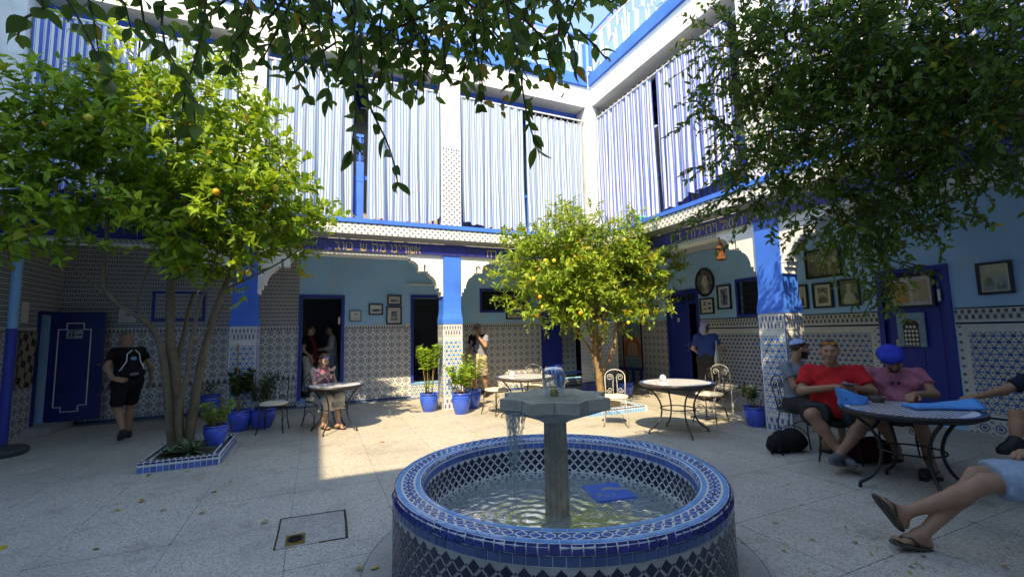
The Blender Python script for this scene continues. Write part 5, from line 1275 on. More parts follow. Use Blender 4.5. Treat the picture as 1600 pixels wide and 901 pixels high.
# hanging lantern
M['rust'] = mat('rusty_brass', (.16, .055, .02), .6, .35, 40, .3, 80, metal=.3)
ln = absthing('lantern', 'rusty pierced metal lantern hanging on a dark rod under the right arcade', 'lantern', (6.36, 5.43, 3.1)); LC = (6.36, 5.43, 0)
g = G(); g.lathe([(.012, 3.06), (.014, 3.03), (.03, 3.0), (.055, 2.95), (.075, 2.925), (.095, 2.92), (.095, 2.905), (.06, 2.90)], 8, LC); B(g, 'cap', M['rust'], ln)
g = G(); g.lathe([(.03, 3.075), (.018, 3.10), (.004, 3.12)], 8, LC); B(g, 'finial', M['rust'], ln)
for k in range(6):
    a = TAU*k/6; g = G(); g.tube([(LC[0]+.065*math.cos(a), LC[1]+.065*math.sin(a), 2.90), (LC[0]+.06*math.cos(a), LC[1]+.06*math.sin(a), 2.76)], .009, 5); B(g, 'upright', M['rust'], ln)
g = G(); g.lathe([(.058, 2.895), (.055, 2.83), (.045, 2.77)], 6, LC, caps=False); B(g, 'inner_panel', mat('amber_glass', (.30, .10, .02), .4), ln)
g = G(); g.lathe([(.05, 2.70), (.085, 2.715), (.09, 2.735), (.075, 2.755), (.05, 2.765)], 8, LC); B(g, 'base', M['rust'], ln)
g = G(); g.tube([(6.36, 5.43, 3.11), (6.36, 5.45, 3.145), (6.36, 6.42, 3.145)], .014, 6); B(g, 'rod', M['black'], ln)
# ------------------------------------------------------------ tree beds
def bed(label, x0, x1, y0, y1, h, wd, topm, sidem):
    o = absthing('tree_bed', label, 'planter', ((x0+x1)/2, (y0+y1)/2, 0)); g = G()
    for b in ((x0, x1, y0, y0+wd), (x0, x1, y1-wd, y1), (x0, x0+wd, y0+wd, y1-wd), (x1-wd, x1, y0+wd, y1-wd)): g.box(*b, 0, h)
    B(g, 'kerb', M['g_white'], o); g = G(); g.box(x0+wd, x1-wd, y0+wd, y1-wd, .01, h-.02); B(g, 'soil', M['soil'], o)
    tg = G(); tg.bev(-.028, .028, -.004, 0, -h*.27, h*.27, .002); ms = []
    for k in range(int((x1-x0)/.062)): ms.append(Matrix.Translation((x0+.031+k*.062, y0, h*.30)))
    for k in range(int((y1-y0)/.062)): ms.append(Matrix.Translation((x1, y0+.031+k*.062, h*.30)) @ Matrix.Rotation(math.pi/2, 4, 'Z')); ms.append(Matrix.Translation((x0, y0+.031+k*.062, h*.30)) @ Matrix.Rotation(-math.pi/2, 4, 'Z'))
    pieces(o, 'side_tile', tg, M[sidem], ms)
    tg = G(); tg.bev(-.026, .026, -.004, 0, -.011, .011, .002); ms = [Matrix.Translation((x0+.031+k*.062, y0, h-.014)) for k in range(int((x1-x0)/.062))] + [Matrix.Translation((x1, y0+.031+k*.062, h-.014)) @ Matrix.Rotation(math.pi/2, 4, 'Z') for k in range(int((y1-y0)/.062))]
    pieces(o, 'edge_tile', tg, M['g_navy'], ms)
    tg = G(); tg.bev(-.018, .018, -.026, .026, 0, .004, .003); ms = []
    for k in range(int((x1-x0)/.058)): ms += [Matrix.Translation((x0+.03+k*.058, y0+wd/2, h)), Matrix.Translation((x0+.03+k*.058, y1-wd/2, h))]
    for k in range(int((y1-y0-2*wd)/.058)): ms += [Matrix.Translation((x0+wd/2, y0+wd+.03+k*.058, h)) @ Matrix.Rotation(math.pi/2, 4, 'Z'), Matrix.Translation((x1-wd/2, y0+wd+.03+k*.058, h)) @ Matrix.Rotation(math.pi/2, 4, 'Z')]
    pieces(o, 'top_tile', tg, M[topm], ms); return o
bed('low tiled kerb round the trunk of the left citrus tree', -1.88, -1.06, 6.64, 7.90, .12, .10, 'g_ink', 'g_mid')
bed('low pale blue tiled kerb round the trunk of the middle citrus tree', 4.55, 5.85, 6.90, 8.15, .10, .12, 'g_sky', 'g_sky')
ag = absthing('agave', 'spiky grey green aloe growing in the left tree bed', 'plant', (-1.45, 6.95, .10))
for c_, n_, l_ in (((-1.42, 6.93), 26, .30), ((-1.66, 6.98), 18, .2)):
    Lv = Leaves()
    for k in range(n_):
        a = k*2.4; e = .15+.9*(k/n_); d = np.array((math.cos(a)*math.cos(e), math.sin(a)*math.cos(e), math.sin(e))); Lv.add(np.array((c_[0], c_[1], .12))-np.array((-1.45, 6.95, .10)), d, np.array((0, 0, 1.)), l_*rng.uniform(.7, 1.1), .05, rng.uniform(.2, .9))
    Lv.build('leaf_rosette', M['l_agave'], ag, 'stuff')
# ------------------------------------------------------------ fallen leaves
M['l_fall'] = leafmat('fallen_leaf', (.36, .26, .03), (.50, .36, .04), .1); M['l_fallg'] = leafmat('fallen_green_leaf', (.06, .12, .03), (.2, .26, .04), .1)
def fallen(x, y, l, a, label, green=False, z=.004):
    Lv = Leaves(); d = np.array((math.cos(a), math.sin(a), .02)); Lv.add(np.array((-d[0]*l/2, -d[1]*l/2, .008)), d, np.array((.15, .1, 1.)), l, l*.5, rng.uniform(0, 1)); me = Lv.mesh('fallen_leaf', M['l_fallg' if green else 'l_fall'])
    o = mesh_obj('fallen_leaf', me); o.location = (x, y, z); tag(o, label, 'leaf', 'fallen leaves on the floor'); return o
FL = [(-1.47, 4.45, 1), (-1.63, 5.34, 0), (-1.51, 5.52, 0), (-1.25, 5.15, 0), (-0.92, 5.49, 0), (-0.82, 5.8, 0), (-0.96, 7.52, 0), (-1.73, 6.5, 1), (-1.35, 6.45, 0), (-2.14, 4.79, 0), (-0.36, 4.41, 0), (0.39, 3.22, 0), (3.33, 2.22, 0), (3.55, 2.06, 0), (3.58, 1.94, 0), (3.47, 1.92, 0), (3.56, 1.85, 0), (4.0, 2.1, 0), (4.41, 2.38, 0), (3.36, 2.53, 0), (4.28, 3.04, 0), (3.52, 1.72, 0), (3.56, 1.68, 0), (3.42, 1.68, 0), (3.59, 1.73, 0), (3.74, 1.75, 0), (3.76, 2.24, 0), (4.56, 1.67, 0), (2.84, 2.41, 0), (3.0, 2.21, 0), (3.11, 2.27, 0), (4.02, 1.46, 0), (4.73, 2.79, 0), (0.29, 3.26, 0), (3.92, 1.64, 0), (2.9, 1.95, 0), (.2, 2.95, 0), (-.9, 4.9, 0), (.9, 6.8, 0), (3.2, 6.1, 0)]
LMK = [('the left tree bed', -1.47, 7.2), ('the cement patch', 0, 4.1), ('the left edge of the view', -2.3, 4.6), ('the cement ring left of the fountain', .3, 3.0), ('the cement ring right of the fountain', 2.95, 2.2), ('the near table', 5.18, 2.43), ('the crossed feet with flip flops', 4.15, 1.95), ('the shoes of the man in red', 4.6, 2.9), ('the lower right corner of the view', 3.7, 1.6), ('the small table of the woman in pink', .3, 8.0), ('the sunlit table', 5.0, 5.2), ('the sunny floor behind the fountain', 2.6, 6.2)]
RV, FV = np.array((.915, -.403)), np.array((.405, .914))
for x, y, gr in FL:
    nm, lx, ly = min(LMK, key=lambda q: math.hypot(q[1]-x, q[2]-y)); dv = np.array((x-lx, y-ly)); a_, b_ = dv@RV, dv@FV
    wh = ('just right of ' if a_ > 0 else 'just left of ') if abs(a_) > abs(b_) else ('a little beyond ' if b_ > 0 else 'in front of '); l_ = rng.uniform(.03, .055) if x > 2 else rng.uniform(.06, .10)
    fallen(x, y, l_, rng.uniform(0, TAU), ('green' if gr else 'tiny yellow' if l_ < .042 else 'small yellow' if l_ < .06 else 'yellow' if l_ < .08 else 'large yellow')+' fallen leaf '+wh+nm, bool(gr))
_by = {}
for o_ in [q for q in bpy.data.objects if q.get('category') == 'leaf']: _by.setdefault(o_['label'], []).append(o_)
for lb, os_ in _by.items():
    if len(os_) > 1:
        os_.sort(key=lambda q: q.location.length)
        for q, wd in zip(os_, ('nearest', 'farthest') if len(os_) == 2 else ('nearest', 'second nearest', 'third nearest', 'fourth nearest', 'fifth nearest')): q['label'] = wd+' '+lb
fallen(2.62, 2.55, .05, .3, 'small dry leaf lying on the tiled rim at the right of the fountain', False, .562); fallen(2.50, 2.42, .04, 2.0, 'tiny dry leaf lying on the tiled rim nearer the pool', False, .562)
# ------------------------------------------------------------ trees
M['bark'] = mat('citrus_bark', (.115, .09, .055), .85, .35, 18, .7, 35, dirt=((.07, .06, .045), 8, .7))
M['bark_tan'] = mat('tan_bark', (.24, .155, .075), .85, .35, 14, .8, 30, dirt=((.12, .075, .04), 9, .7))
M['twig'] = mat('thin_twig', (.075, .06, .035), .8, .3, 20)
M['l_left'] = leafmat('citrus_leaf', (.075, .165, .014), (.29, .44, .035), .42)
M['l_mid'] = leafmat('lemon_leaf', (.10, .19, .02), (.33, .47, .055), .38)
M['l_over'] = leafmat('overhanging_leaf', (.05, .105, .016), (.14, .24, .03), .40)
M['fruit'] = mat('ripe_citrus', (.62, .30, .02), .4, .15, 12, .2, 120); M['fruit_y'] = mat('yellow_citrus', (.60, .46, .04), .4, .15, 12, .2, 120)
def smooth(pts, k=3):
    pts = np.array(pts, float)
    for _ in range(k):
        a = pts[:-1]*.75+pts[1:]*.25; b = pts[:-1]*.25+pts[1:]*.75; q = np.empty((2*len(a), 3)); q[0::2] = a; q[1::2] = b; pts = np.vstack([pts[:1], q, pts[-1:]])
    return pts
def limb(g, pts, r0, r1, n=10, wob=.012):
    P = smooth(pts, 2); P[1:-1] += rng.normal(0, wob*.4, (len(P)-2, 3)); t = np.linspace(0, 1, len(P)); g.tube(P, (r0+(r1-r0)*t**.8)*(1+.06*np.sin(t*40)), n); return P
def crown(Lv, tw, base, blobs, ntw, ll, lw, nl=9, up=.35, twl=.28, yel=.03, sig=.25, dens=.42, gap=None):
    """twigs with alternate leaves, spread through overlapping clumps"""
    wts = np.array([b[3] if len(b) > 3 else b[1][0]*b[1][1]*b[1][2] for b in blobs]); wts = wts/wts.sum()
    base = np.array(base); clump = rng.normal(0, .30, 60)
    for k in range(ntw):
        b = blobs[rng.choice(len(blobs), p=wts)]; c = np.array(b[0]); r_ = np.array(b[1]); v = rv(); q = rng.random()**dens
        bumpy = 1+.22*math.sin(v[0]*7+c[0]*3)*math.sin(v[1]*6+c[1])*1+.16*math.sin(v[2]*9+c[2]*5)
        p = c + v*r_*q*bumpy
        if gap and math.sin(p[0]*4.1+1.3*math.sin(p[2]*3))*math.sin(p[1]*3.7+.6)*math.sin(p[2]*4.6+p[0]) > gap: continue
        d = v*np.array((1, 1, .8))+np.array((0, 0, up))+rv(.45); d /= np.linalg.norm(d); L = twl*rng.uniform(.5, 1.25); tint = .45+clump[int((p[0]*3+p[1]*5+p[2]*7)) % 60]
        e = p+d*L; droop = np.array((0, 0, -.25*L))
        if tw is not None and rng.random() < .55: tw.tube([p-base-d*.05, p+d*L*.5-base, e+droop*.6-base], [.005, .004, .002], 4, caps=False)
        yk = rng.random() < yel
        for j in range(nl):
            t = (j+.6)/nl; pp = p+d*L*t+droop*t*t*.6; s_ = np.cross(d, rv()); s_ /= (np.linalg.norm(s_)+1e-6)
            dd = d*rng.uniform(.3, .8)+s_*.85+np.array((0, 0, .05)); 
            nn = np.array((0, 0, 1.))+.55*rv()+v*.35
            Lv.add(pp-base, dd, nn, ll*rng.uniform(.5, 1.2), lw*rng.uniform(.7, 1.2), float(np.clip(tint+rng.normal(0, sig), 0, 1)), (rng.uniform(.4, 1) if (yk and rng.random() < .6) or rng.random() < .012 else 0))
def fruits(o, base, blobs, n, r_, m_, seed, shell=.97, face=np.array((-.35, -.9, 0))):
    r2 = np.random.default_rng(seed); g = G(); g.lathe([(.001, -1), (.35, -.94), (.75, -.66), (.98, -.15), (.96, .3), (.7, .72), (.3, .95), (.001, 1.0)], 14, caps=False); g.v = [v*np.array((r_, r_, r_*1.02)) for v in g.v]
    mes = [g.mesh('fruit', m) for m in m_]
    for me in mes: me.polygons.foreach_set('use_smooth', [True]*len(me.polygons))
    for k in range(n):
        b = blobs[r2.integers(len(blobs))]; v = r2.normal(size=3)*np.array((1, .6, .7)) + face*.9; v /= np.linalg.norm(v); p = np.array(b[0])+v*np.array(b[1])*shell
        q = mesh_obj('fruit', mes[r2.integers(len(mes))], o); q.location = p-np.array(base)
# left citrus tree
LB = (-1.55, 7.25, .10); lt = absthing('citrus_tree', 'large left citrus tree with several slender trunks rising from the tiled bed, partly in shade', 'tree', LB)
BL = [((-1.9, 7.35, 4.25), (1.35, 1.2, 1.10)), ((-3.05, 7.45, 3.95), (.95, 1.0, .95)), ((-.75, 7.2, 3.55), (.85, .95, .85)), ((-1.3, 6.85, 3.20), (1.0, .9, .62)), ((-3.4, 7.3, 3.2), (.70, .8, .55)), ((-2.35, 7.4, 5.2), (.42, .45, .55), .16), ((-1.45, 7.3, 5.0), (.5, .5, .4), .16), ((-.92, 7.15, 2.60), (.22, .28, .42), .10), ((.05, 7.1, 3.10), (.50, .35, .26), .18), ((-1.6, 7.2, 2.75), (.8, .6, .30), .2), ((-3.0, 7.0, 2.75), (.4, .4, .25), .12), ((-.45, 7.1, 2.85), (.3, .3, .25), .10)]
g = G()
for pts, a, b in (([(-1.64, 7.28, .0), (-1.68, 7.27, .9), (-1.80, 7.3, 1.6), (-1.83, 7.32, 2.4), (-1.85, 7.35, 3.3), (-2.0, 7.4, 4.6)], .088, .02), ([(-1.52, 7.22, .0), (-1.47, 7.2, .75), (-1.36, 7.15, 1.5), (-1.22, 7.1, 2.1), (-.95, 7.1, 2.9), (-.6, 7.1, 3.7)], .072, .018),
    ([(-1.66, 7.20, .0), (-1.75, 7.15, .80), (-1.82, 7.15, 1.38), (-1.97, 7.2, 1.76), (-2.38, 7.22, 2.03), (-2.52, 7.25, 2.3), (-2.55, 7.35, 3.2)], .055, .018), ([(-1.57, 7.10, .1), (-1.62, 7.05, .65), (-1.52, 7.02, 1.05), (-1.50, 7.0, 1.5), (-1.44, 7.0, 1.95), (-1.2, 6.9, 2.8)], .045, .014), ([(-1.60, 7.35, .0), (-1.70, 7.4, .8), (-1.74, 7.45, 1.3), (-1.6, 7.5, 2.2)], .05, .02)):
    limb(g, pts, a, b, 12)
B(g, 'trunk', M['bark'], lt, True)
g = G()
for a, b, r_ in (((-2.15, 7.2, 1.90), (-1.98, 7.2, 2.7), .022), ((-2.48, 7.22, 2.12), (-3.25, 7.3, 2.75), .018), ((-1.83, 7.32, 2.3), (-1.3, 7.2, 3.2), .022), ((-1.84, 7.33, 2.6), (-2.6, 7.4, 3.9), .022), ((-1.22, 7.1, 2.1), (-.8, 6.9, 2.5), .016), ((-1.2, 7.1, 2.2), (.0, 7.1, 3.05), .018), ((-1.5, 7.0, 1.45), (-1.15, 7.0, 2.0), .014), ((-2.0, 7.4, 4.5), (-2.4, 7.4, 5.6), .014), ((-1.9, 7.4, 4.2), (-1.4, 7.3, 5.3), .014), ((-1.3, 6.9, 2.3), (-.9, 7.1, 2.5), .012)):
    m_ = (np.array(a)+np.array(b))/2+rng.normal(0, .08, 3); limb(g, [a, m_, b], r_, r_*.35, 7)
B(g, 'limb_cluster', M['bark'], lt, True)['kind'] = 'stuff'
Lv = Leaves(); tg = G(); crown(Lv, tg, LB, BL, 2350, .146, .066, 9, .35, .30, .025, gap=.10)
Lv.build('crown', M['l_left'], lt, 'stuff'); tg.build('twig_cluster', M['twig'], lt)['kind'] = 'stuff'
fruits(lt, LB, BL[:5]+BL[7:8], 13, .042, [M['fruit'], M['fruit_y']], 5)
# middle citrus tree
MB = (5.2, 7.5, .08); mt_ = absthing('citrus_tree', 'round headed sunlit citrus tree full of yellow green leaves and fruit behind the fountain', 'tree', MB)
BM = [((5.1, 7.6, 3.05), (1.45, 1.3, .78)), ((3.85, 7.55, 2.75), (.78, .9, .70)), ((6.45, 7.6, 2.95), (.80, .85, .66)), ((4.55, 7.35, 2.25), (.85, .8, .50)), ((5.9, 7.5, 2.45), (.9, .8, .55)), ((4.55, 7.6, 3.75), (.33, .35, .38), .10), ((4.95, 7.6, 3.75), (.5, .45, .30), .12), ((3.9, 7.45, 3.35), (.35, .4, .22), .08), ((4.35, 7.3, 1.85), (.35, .4, .22), .10), ((5.0, 7.2, 2.6), (1.0, .7, .6)), ((5.0, 7.2, 1.90), (.95, .6, .34), .5), ((5.95, 7.35, 1.98), (.65, .6, .34), .4), ((3.9, 7.4, 2.1), (.6, .6, .4), .35)]
g = G()
for pts, a, b in (([(5.2, 7.5, 0), (5.21, 7.5, .35), (5.17, 7.5, .75), (5.10, 7.5, 1.15), (5.15, 7.5, 1.7), (5.2, 7.6, 2.8)], .10, .03), ([(5.2, 7.5, .55), (5.35, 7.48, .85), (5.55, 7.45, 1.15), (5.60, 7.45, 1.6), (5.7, 7.5, 2.5)], .055, .02), ([(5.12, 7.5, .95), (4.95, 7.5, 1.25), (4.65, 7.45, 1.55), (4.2, 7.5, 2.3)], .045, .016), ([(5.13, 7.5, 1.1), (5.35, 7.5, 1.45), (5.42, 7.5, 1.9), (6.1, 7.6, 2.6)], .045, .016), ([(5.1, 7.5, 1.25), (4.95, 7.55, 1.7), (4.9, 7.6, 2.5)], .035, .014), ([(5.19, 7.53, .8), (5.3, 7.56, 1.2), (5.2, 7.6, 1.8)], .04, .02)):
    limb(g, pts, a, b, 12)
B(g, 'trunk', M['bark_tan'], mt_, True)
g = G()
for b in BM[:5]:
    for k in range(3): e = np.array(b[0])+rv()*np.array(b[1])*.6; limb(g, [(5.15, 7.5, 1.7), (np.array((5.15, 7.5, 1.7))+e)/2+(0, 0, .1), e], .022, .008, 6)
B(g, 'limb_cluster', M['bark_tan'], mt_, True)['kind'] = 'stuff'
Lv = Leaves(); tg = G(); crown(Lv, tg, MB, BM, 3300, .112, .046, 9, .3, .26, .05, .3, gap=.22)
for k in range(22):
    p = np.array((4.55, 7.6, 3.6))+rng.normal(0, .18, 3)*np.array((1.6, 1, .6)); tg.tube([p-np.array(MB), p+np.array((rng.normal(0, .06), 0, .35))-np.array(MB)], [.006, .003], 4)
    for t in np.linspace(0, 1, 7): rosette(Lv, p+np.array((0, 0, .38*t))-np.array(MB), (0, 0, 1), 2, .085, .036, .6)
Lv.build('crown', M['l_mid'], mt_, 'stuff'); tg.build('twig_cluster', M['twig'], mt_)['kind'] = 'stuff'
fruits(mt_, MB, BM[:5]+BM[9:], 24, .038, [M['fruit'], M['fruit_y'], M['fruit_y']], 8)
# tree overhanging from the right
RBS = (6.3, .7, 0); rt = absthing('shade_tree', 'dark small leaved tree overhanging the seated group from the upper right', 'tree', RBS)
RB = [((2.97, 1.78, 3.41), (.50, .42, .36)), ((3.32, 1.41, 3.35), (.57, .4, .41)), ((3.54, 1.12, 3.1), (.45, .4, .41)), ((3.37, 1.65, 2.92), (.58, .4, .33)), ((3.71, 1.3, 2.78), (.47, .4, .30)), ((2.92, 2.07, 2.98), (.38, .3, .36)), ((2.83, 2.15, 3.65), (.27, .3, .34)), ((3.23, 1.97, 2.61), (.36, .3, .22)), ((3.62, 1.7, 2.47), (.38, .3, .26)), ((3.67, 1.73, 2.05), (.17, .2, .24)), ((3.65, 1.14, 2.46), (.20, .2, .12)), ((2.98, 2.2, 2.6), (.24, .2, .14)), ((3.43, 1.86, 2.31), (.27, .25, .20)), ((3.78, 1.54, 2.31), (.2, .2, .15))]
RB2 = [((4.86, 2.62, 4.12), (.6, .6, .6)), ((4.76, 3.14, 3.85), (.5, .5, .5)), ((5.23, 2.26, 3.93), (.7, .7, .6)), ((5.6, 1.8, 3.7), (.7, .7, .6))]
g = G()
limb(g, [(6.3, .7, 0), (6.25, .72, 1.2), (6.15, .8, 2.2), (5.9, .95, 3.0), (5.3, 1.4, 3.5), (4.4, 1.6, 3.7), (3.4, 1.7, 3.5)], .15, .03, 14); limb(g, [(5.9, .95, 3.0), (5.5, 1.8, 3.5), (4.9, 2.7, 4.0)], .07, .02, 10)
B(g, 'trunk', M['bark'], rt, True)
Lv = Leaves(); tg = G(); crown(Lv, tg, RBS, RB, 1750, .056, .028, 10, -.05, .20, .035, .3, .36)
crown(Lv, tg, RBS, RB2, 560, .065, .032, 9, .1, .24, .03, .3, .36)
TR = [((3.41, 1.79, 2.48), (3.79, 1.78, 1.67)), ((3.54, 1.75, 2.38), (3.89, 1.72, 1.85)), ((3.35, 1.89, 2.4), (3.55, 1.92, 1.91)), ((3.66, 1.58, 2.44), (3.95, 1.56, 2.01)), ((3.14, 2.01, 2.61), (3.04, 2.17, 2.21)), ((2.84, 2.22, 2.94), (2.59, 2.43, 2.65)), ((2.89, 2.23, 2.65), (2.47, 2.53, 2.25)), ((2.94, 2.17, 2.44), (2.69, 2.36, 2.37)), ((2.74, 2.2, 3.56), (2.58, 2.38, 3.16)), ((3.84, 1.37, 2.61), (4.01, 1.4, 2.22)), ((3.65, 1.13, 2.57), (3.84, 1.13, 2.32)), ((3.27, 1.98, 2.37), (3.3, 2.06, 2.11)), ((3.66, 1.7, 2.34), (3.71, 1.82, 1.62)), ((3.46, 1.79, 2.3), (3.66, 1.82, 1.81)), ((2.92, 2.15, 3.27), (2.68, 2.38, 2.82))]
def hang(Lv, tg, base, a, b, ll, lw, step, wob=.02, side=.9, tint=.45):
    a, b = np.array(a), np.array(b); L = np.linalg.norm(b-a); n = max(3, int(L/step)); d = (b-a)/L; base = np.array(base); w1, w2 = rv(wob*1.6), rv(wob); P = []
    for i in range(n+1): t = i/n; P.append(a+(b-a)*t+w1*math.sin(t*5)+w2*math.sin(t*9+1))
    tg.tube([p-base for p in P], [.0035*(1-.6*i/n)+.0008 for i in range(n+1)], 4, caps=False)
    for i, p in enumerate(P):
        for _ in range(2 if i < n else 3):
            s_ = np.cross(d, rv()); s_ /= np.linalg.norm(s_)+1e-6; dd = d*rng.uniform(.35, .9)+s_*side+np.array((0, 0, -.25)); Lv.add(p-base, dd, rv()+np.array((0, 0, .7)), ll*rng.uniform(.6, 1.2), lw*rng.uniform(.75, 1.15), float(np.clip(tint+rng.normal(0, .25), 0, 1)), rng.uniform(.4, 1) if rng.random() < .035 else 0)
    return P
for a, b in TR:
    hang(Lv, tg, RBS, a, b, .052, .025, .026)
    for k in range(3):
        o_ = rng.normal(0, .09, 3); hang(Lv, tg, RBS, np.array(a)+o_, (np.array(a)+(np.array(b)-np.array(a))*rng.uniform(.45, .9))+o_*1.6, .050, .024, .028)
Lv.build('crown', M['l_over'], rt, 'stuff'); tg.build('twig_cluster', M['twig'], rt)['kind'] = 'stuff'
# branch of the tree behind the viewer, hanging into the top of the view
OB = (1.6, -.9, 0); ot = absthing('overhanging_tree', 'dark branch with large leaves hanging into the top of the view', 'tree', OB)
g = G(); limb(g, [(1.6, -.9, 0), (1.55, -.9, 1.4), (1.5, -.7, 2.6), (1.25, .3, 3.1), (1.0, .95, 2.95), (.64, 1.18, 2.86), (.18, 1.45, 2.90), (-.34, 1.63, 2.88), (-.75, 1.55, 2.66)], .12, .010, 12, .004); B(g, 'trunk', M['bark'], ot, True)
TW = [((-0.65, 1.4, 2.43), (-0.7, 1.47, 2.33)), ((-0.63, 1.45, 2.47), (-0.52, 1.46, 2.25)), ((-0.6, 1.48, 2.52), (-0.57, 1.52, 2.37)), ((-0.44, 1.51, 2.6), (-0.36, 1.56, 2.19)), ((-0.32, 1.51, 2.64), (-0.4, 1.63, 2.24)), ((-0.51, 1.54, 2.6), (-0.48, 1.59, 2.46)), ((-0.2, 1.51, 2.67), (-0.28, 1.62, 2.42)), ((-0.14, 1.48, 2.67), (-0.06, 1.53, 2.33)), ((-0.05, 1.39, 2.63), (0.04, 1.43, 2.27)), ((0.06, 1.24, 2.55), (0.1, 1.32, 2.07)), ((0.1, 1.29, 2.42), (0.2, 1.33, 2.01)), ((0.19, 1.44, 2.75), (0.18, 1.53, 2.4)), ((0.27, 1.4, 2.74), (0.28, 1.48, 2.38)), ((0.35, 1.31, 2.7), (0.38, 1.38, 2.4)), ((0.45, 1.27, 2.68), (0.51, 1.33, 2.32)), ((0.49, 1.1, 2.56), (0.59, 1.15, 2.09)), ((0.6, 1.16, 2.64), (0.57, 1.24, 2.4)), ((0.63, 1.04, 2.56), (0.64, 1.11, 2.33)), ((0.71, 1.06, 2.57), (0.69, 1.12, 2.45)), ((-0.11, 1.57, 2.73), (-0.17, 1.67, 2.52)), ((0.03, 1.61, 2.83), (-0.01, 1.7, 2.58)), ((0.13, 1.56, 2.83), (0.09, 1.67, 2.53)), ((0.24, 1.51, 2.82), (0.35, 1.54, 2.58)), ((0.31, 1.38, 2.74), (0.25, 1.48, 2.54)), ((0.43, 1.43, 2.82), (0.51, 1.48, 2.55)), ((0.56, 1.37, 2.82), (0.47, 1.5, 2.48)), ((0.66, 1.18, 2.69), (0.79, 1.19, 2.46)), ((-0.29, 1.75, 2.84), (-0.24, 1.8, 2.62)), ((-0.48, 1.83, 2.84), (-0.38, 1.87, 2.59)), ((-0.4, 1.79, 2.84), (-0.32, 1.83, 2.71)), ((-0.61, 1.69, 2.68), (-0.58, 1.73, 2.59)), ((-0.01, 1.73, 2.91), (-0.12, 1.85, 2.73)), ((0.55, 1.48, 2.9), (0.66, 1.51, 2.71)), ((0.68, 1.42, 2.89), (0.79, 1.45, 2.71))]
Lv = Leaves(); tg = G()
for a, b in TW: hang(Lv, tg, OB, a, b, .060 if a[0] > -.42 else .06, .028 if a[0] > -.42 else .034, .040 if a[0] > -.42 else .055, .012, .8, .35)
BO = [((.75, 1.28, 2.74), (.16, .18, .16)), ((.48, 1.42, 2.74), (.2, .2, .17)), ((.22, 1.55, 2.77), (.2, .2, .18)), ((-.02, 1.62, 2.78), (.2, .2, .18)), ((-.26, 1.7, 2.76), (.16, .2, .14)), ((.62, 1.2, 2.55), (.10, .12, .12)), ((.1, 1.5, 2.58), (.12, .12, .12)), ((.33, 1.45, 2.60), (.12, .12, .12))]
crown(Lv, tg, OB, BO, 210, .056, .027, 7, -.2, .17, .03, .3)
keyd = np.linalg.norm(np.array(Lv.p)+np.array(OB)-CAMP, axis=1)/np.array(Lv.l); order = np.argsort(keyd)
for i in order[:300]:
    me = Lv.mesh('leaf', M['l_over'], np.array([i]), True); p = Vector(Lv.p[i]); me.transform(Matrix.Translation(-p)); o = mesh_obj('leaf', me, ot); o.location = p
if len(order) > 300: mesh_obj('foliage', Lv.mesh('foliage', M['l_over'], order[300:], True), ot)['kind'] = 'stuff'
tg.build('twig_cluster', M['twig'], ot)['kind'] = 'stuff'
# ------------------------------------------------------------ people: implicit surfaces, one continuous mesh per body
def surfnet(fn, lo, hi, h):
    lo = np.array(lo, float); hi = np.array(hi, float); n = np.maximum(4, np.ceil((hi-lo)/h).astype(int)+1)
    ax = [lo[i]+h*np.arange(n[i]) for i in range(3)]; Pg = np.stack(np.meshgrid(*ax, indexing='ij'), -1).astype(np.float32); F = fn(Pg).astype(np.float32); ins = F < 0
    c = [ins[i:n[0]-1+i, j:n[1]-1+j, k:n[2]-1+k] for i in (0, 1) for j in (0, 1) for k in (0, 1)]; s = sum(x.astype(np.int8) for x in c); act = (s > 0) & (s < 8)
    idx = -np.ones(act.shape, int); cells = np.argwhere(act); idx[act] = np.arange(len(cells)); acc = np.zeros((len(cells), 3)); cnt = np.zeros(len(cells))
    corners = [(i, j, k) for i in (0, 1) for j in (0, 1) for k in (0, 1)]
    for a in range(8):
        for b in range(a+1, 8):
            A_, B_ = np.array(corners[a]), np.array(corners[b])
            if abs(A_-B_).sum() != 1: continue
            fa = F[tuple((cells+A_).T)]; fb = F[tuple((cells+B_).T)]; x = (fa < 0) != (fb < 0); t = np.where(x, fa/(fa-fb+1e-12), 0)[:, None]
            acc += np.where(x[:, None], A_+(B_-A_)*t, 0); cnt += x
    V = lo+h*(cells+acc/cnt[:, None]); Q = []
    for d in range(3):
        e = [0, 0, 0]; e[d] = 1; o1, o2 = [(1, 2), (2, 0), (0, 1)][d]
        sl0 = [slice(0, n[i]-(1 if i == d else 0)) for i in range(3)]; sl1 = [slice(e[i], n[i]) for i in range(3)]
        a, b = ins[tuple(sl0)], ins[tuple(sl1)]; ed = np.argwhere(a != b)
        ok = (ed[:, o1] > 0) & (ed[:, o2] > 0) & (ed[:, o1] < n[o1]-1) & (ed[:, o2] < n[o2]-1); ed = ed[ok]
        u1 = np.zeros(3, int); u1[o1] = 1; u2 = np.zeros(3, int); u2[o2] = 1
        q = np.stack([idx[tuple((ed-u1-u2).T)], idx[tuple((ed-u2).T)], idx[tuple(ed.T)], idx[tuple((ed-u1).T)]], 1); fl = ~a[tuple(ed.T)]; q[fl] = q[fl][:, ::-1]; Q.append(q)
    return V, np.concatenate(Q)
def smin(a, b, k):
    h = np.clip(.5+.5*(b-a)/k, 0, 1); return b*(1-h)+a*h-k*h*(1-h)
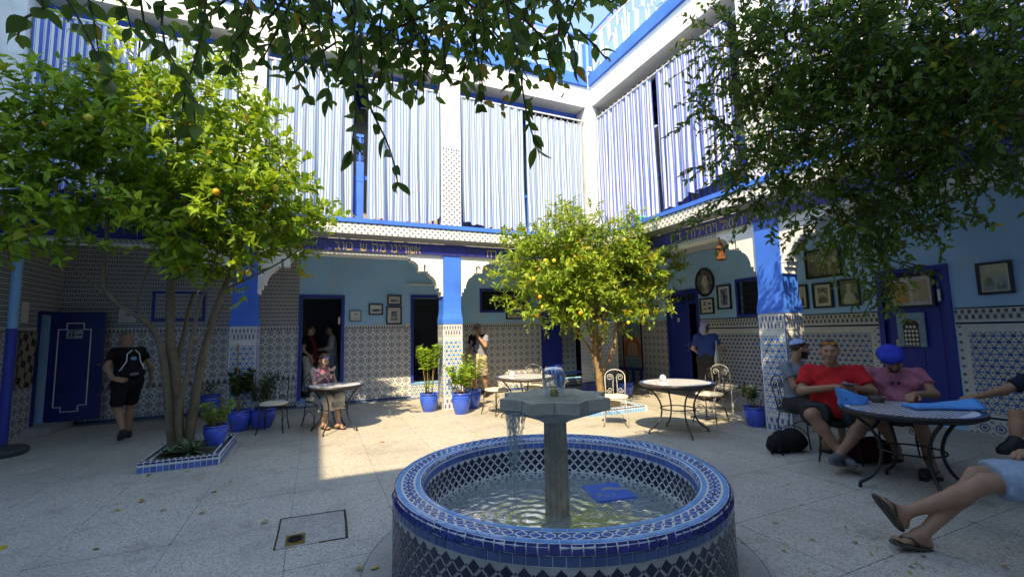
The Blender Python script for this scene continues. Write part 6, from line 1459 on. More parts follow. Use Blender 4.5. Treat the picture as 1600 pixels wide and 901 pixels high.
def cone(P, a, b, ra, rb, flat=False, sq=None):
    a = np.array(a, np.float32); b = np.array(b, np.float32); d = b-a; L2 = float(d@d)+1e-9; t = ((P-a)@d)/L2; tc = np.clip(t, 0, 1)
    q = P-a-tc[..., None]*d; r_ = np.linalg.norm(q, axis=-1)-(ra+(rb-ra)*tc)
    if flat: r_ = np.maximum(r_, (t-1)*math.sqrt(L2))
    return r_
def ell(P, c, r_):
    q = (P-np.array(c, np.float32))/np.array(r_, np.float32); k0 = np.linalg.norm(q, axis=-1); k1 = np.linalg.norm(q/np.array(r_, np.float32), axis=-1)+1e-6; return k0*(k0-1)/k1
def union(P, prims, k=.03):
    d = None
    for p in prims:
        e = cone(P, *p); d = e if d is None else smin(d, e, k)
    return d
def bbox(prims, m=.05):
    pts = np.array([np.array(p[i])+s*(p[2+i]+m) for p in prims for i in (0, 1) for s in (-1, 1)]); return pts.min(0), pts.max(0)
def meshjoin(name, parts, mats):
    """parts: (V, quads, material index or array)"""
    V = np.concatenate([p[0] for p in parts]); o = 0; F = []; mi = []
    for v, q, m_ in parts: F += (np.asarray(q)+o).tolist(); mi += (list(m_) if hasattr(m_, '__len__') else [m_]*len(q)); o += len(v)
    me = bpy.data.meshes.new(name); me.from_pydata(V.tolist(), [], F)
    for m_ in mats: me.materials.append(m_)
    me.polygons.foreach_set('material_index', np.array(mi, np.int32)); me.polygons.foreach_set('use_smooth', [True]*len(F)); me.update(); return me
def skin(name, c):
    m, t, p = newmat(name); n = noise(t, 24, 4); t.links.new(mix(t, n, sc3(c, .78), sc3(c, 1.2)), p.inputs['Base Color']); p.inputs['Roughness'].default_value = .5; p.inputs['Subsurface Weight'].default_value = .08; p.inputs['Subsurface Radius'].default_value = (.01, .004, .002); bump(t, p, noise(t, 260, 3), .12, .003); return m
def cloth(name, c, var=.12, vs=7): return mat(name, c, .88, var, vs, .35, 160, spec=.2)
SK1, SK2, SK3 = skin('skin_tan', (.34, .18, .11)), skin('skin_olive', (.32, .165, .10)), skin('skin_fair', (.52, .31, .23))
HAIR = {'dark': mat('dark_hair', (.018, .013, .010), .5, .4, 60, .5, 200), 'brown': mat('brown_hair', (.10, .05, .028), .5, .4, 60, .5, 200), 'red': mat('auburn_hair', (.20, .07, .03), .5, .4, 60, .5, 200), 'stub': mat('shaved_scalp', (.16, .11, .085), .6, .2, 60)}
LIP = mat('lips', (.30, .11, .09), .5); EYEW = mat('eye_white', (.34, .30, .27), .3, .02); EYEI = mat('iris', (.02, .014, .01), .2)
def V3(*a): return np.array(a, float)
def nrm(v): v = np.array(v, float); return v/(np.linalg.norm(v)+1e-9)
STAND = dict(hp=[(-.09, 0, .92), (.09, 0, .92)], kn=[(-.095, .02, .50), (.095, .02, .50)], an=[(-.095, -.03, .085), (.095, -.03, .085)], toe=[(-.115, 1, 0), (.115, 1, 0)], neck=(0, -.02, 1.47), head=(0, .03, 1.635), sh=[(-.18, -.02, 1.42), (.18, -.02, 1.42)], el=[(-.235, -.05, 1.14), (.235, -.05, 1.14)], wr=[(-.235, .07, .91), (.235, .07, .91)], hd=[(0, .3, -1), (0, .3, -1)], pn=[(1, 0, 0), (-1, 0, 0)], face=(0, 1, 0), up=(0, 0, 1))
SIT = dict(hp=[(-.09, 0, .53), (.09, 0, .53)], kn=[(-.13, .42, .54), (.13, .42, .54)], an=[(-.13, .42, .09), (.13, .42, .09)], toe=[(-.1, 1, 0), (.1, 1, 0)], neck=(0, -.03, 1.07), head=(0, .03, 1.235), sh=[(-.18, -.03, 1.02), (.18, -.03, 1.02)], el=[(-.25, .05, .76), (.25, .05, .76)], wr=[(-.12, .28, .78), (.12, .28, .78)], hd=[(.3, 1, 0), (-.3, 1, 0)], pn=[(0, 0, -1), (0, 0, -1)], face=(0, 1, 0), up=(0, 0, 1))
def hand_prims(w_, d, n, side, curl=.5, s=1.0, spread=.12):
    """side: +1 thumb towards +cross(d,n)"""
    d = nrm(d); n = nrm(np.array(n)-d*np.dot(n, d)); sd = np.cross(d, n)*side; w_ = np.array(w_); pr = []; R_ = []
    for i, (o, pl, ls) in enumerate(((.030, .088, (.040, .025, .020)), (.010, .092, (.045, .029, .021)), (-.010, .088, (.041, .027, .020)), (-.029, .080, (.032, .020, .018)))):
        o *= s; k = w_+sd*o+d*pl*s; pr.append((w_+sd*o*.6+d*.012*s, k, .0135*s, .0115*s)); dr = nrm(d+sd*o*spread*20*.15); p = k; an = 0
        for j, l in enumerate(ls):
            an += curl*(.75, .8, .6)[j]*(1+.12*(i-1.5)); dd = dr*math.cos(an)+n*math.sin(an); q = p+dd*l*s; pr.append((p, q, (.0098-.001*j)*s, (.0092-.0012*j)*s)); p = q
    b = w_+sd*.02*s+d*.02*s; k1 = b+(sd*.034+d*.030+n*.016)*s; k2 = k1+(sd*.012+d*.030+n*.012)*s; k3 = k2+(d*.024+n*.010-sd*.004)*s
    pr += [(b, k1, .0150*s, .0115*s), (k1, k2, .0112*s, .0098*s), (k2, k3, .0098*s, .0082*s), (w_-d*.03*s, w_+d*.015*s, .026*s, .022*s), (w_+d*.03*s-sd*.012*s, w_+d*.07*s-sd*.008*s, .016*s, .013*s), (w_+d*.03*s+sd*.014*s, w_+d*.07*s+sd*.012*s, .016*s, .013*s)]
    return pr
def person(label, base, a, pose, height=1.75, over=None, fat=1.0, shoulders=1.0, sk=SK1, top=None, bottom=None, hair=None, beard=None, shoes=None, sandals=None, fine=.005, hand_h=.005, curl=(.5, .5), head_s=1.0, group='people in the courtyard', noface=False):
    J = {k: (list(v) if isinstance(v, list) else v) for k, v in pose.items()}
    if over:
        for k, v in over.items(): J[k] = v
    s = height/1.75; F_ = np.array((math.cos(a), math.sin(a), 0)); R_ = np.array((math.sin(a), -math.cos(a), 0)); base = np.array(base, float)
    W = lambda q: s*(q[0]*R_+q[1]*F_+q[2]*V3(0, 0, 1)); D = lambda q: q[0]*R_+q[1]*F_+q[2]*V3(0, 0, 1)
    o = thing('person', label, 'person', tuple(base), 0, group); OFF[o.name] = base
    hp, kn, an, sh, el, wr = ([W(x) for x in J[k]] for k in ('hp', 'kn', 'an', 'sh', 'el', 'wr')); nk = W(J['neck']); hc = W(J['head']); toe = [nrm(D(x)) for x in J['toe']]
    sh = [nk+(x-nk)*np.array((shoulders, shoulders, 1)) for x in sh]
    pel = (hp[0]+hp[1])/2; ax = nrm(nk-pel); T = np.linalg.norm(nk-pel); lat = nrm(hp[1]-hp[0]); fr = nrm(np.cross(V3(0, 0, 1), lat)) if False else nrm(np.cross(ax, lat)); 
    if np.dot(fr, F_) < 0: fr = -fr
    f = fat; sl = nrm(sh[1]-sh[0])
    tor = [(hp[0], hp[1], .105*f*s, .105*f*s)]
    for k, sg in ((0, -1), (1, 1)):
        wst = pel+ax*T*.36+lat*sg*.055*f*s; tor += [(hp[k]*.8+pel*.2, wst, .10*f*s, .098*f*s), (wst, nk-ax*.16*s+sl*sg*.085*shoulders*s, .098*f*s, .098*min(f, 1.12)*s)]
    if f > 1.1: tor.append((pel+ax*T*.15+fr*.06*f*s, pel+ax*T*.42+fr*.055*f*s, .125*f*s, .12*f*s))
    tor.append((pel+ax*T*.5, nk-ax*.080*s+fr*.012*s, .095*min(f, 1.1)*s, .066*s)); tor += [(sh[0]*.92+nk*.08-ax*.015, sh[1]*.92+nk*.08-ax*.015, .052*s, .052*s), (nk-ax*.06*s, nk+ax*.01, .075*s, .058*s)]
    g_ = 1+(f-1)*.55; arm = lambda k: [(sh[k], el[k], .050*g_*s, .042*g_*s), (el[k], wr[k], .043*g_*s, .026*g_*s)]
    def leg(k):
        m_ = kn[k]*.68+an[k]*.32; back = nrm(np.cross(nrm(an[k]-kn[k]), lat)); back = back if np.dot(back, F_) < 0 else -back
        return [(hp[k], kn[k], .088*g_*s, .058*g_*s), (kn[k], m_+back*.012, .054*g_*s, .056*g_*s), (m_+back*.012, an[k], .055*g_*s, .035*s)]
    foot = []
    for k in (0, 1):
        dn = nrm(np.cross(toe[k], np.cross(V3(0, 0, -1), toe[k]))); heel = an[k]-toe[k]*.045*s+dn*.045*s; ball = an[k]+toe[k]*.11*s+dn*.052*s; foot.append((heel, ball, dn))
    body = tor+arm(0)+arm(1)+leg(0)+leg(1)+[(nk, hc-V3(0, 0, .03), .056*s, .055*s)]
    for k in (0, 1): h_, b_, dn = foot[k]; body += [(an[k], h_, .036*s, .032*s), (an[k]+toe[k]*.02, b_, .036*s, .026*s), (h_, b_, .03*s, .027*s)]
    lo, hi = bbox(body, .03); parts = [(*surfnet(lambda P: union(P, body, .028*s), lo, hi, .0155), 0)]
    # toes
    if sandals:
        for k in (0, 1):
            h_, b_, dn = foot[k]; ls = np.cross(toe[k], dn); pr = []
            for j in range(5):
                oo = (j-2)*.0165*s; st = b_+ls*oo*.95-toe[k]*.01; en = b_+toe[k]*(.062-.008*abs(j-1.2)*1.0)*s+ls*oo*1.12+dn*.006; pr.append((st, en, .0125*s if j else .0125*s, .0105*s))
            lo, hi = bbox(pr, .02); parts.append((*surfnet(lambda P: union(P, pr, .006), lo, hi, .006), 0))
    # head
    face = nrm(D(J['face'])); up = D(J['up']); rt_ = nrm(np.cross(face, up)); up = np.cross(rt_, face); Mh = np.stack([rt_, face, up]); hs = head_s*s
    def headf(P):
        q = ((P-hc.astype(np.float32))@Mh.T.astype(np.float32))/hs
        d = ell(q, (0, -.012, .032), (.076, .096, .088)); d = smin(d, ell(q, (0, .018, -.042), (.058*min(1.12, f), .074, .078)), .035); d = smin(d, cone(q, (-.012, .066, -.1), (.012, .066, -.1), .021, .021), .03)
        for sg in (-1, 1):
            d = smin(d, ell(q, (sg*.043, .055, -.022), (.026, .03, .03)), .025); d = smin(d, ell(q, (sg*.080, -.004, -.004), (.010, .022, .033)), .008)
        d = smin(d, cone(q, (-.034, .080, .030), (.034, .080, .030), .012, .012), .018)
        for sg in (-1, 1): d = -smin(-d, ell(q, (sg*.031, .101, .010), (.018, .017, .012)), .012)
        d = smin(d, cone(q, (0, .088, .016), (0, .110, -.026), .008, .0125), .012); d = smin(d, cone(q, (-.011, .098, -.030), (.011, .098, -.030), .009, .009), .008)
        d = smin(d, cone(q, (-.019, .086, -.055), (.019, .086, -.055), .0085, .0085), .008); d = smin(d, cone(q, (-.016, .084, -.068), (.016, .084, -.068), .009, .009), .008)
        return smin(d*hs, cone(P, hc-up*.05*hs-face*.02*hs, nk, .054*s, .06*s), .03)
    mats = [sk, HAIR.get(beard, sk), LIP, EYEW, EYEI]
    V, Q = surfnet(headf, hc-.17*hs, hc+.17*hs, fine); cq = ((V[Q].mean(1)-hc)@Mh.T)/hs; mi = np.zeros(len(Q), int)
    mi[(np.abs(cq[:, 0]) < .024) & (cq[:, 1] > .085) & (cq[:, 2] < -.048) & (cq[:, 2] > -.074)] = 2
    mi[(np.abs(np.abs(cq[:, 0])-.032) < .020) & (np.abs(cq[:, 2]-.034-.1*(0.032-np.abs(cq[:, 0]))) < .0055) & (cq[:, 1] > .06)] = 1 if beard else 0
    if beard == 'stub': mi[(cq[:, 2] > .045) & (cq[:, 1] < .07)] = 1
    elif beard and beard != 'red': mi[((cq[:, 2] < -.035-.35*(cq[:, 1]-.09).clip(-1, 0)*.3) & (cq[:, 1] > -.0) & (cq[:, 2] > -.125) & ((np.abs(cq[:, 0]) > .026) | (cq[:, 2] < -.078) | (cq[:, 2] > -.046)))] = 1
    parts.append((V, Q, mi))
    eb = G()
    for sg in (-1, 1):
        c = hc+Mh.T@np.array((sg*.031, .083, .010))*hs; eb.ball(c-face*.003*hs, .0112*hs, 8, 6, 3); eb.ball(c+face*.0042*hs, .0066*hs, 8, 6, 4)
    # hands
    for k in (0, 1):
        if J.get('nohand') and J['nohand'][k]: continue
        pr = hand_prims(wr[k], D(J['hd'][k]), D(J['pn'][k]), 1 if k == 0 else -1, curl[k], s*1.02*g_**.5); lo, hi = bbox(pr, .02); parts.append((*surfnet(lambda P: union(P, pr, .010), lo, hi, hand_h), 0))
    me = meshjoin('body', parts, mats); b0 = mesh_obj('body', me, o)
    ey = eb.mesh('eyes', mats, True); eo = mesh_obj('eyes', ey, o)
    wrk = lambda P, amp: amp*(np.sin(P[..., 2]*38+P[..., 0]*21+np.sin(P[..., 1]*30)*2)+.6*np.sin(P[..., 2]*71-P[..., 1]*43+P[..., 0]*30))*.5
    # garments
    if top:
        m_, slv, hem, ease = top['m'], top.get('sleeve', .62), top.get('hem', -.02), top.get('ease', .016)*s; pr = [(p[0], p[1], p[2]+ease, p[3]+ease) for p in tor[:-1]]
        if slv > 0:
            for k in (0, 1):
                u_ = min(slv, 1); e_ = sh[k]+(el[k]-sh[k])*u_; pr.append((sh[k], e_, .046*g_*s+ease, .047*g_*s+ease*1.2, slv <= 1))
                if slv > 1: pr.append((el[k], el[k]+(wr[k]-el[k])*(slv-1), .048*g_*s+ease, .036*g_*s+ease, True))
        hp_ = pel+ax*hem*s; axh = ax.astype(np.float32); hcut = (hp_).astype(np.float32); nkc = (nk+ax*.052*s+fr*.012*s).astype(np.float32); nr_ = top.get('neck', .066)*s
        def tf(P):
            d = union(P, pr, .03*s)+wrk(P, .007); d = np.maximum(d, -((P-hcut)@axh)); q = P-nkc; return np.maximum(d, nr_-np.linalg.norm(q, axis=-1))
        lo, hi = bbox(pr, .03); V, Q = surfnet(tf, lo, hi, .0135); me = meshjoin('shirt', [(V, Q, 0)], [m_]); g0 = mesh_obj(top.get('name', 'shirt'), me, o)
        o['_n'] = 0; del o['_n']
    if bottom:
        m_, ln, ease = bottom['m'], bottom.get('len', .8), bottom.get('ease', .02)*s; pr = [(hp[0], hp[1], .108*f*s+ease, .108*f*s+ease), (pel, pel+ax*.10*s, .118*f*s+ease, .112*f*s+ease)]
        if f > 1.1: pr.append((pel+ax*T*.1+fr*.045*f*s, pel+ax*T*.2+fr*.05*f*s, .12*f*s, .12*f*s))
        for k in (0, 1):
            e_ = hp[k]+(kn[k]-hp[k])*min(1, ln); pr.append((hp[k], e_, .096*g_*s+ease, (bottom.get('flare', .078))*g_*s+ease, ln <= 1))
            if ln > 1: pr.append((kn[k], kn[k]+(an[k]-kn[k])*(ln-1), .070*g_*s+ease, bottom.get('cuff', .06)*s+ease, True))
        wc = (pel+ax*bottom.get('waist', .13)*s).astype(np.float32); axh = ax.astype(np.float32)
        if bottom.get('skirt'):
            mid_ = (kn[0]+kn[1])/2; m2 = (an[0]+an[1])/2; e_ = mid_+(m2-mid_)*(ln-1) if ln > 1 else pel+(mid_-pel)*ln; pr.append((pel, e_, .14*s, bottom['skirt']*s, True))
        def bf(P): return np.maximum(union(P, pr, .03*s)+wrk(P, .008), (P-wc)@axh)
        lo, hi = bbox(pr, .03); V, Q = surfnet(bf, lo, hi, .0135); mesh_obj(bottom.get('name', 'shorts'), meshjoin('shorts', [(V, Q, 0)], [m_]), o)
    if shoes:
        for k in (0, 1):
            h_, b_, dn = foot[k]; t_ = toe[k]; pr = [(h_+dn*-.008, b_-dn*.008, .043*s, .041*s), (b_-dn*.008, b_+t_*.055*s-dn*.004, .041*s, .030*s), (an[k]+dn*.0, h_-dn*.01, .045*s, .044*s), (an[k]+t_*.015, b_-dn*.01, .045*s, .032*s)]
            n_ = dn.astype(np.float32); c_ = (h_+dn*.030*s).astype(np.float32)
            def sf(P): return np.maximum(union(P, pr, .02), (P-c_)@n_)
            lo, hi = bbox(pr, .02); V, Q = surfnet(sf, lo, hi, .009); so = mesh_obj('shoe', meshjoin('shoe', [(V, Q, 0)], [shoes[0]]), o)
            pr2 = [(h_, b_, .047*s, .046*s), (b_, b_+t_*.058*s, .046*s, .033*s)]; c2 = (h_+dn*.018*s).astype(np.float32); c3 = (h_+dn*.044*s).astype(np.float32)
            def s2(P): return np.maximum(np.maximum(union(P, pr2, .01), (P-c3)@n_), -((P-c2)@n_))
            lo, hi = bbox(pr2, .02); V, Q = surfnet(s2, lo, hi, .009); mesh_obj('sole', meshjoin('sole', [(V, Q, 0)], [shoes[1]]), so)
    if sandals:
        for k in (0, 1):
            h_, b_, dn = foot[k]; t_ = toe[k]; ls = np.cross(t_, dn); pr2 = [(h_+dn*.026, b_+dn*.026, .043*s, .050*s), (b_+dn*.026, b_+t_*.055*s+dn*.026, .050*s, .042*s)]; n_ = dn.astype(np.float32); c2 = (h_+dn*.026*s).astype(np.float32); c3 = (h_+dn*.048*s).astype(np.float32)
            def s2(P): return np.maximum(np.maximum(union(P, pr2, .01), (P-c3)@n_), -((P-c2)@n_))
            lo, hi = bbox(pr2, .02); V, Q = surfnet(s2, lo, hi, .008); so = mesh_obj('sandal', meshjoin('sandal', [(V, Q, 0)], [sandals]), o)
            g = G(); tp = b_+t_*.035*s
            for sg in (-1, 1): g.tube([tp+dn*.02, tp-dn*.016*s, b_-t_*.02*s+ls*sg*.030*s-dn*.026*s, b_-t_*.07*s+ls*sg*.048*s+dn*.012*s], [.004, .006, .009, .007], 6)
            g.build('strap', sandals, so, True)
    def headshell(fn, name, m_, h=.007, ext=.19):
        V, Q = surfnet(lambda P: fn(((P-hc.astype(np.float32))@Mh.T.astype(np.float32))/hs)*hs, hc-ext*hs, hc+ext*hs, h); return mesh_obj(name, meshjoin(name, [(V, Q, 0)], [m_]), o)
    if hair == 'short':
        hm = HAIR[beard] if beard in HAIR and beard != 'stub' else HAIR['dark']
        headshell(lambda q: np.maximum(ell(q, (0, -.014, .036), (.0805, .1005, .0925))+.0015*np.sin(q[..., 0]*140)*np.sin(q[..., 1]*120), (.022+.85*q[..., 1]-q[..., 2])*.75), 'hair', hm)
    o_ = dict(o=o, W=W, D=D, hc=hc, Mh=Mh, hs=hs, nk=nk, sh=sh, el=el, wr=wr, pel=pel, ax=ax, lat=lat, fr=fr, s=s, F=F_, R=R_, shell=headshell, base=base, kn=kn, an=an, T=T)
    return o_
def hl(p, q): return p['hc']+p['Mh'].T@np.array(q, float)*p['hs']
def hair_long(p, m_, back=-.16, side=.086, bun=None):
    p['shell'](lambda q: np.minimum(np.maximum(np.minimum(ell(q, (0, -.016, .036), (.083, .103, .094)), ell(q, (0, -.045, -.05), (side, .062, abs(back)))), np.minimum(q[..., 1]-.045-(q[..., 2]-.05)*.7, 1)), 10 if bun is None else ell(q, bun, (.045, .04, .045)))+.0025*np.sin(q[..., 0]*150)*np.sin(q[..., 2]*60), 'hair', m_, .0075)
def glasses(p, m_, pos_, name='sunglasses', tilt=0, hh=.019):
    g = G(); y, z = pos_
    for sg in (-1, 1):
        c = np.array((sg*.033, y, z)); g.tube([hl(p, c+np.array((.026*math.cos(t), -.006*abs(math.cos(t)), hh*math.sin(t)))) for t in np.linspace(0, TAU, 12)[:-1]], .003, 5, closed=True)
        pts = [hl(p, c+np.array((.025*math.cos(t), -.006*abs(math.cos(t)), hh*.95*math.sin(t)))) for t in np.linspace(0, TAU, 12)[:-1]]; g.add(pts+[q+p['Mh'].T@np.array((0, .003, 0)) for q in pts], [tuple(range(11))[::-1], tuple(range(11, 22))])
        g.tube([hl(p, (sg*.058, y-.008, z+.006)), hl(p, (sg*.08, y-.06, z+.006)), hl(p, (sg*.080, y-.10, z))], .003, 5)
    g.tube([hl(p, (-.008, y+.002, z+.004)), hl(p, (.008, y+.002, z+.004))], .003, 5); g.build(name, m_, p['o'], True)
def held(name, label, cat, p, c, size, dirs, m_, m2=None):
    """box held in a hand: its own thing"""
    c = np.array(c)+p['base']; o = thing(name, label, cat, tuple(c)); A_ = np.stack([nrm(d) for d in dirs]); g = G(); g.bev(-size[0]/2, size[0]/2, -size[1]/2, size[1]/2, -size[2]/2, size[2]/2, min(size)*.3); g.v = [v@A_ for v in g.v]; g.build('case', m_, o)
    if m2: g = G(); g.box(-size[0]*.44, size[0]*.44, size[1]*.5, size[1]*.5+.0012, -size[2]*.45, size[2]*.45); g.v = [v@A_ for v in g.v]; g.build('screen', m2, o)
    return o
C_ = {'red': cloth('red_jersey', (.50, .018, .022)), 'char': cloth('charcoal_cloth', (.035, .035, .038)), 'grey': cloth('grey_tee', (.17, .20, .24)), 'pink': cloth('faded_pink_tee', (.44, .14, .20), .35, 9), 'navy': cloth('navy_tee', (.012, .016, .035)), 'denim': cloth('pale_denim', (.26, .36, .48), .12, 20), 'black': cloth('black_cloth', (.012, .012, .013)), 'khaki': cloth('khaki_cloth', (.44, .38, .27)), 'rose': cloth('rose_top', (.50, .16, .26)), 'offw': cloth('off_white_cloth', (.60, .58, .54)), 'blue': cloth('blue_tee', (.025, .06, .23)), 'lav': cloth('lavender_scarf', (.34, .34, .48)), 'maroon': cloth('maroon_scarf', (.15, .02, .03)), 'skirt': cloth('pale_blue_skirt', (.32, .40, .50)), 'cap': cloth('cobalt_cap', (.015, .045, .40), .2, 20), 'lblue': cloth('light_blue_knit', (.30, .40, .66)), 'heather': cloth('heather_grey', (.21, .22, .27))}
SH_BK = (mat('black_shoe', (.014, .014, .015), .6, .2, 20), mat('black_sole', (.03, .03, .032), .8)); SH_GR = (mat('grey_knit_shoe', (.10, .12, .14), .85, .25, 40, .4, 200), mat('grey_sole', (.17, .165, .15), .8, .2, 30, .5, 90)); SAND = mat('dark_sandal', (.022, .02, .02), .7, .3, 30); SAND2 = mat('olive_sandal', (.055, .05, .04), .75, .3, 40, .4, 120)
GLS = mat('dark_lens', (.01, .01, .012), .1, .1, 5); GLO = mat('orange_mirror_lens', (.75, .22, .03), .12, .1, 5, metal=.3); SCR = mat('phone_screen', (.05, .12, .2), .1); PHB = mat('phone_case', (.015, .015, .018), .3)
# 1 man walking away at the left
p = person('man in black walking away to the left with a small backpack and bare calves', (-2.72, 8.95, 0), R(122), STAND, 1.76, dict(hp=[(-.09, -.02, .90), (.09, -.02, .90)], kn=[(-.09, .05, .50), (.10, .17, .50)], an=[(-.08, -.26, .17), (.10, .20, .085)], toe=[(-.05, 1, -.45), (.1, 1, 0)], neck=(0, .08, 1.42), head=(0, .17, 1.56), sh=[(-.18, .06, 1.37), (.18, .06, 1.37)], el=[(-.27, -.04, 1.12), (.28, -.02, 1.12)], wr=[(-.20, -.16, .96), (.34, .12, .92)], hd=[(1, -.2, -.25), (.1, .25, -1)], pn=[(0, 1, 0), (-1, 0, 0)], face=(0, 1, -.25)), fat=.95, shoulders=.93, top=dict(m=C_['black'], sleeve=.60, hem=-.02), bottom=dict(m=C_['black'], len=.90, flare=.078, ease=.014), beard='stub', shoes=SH_BK, hand_h=.006)
bk = thing('backpack', 'black backpack with white curved piping and a blue badge on the walking man', 'backpack', tuple(p['base']+p['W']((0, -.10, 1.18)))); OFF[bk.name] = p['base']+p['W']((0, -.10, 1.18))
LW = lambda q: p['W'](q)-p['W']((0, -.10, 1.18))
pr = [(LW((-.08, -.09, 1.34)), LW((.08, -.09, 1.34)), .095, .095), (LW((-.095, -.11, 1.05)), LW((.095, -.11, 1.05)), .10, .10), (LW((0, -.13, 1.12)), LW((0, -.13, 1.28)), .09, .08)]
lo, hi = bbox(pr, .03); mesh_obj('pack', meshjoin('pack', [(*surfnet(lambda P: union(P, pr, .05), lo, hi, .012), 0)], [C_['black']]), bk)
for sg in (-1, 1):
    g = G(); g.tube([LW((sg*.02, -.205, 1.39)), LW((sg*.075, -.20, 1.33)), LW((sg*.085, -.225, 1.22)), LW((sg*.14, -.20, 1.10)), LW((sg*.17, -.15, 1.05))], .007, 6); g.build('piping', M['white'], bk, True)
    g = G(); g.tube([LW((sg*.09, .0, 1.42)), LW((sg*.115, .13, 1.42)), LW((sg*.12, .19, 1.30)), LW((sg*.13, .12, 1.12))], .018, 6); g.build('strap', C_['black'], bk, True)
g = G(); g.ball(LW((0, -.222, 1.26)), (.04, .04, .032), 10, 8); g.build('badge', mat('badge_blue', (.12, .36, .60), .5), bk, True)
g = G(); g.ball(LW((0, -.17, 1.02)), (.10, .05, .03), 12, 8); g.build('grey_panel', C_['heather'], bk, True)
# 2 woman seated with a phone
p = person('woman in a pink top seated at the small table looking at her phone', (.10, 8.55, 0), R(-62), SIT, 1.63, dict(kn=[(-.10, .42, .54), (.14, .42, .53)], an=[(-.06, .50, .09), (.10, .30, .09)], head=(0, .07, 1.21), el=[(-.19, .12, .80), (.20, .13, .80)], wr=[(-.07, .28, .97), (.05, .30, .99)], hd=[(.5, .5, .6), (-.5, .4, .6)], pn=[(.3, -1, 0), (-.3, -1, 0)], face=(0, 1, -.35)), fat=.97, sk=SK3, top=dict(m=C_['rose'], sleeve=0, neck=.10, hem=.0, name='tank_top', ease=.012), bottom=dict(m=C_['offw'], len=1.45, flare=.10, cuff=.10, name='trousers'), sandals=SAND, beard='red', hand_h=.006)
hair_long(p, HAIR['red'], -.12); glasses(p, mat('blue_lens', (.05, .14, .45), .15), (.07, .085))
held('phone', 'black phone held up by the woman in the pink top', 'phone', p, p['W']((-.01, .345, 1.05)), (.075, .01, .145), (p['R'], -p['F'], (0, 0, 1)), PHB, SCR)
g = G(); b_ = p['base']; q = p; pts = [q['sh'][1]+V3(0, 0, .06)-q['base']*0, q['nk']+q['fr']*.14-q['ax']*.14, q['pel']+q['ax']*.16+q['fr']*.16-q['lat']*.12, q['pel']+q['ax']*.05-q['lat']*.20]; g.tube(smooth(pts, 2), .016, 6); g.build('bag_strap', C_['offw'], p['o'], True)
# 3 two women inside the doorway
p = person('woman in the dark doorway wearing a long maroon scarf over a pale outfit', (-.16, 12.0, .11), R(-20), STAND, 1.70, dict(wr=[(-.22, .14, .98), (.22, .14, .98)], face=(-.3, 1, 0)), fat=.95, sk=SK3, top=dict(m=C_['black'], sleeve=.5), bottom=dict(m=C_['offw'], len=1.85, cuff=.075, name='trousers'), beard='red', hand_h=.008, fine=.007, shoes=SH_BK)
hair_long(p, HAIR['brown'], -.15)
for sg in (-1, 1):
    g = G(); g.tube(smooth([p['nk']-p['fr']*.06+V3(0, 0, .02), p['nk']+p['lat']*sg*.075+V3(0, 0, .03), p['nk']+p['fr']*.13+p['lat']*sg*.07-p['ax']*.12, p['nk']+p['fr']*.16+p['lat']*sg*.05-p['ax']*.42, p['pel']+p['fr']*.17+p['lat']*sg*.05-V3(0, 0, .16)], 2), [.03]*5+[.05]*12 if False else .042, 8); g.build('scarf', C_['maroon'], p['o'], True)
p = person('woman in the dark doorway in a white blouse and pale blue skirt facing left', (.36, 12.15, .11), R(178), STAND, 1.70, dict(el=[(-.24, .02, 1.16), (.24, .02, 1.16)], wr=[(-.10, .25, 1.16), (.12, .27, 1.12)], hd=[(.6, .6, .1), (-.6, .6, .1)], pn=[(0, -.3, -1), (0, -.3, -1)]), fat=.95, sk=SK3, top=dict(m=C_['offw'], sleeve=1.5, ease=.024), bottom=dict(m=C_['skirt'], len=1.8, skirt=.22, name='skirt'), beard=None, hand_h=.008, fine=.007, shoes=SH_BK)
hair_long(p, HAIR['dark'], -.07, .075, (0, -.10, .09))
# 4 man on the phone
p = person('man in dark glasses and khaki shorts raising a hand to his mouth', (3.62, 10.25, 0), R(222), STAND, 1.77, dict(kn=[(-.09, -.08, .50), (.09, .10, .50)], an=[(-.11, -.18, .085), (.10, .06, .085)], el=[(-.27, .16, 1.22), (.27, -.04, 1.15)], wr=[(-.08, .21, 1.47), (.30, .10, .93)], hd=[(.35, -.3, .9), (0, .4, -1)], pn=[(.4, -1, 0), (-1, 0, 0)]), fat=1.06, shoulders=1.08, top=dict(m=C_['heather'], sleeve=.62, hem=-.05), bottom=dict(m=C_['khaki'], len=.92, flare=.095), beard='stub', shoes=SH_BK, hand_h=.006, curl=(.9, .5))
glasses(p, GLS, (.096, .014))
tor = [(p['pel']+p['ax']*.05+p['lat']*.04, p['nk']-p['ax']*.12+p['lat']*.08, .128, .124), (p['sh'][1], p['sh'][1]+(p['el'][1]-p['sh'][1])*.55, .078, .074, True), (p['nk']-p['ax']*.05-p['fr']*.02, p['sh'][0]*.75+p['nk']*.25, .08, .07)]
lo, hi = bbox(tor, .03); cut = (p['pel']-p['ax']*.03).astype(np.float32); nk_ = (p['nk']+p['ax']*.05+p['fr']*.03).astype(np.float32)
mesh_obj('black_panel', meshjoin('black_panel', [(*surfnet(lambda P: np.maximum(np.maximum(union(P, tor, .03), -((P-cut)@p['ax'].astype(np.float32))), .088-np.linalg.norm(P-nk_, axis=-1)), lo, hi, .014), 0)], [C_['black']]), p['o'])
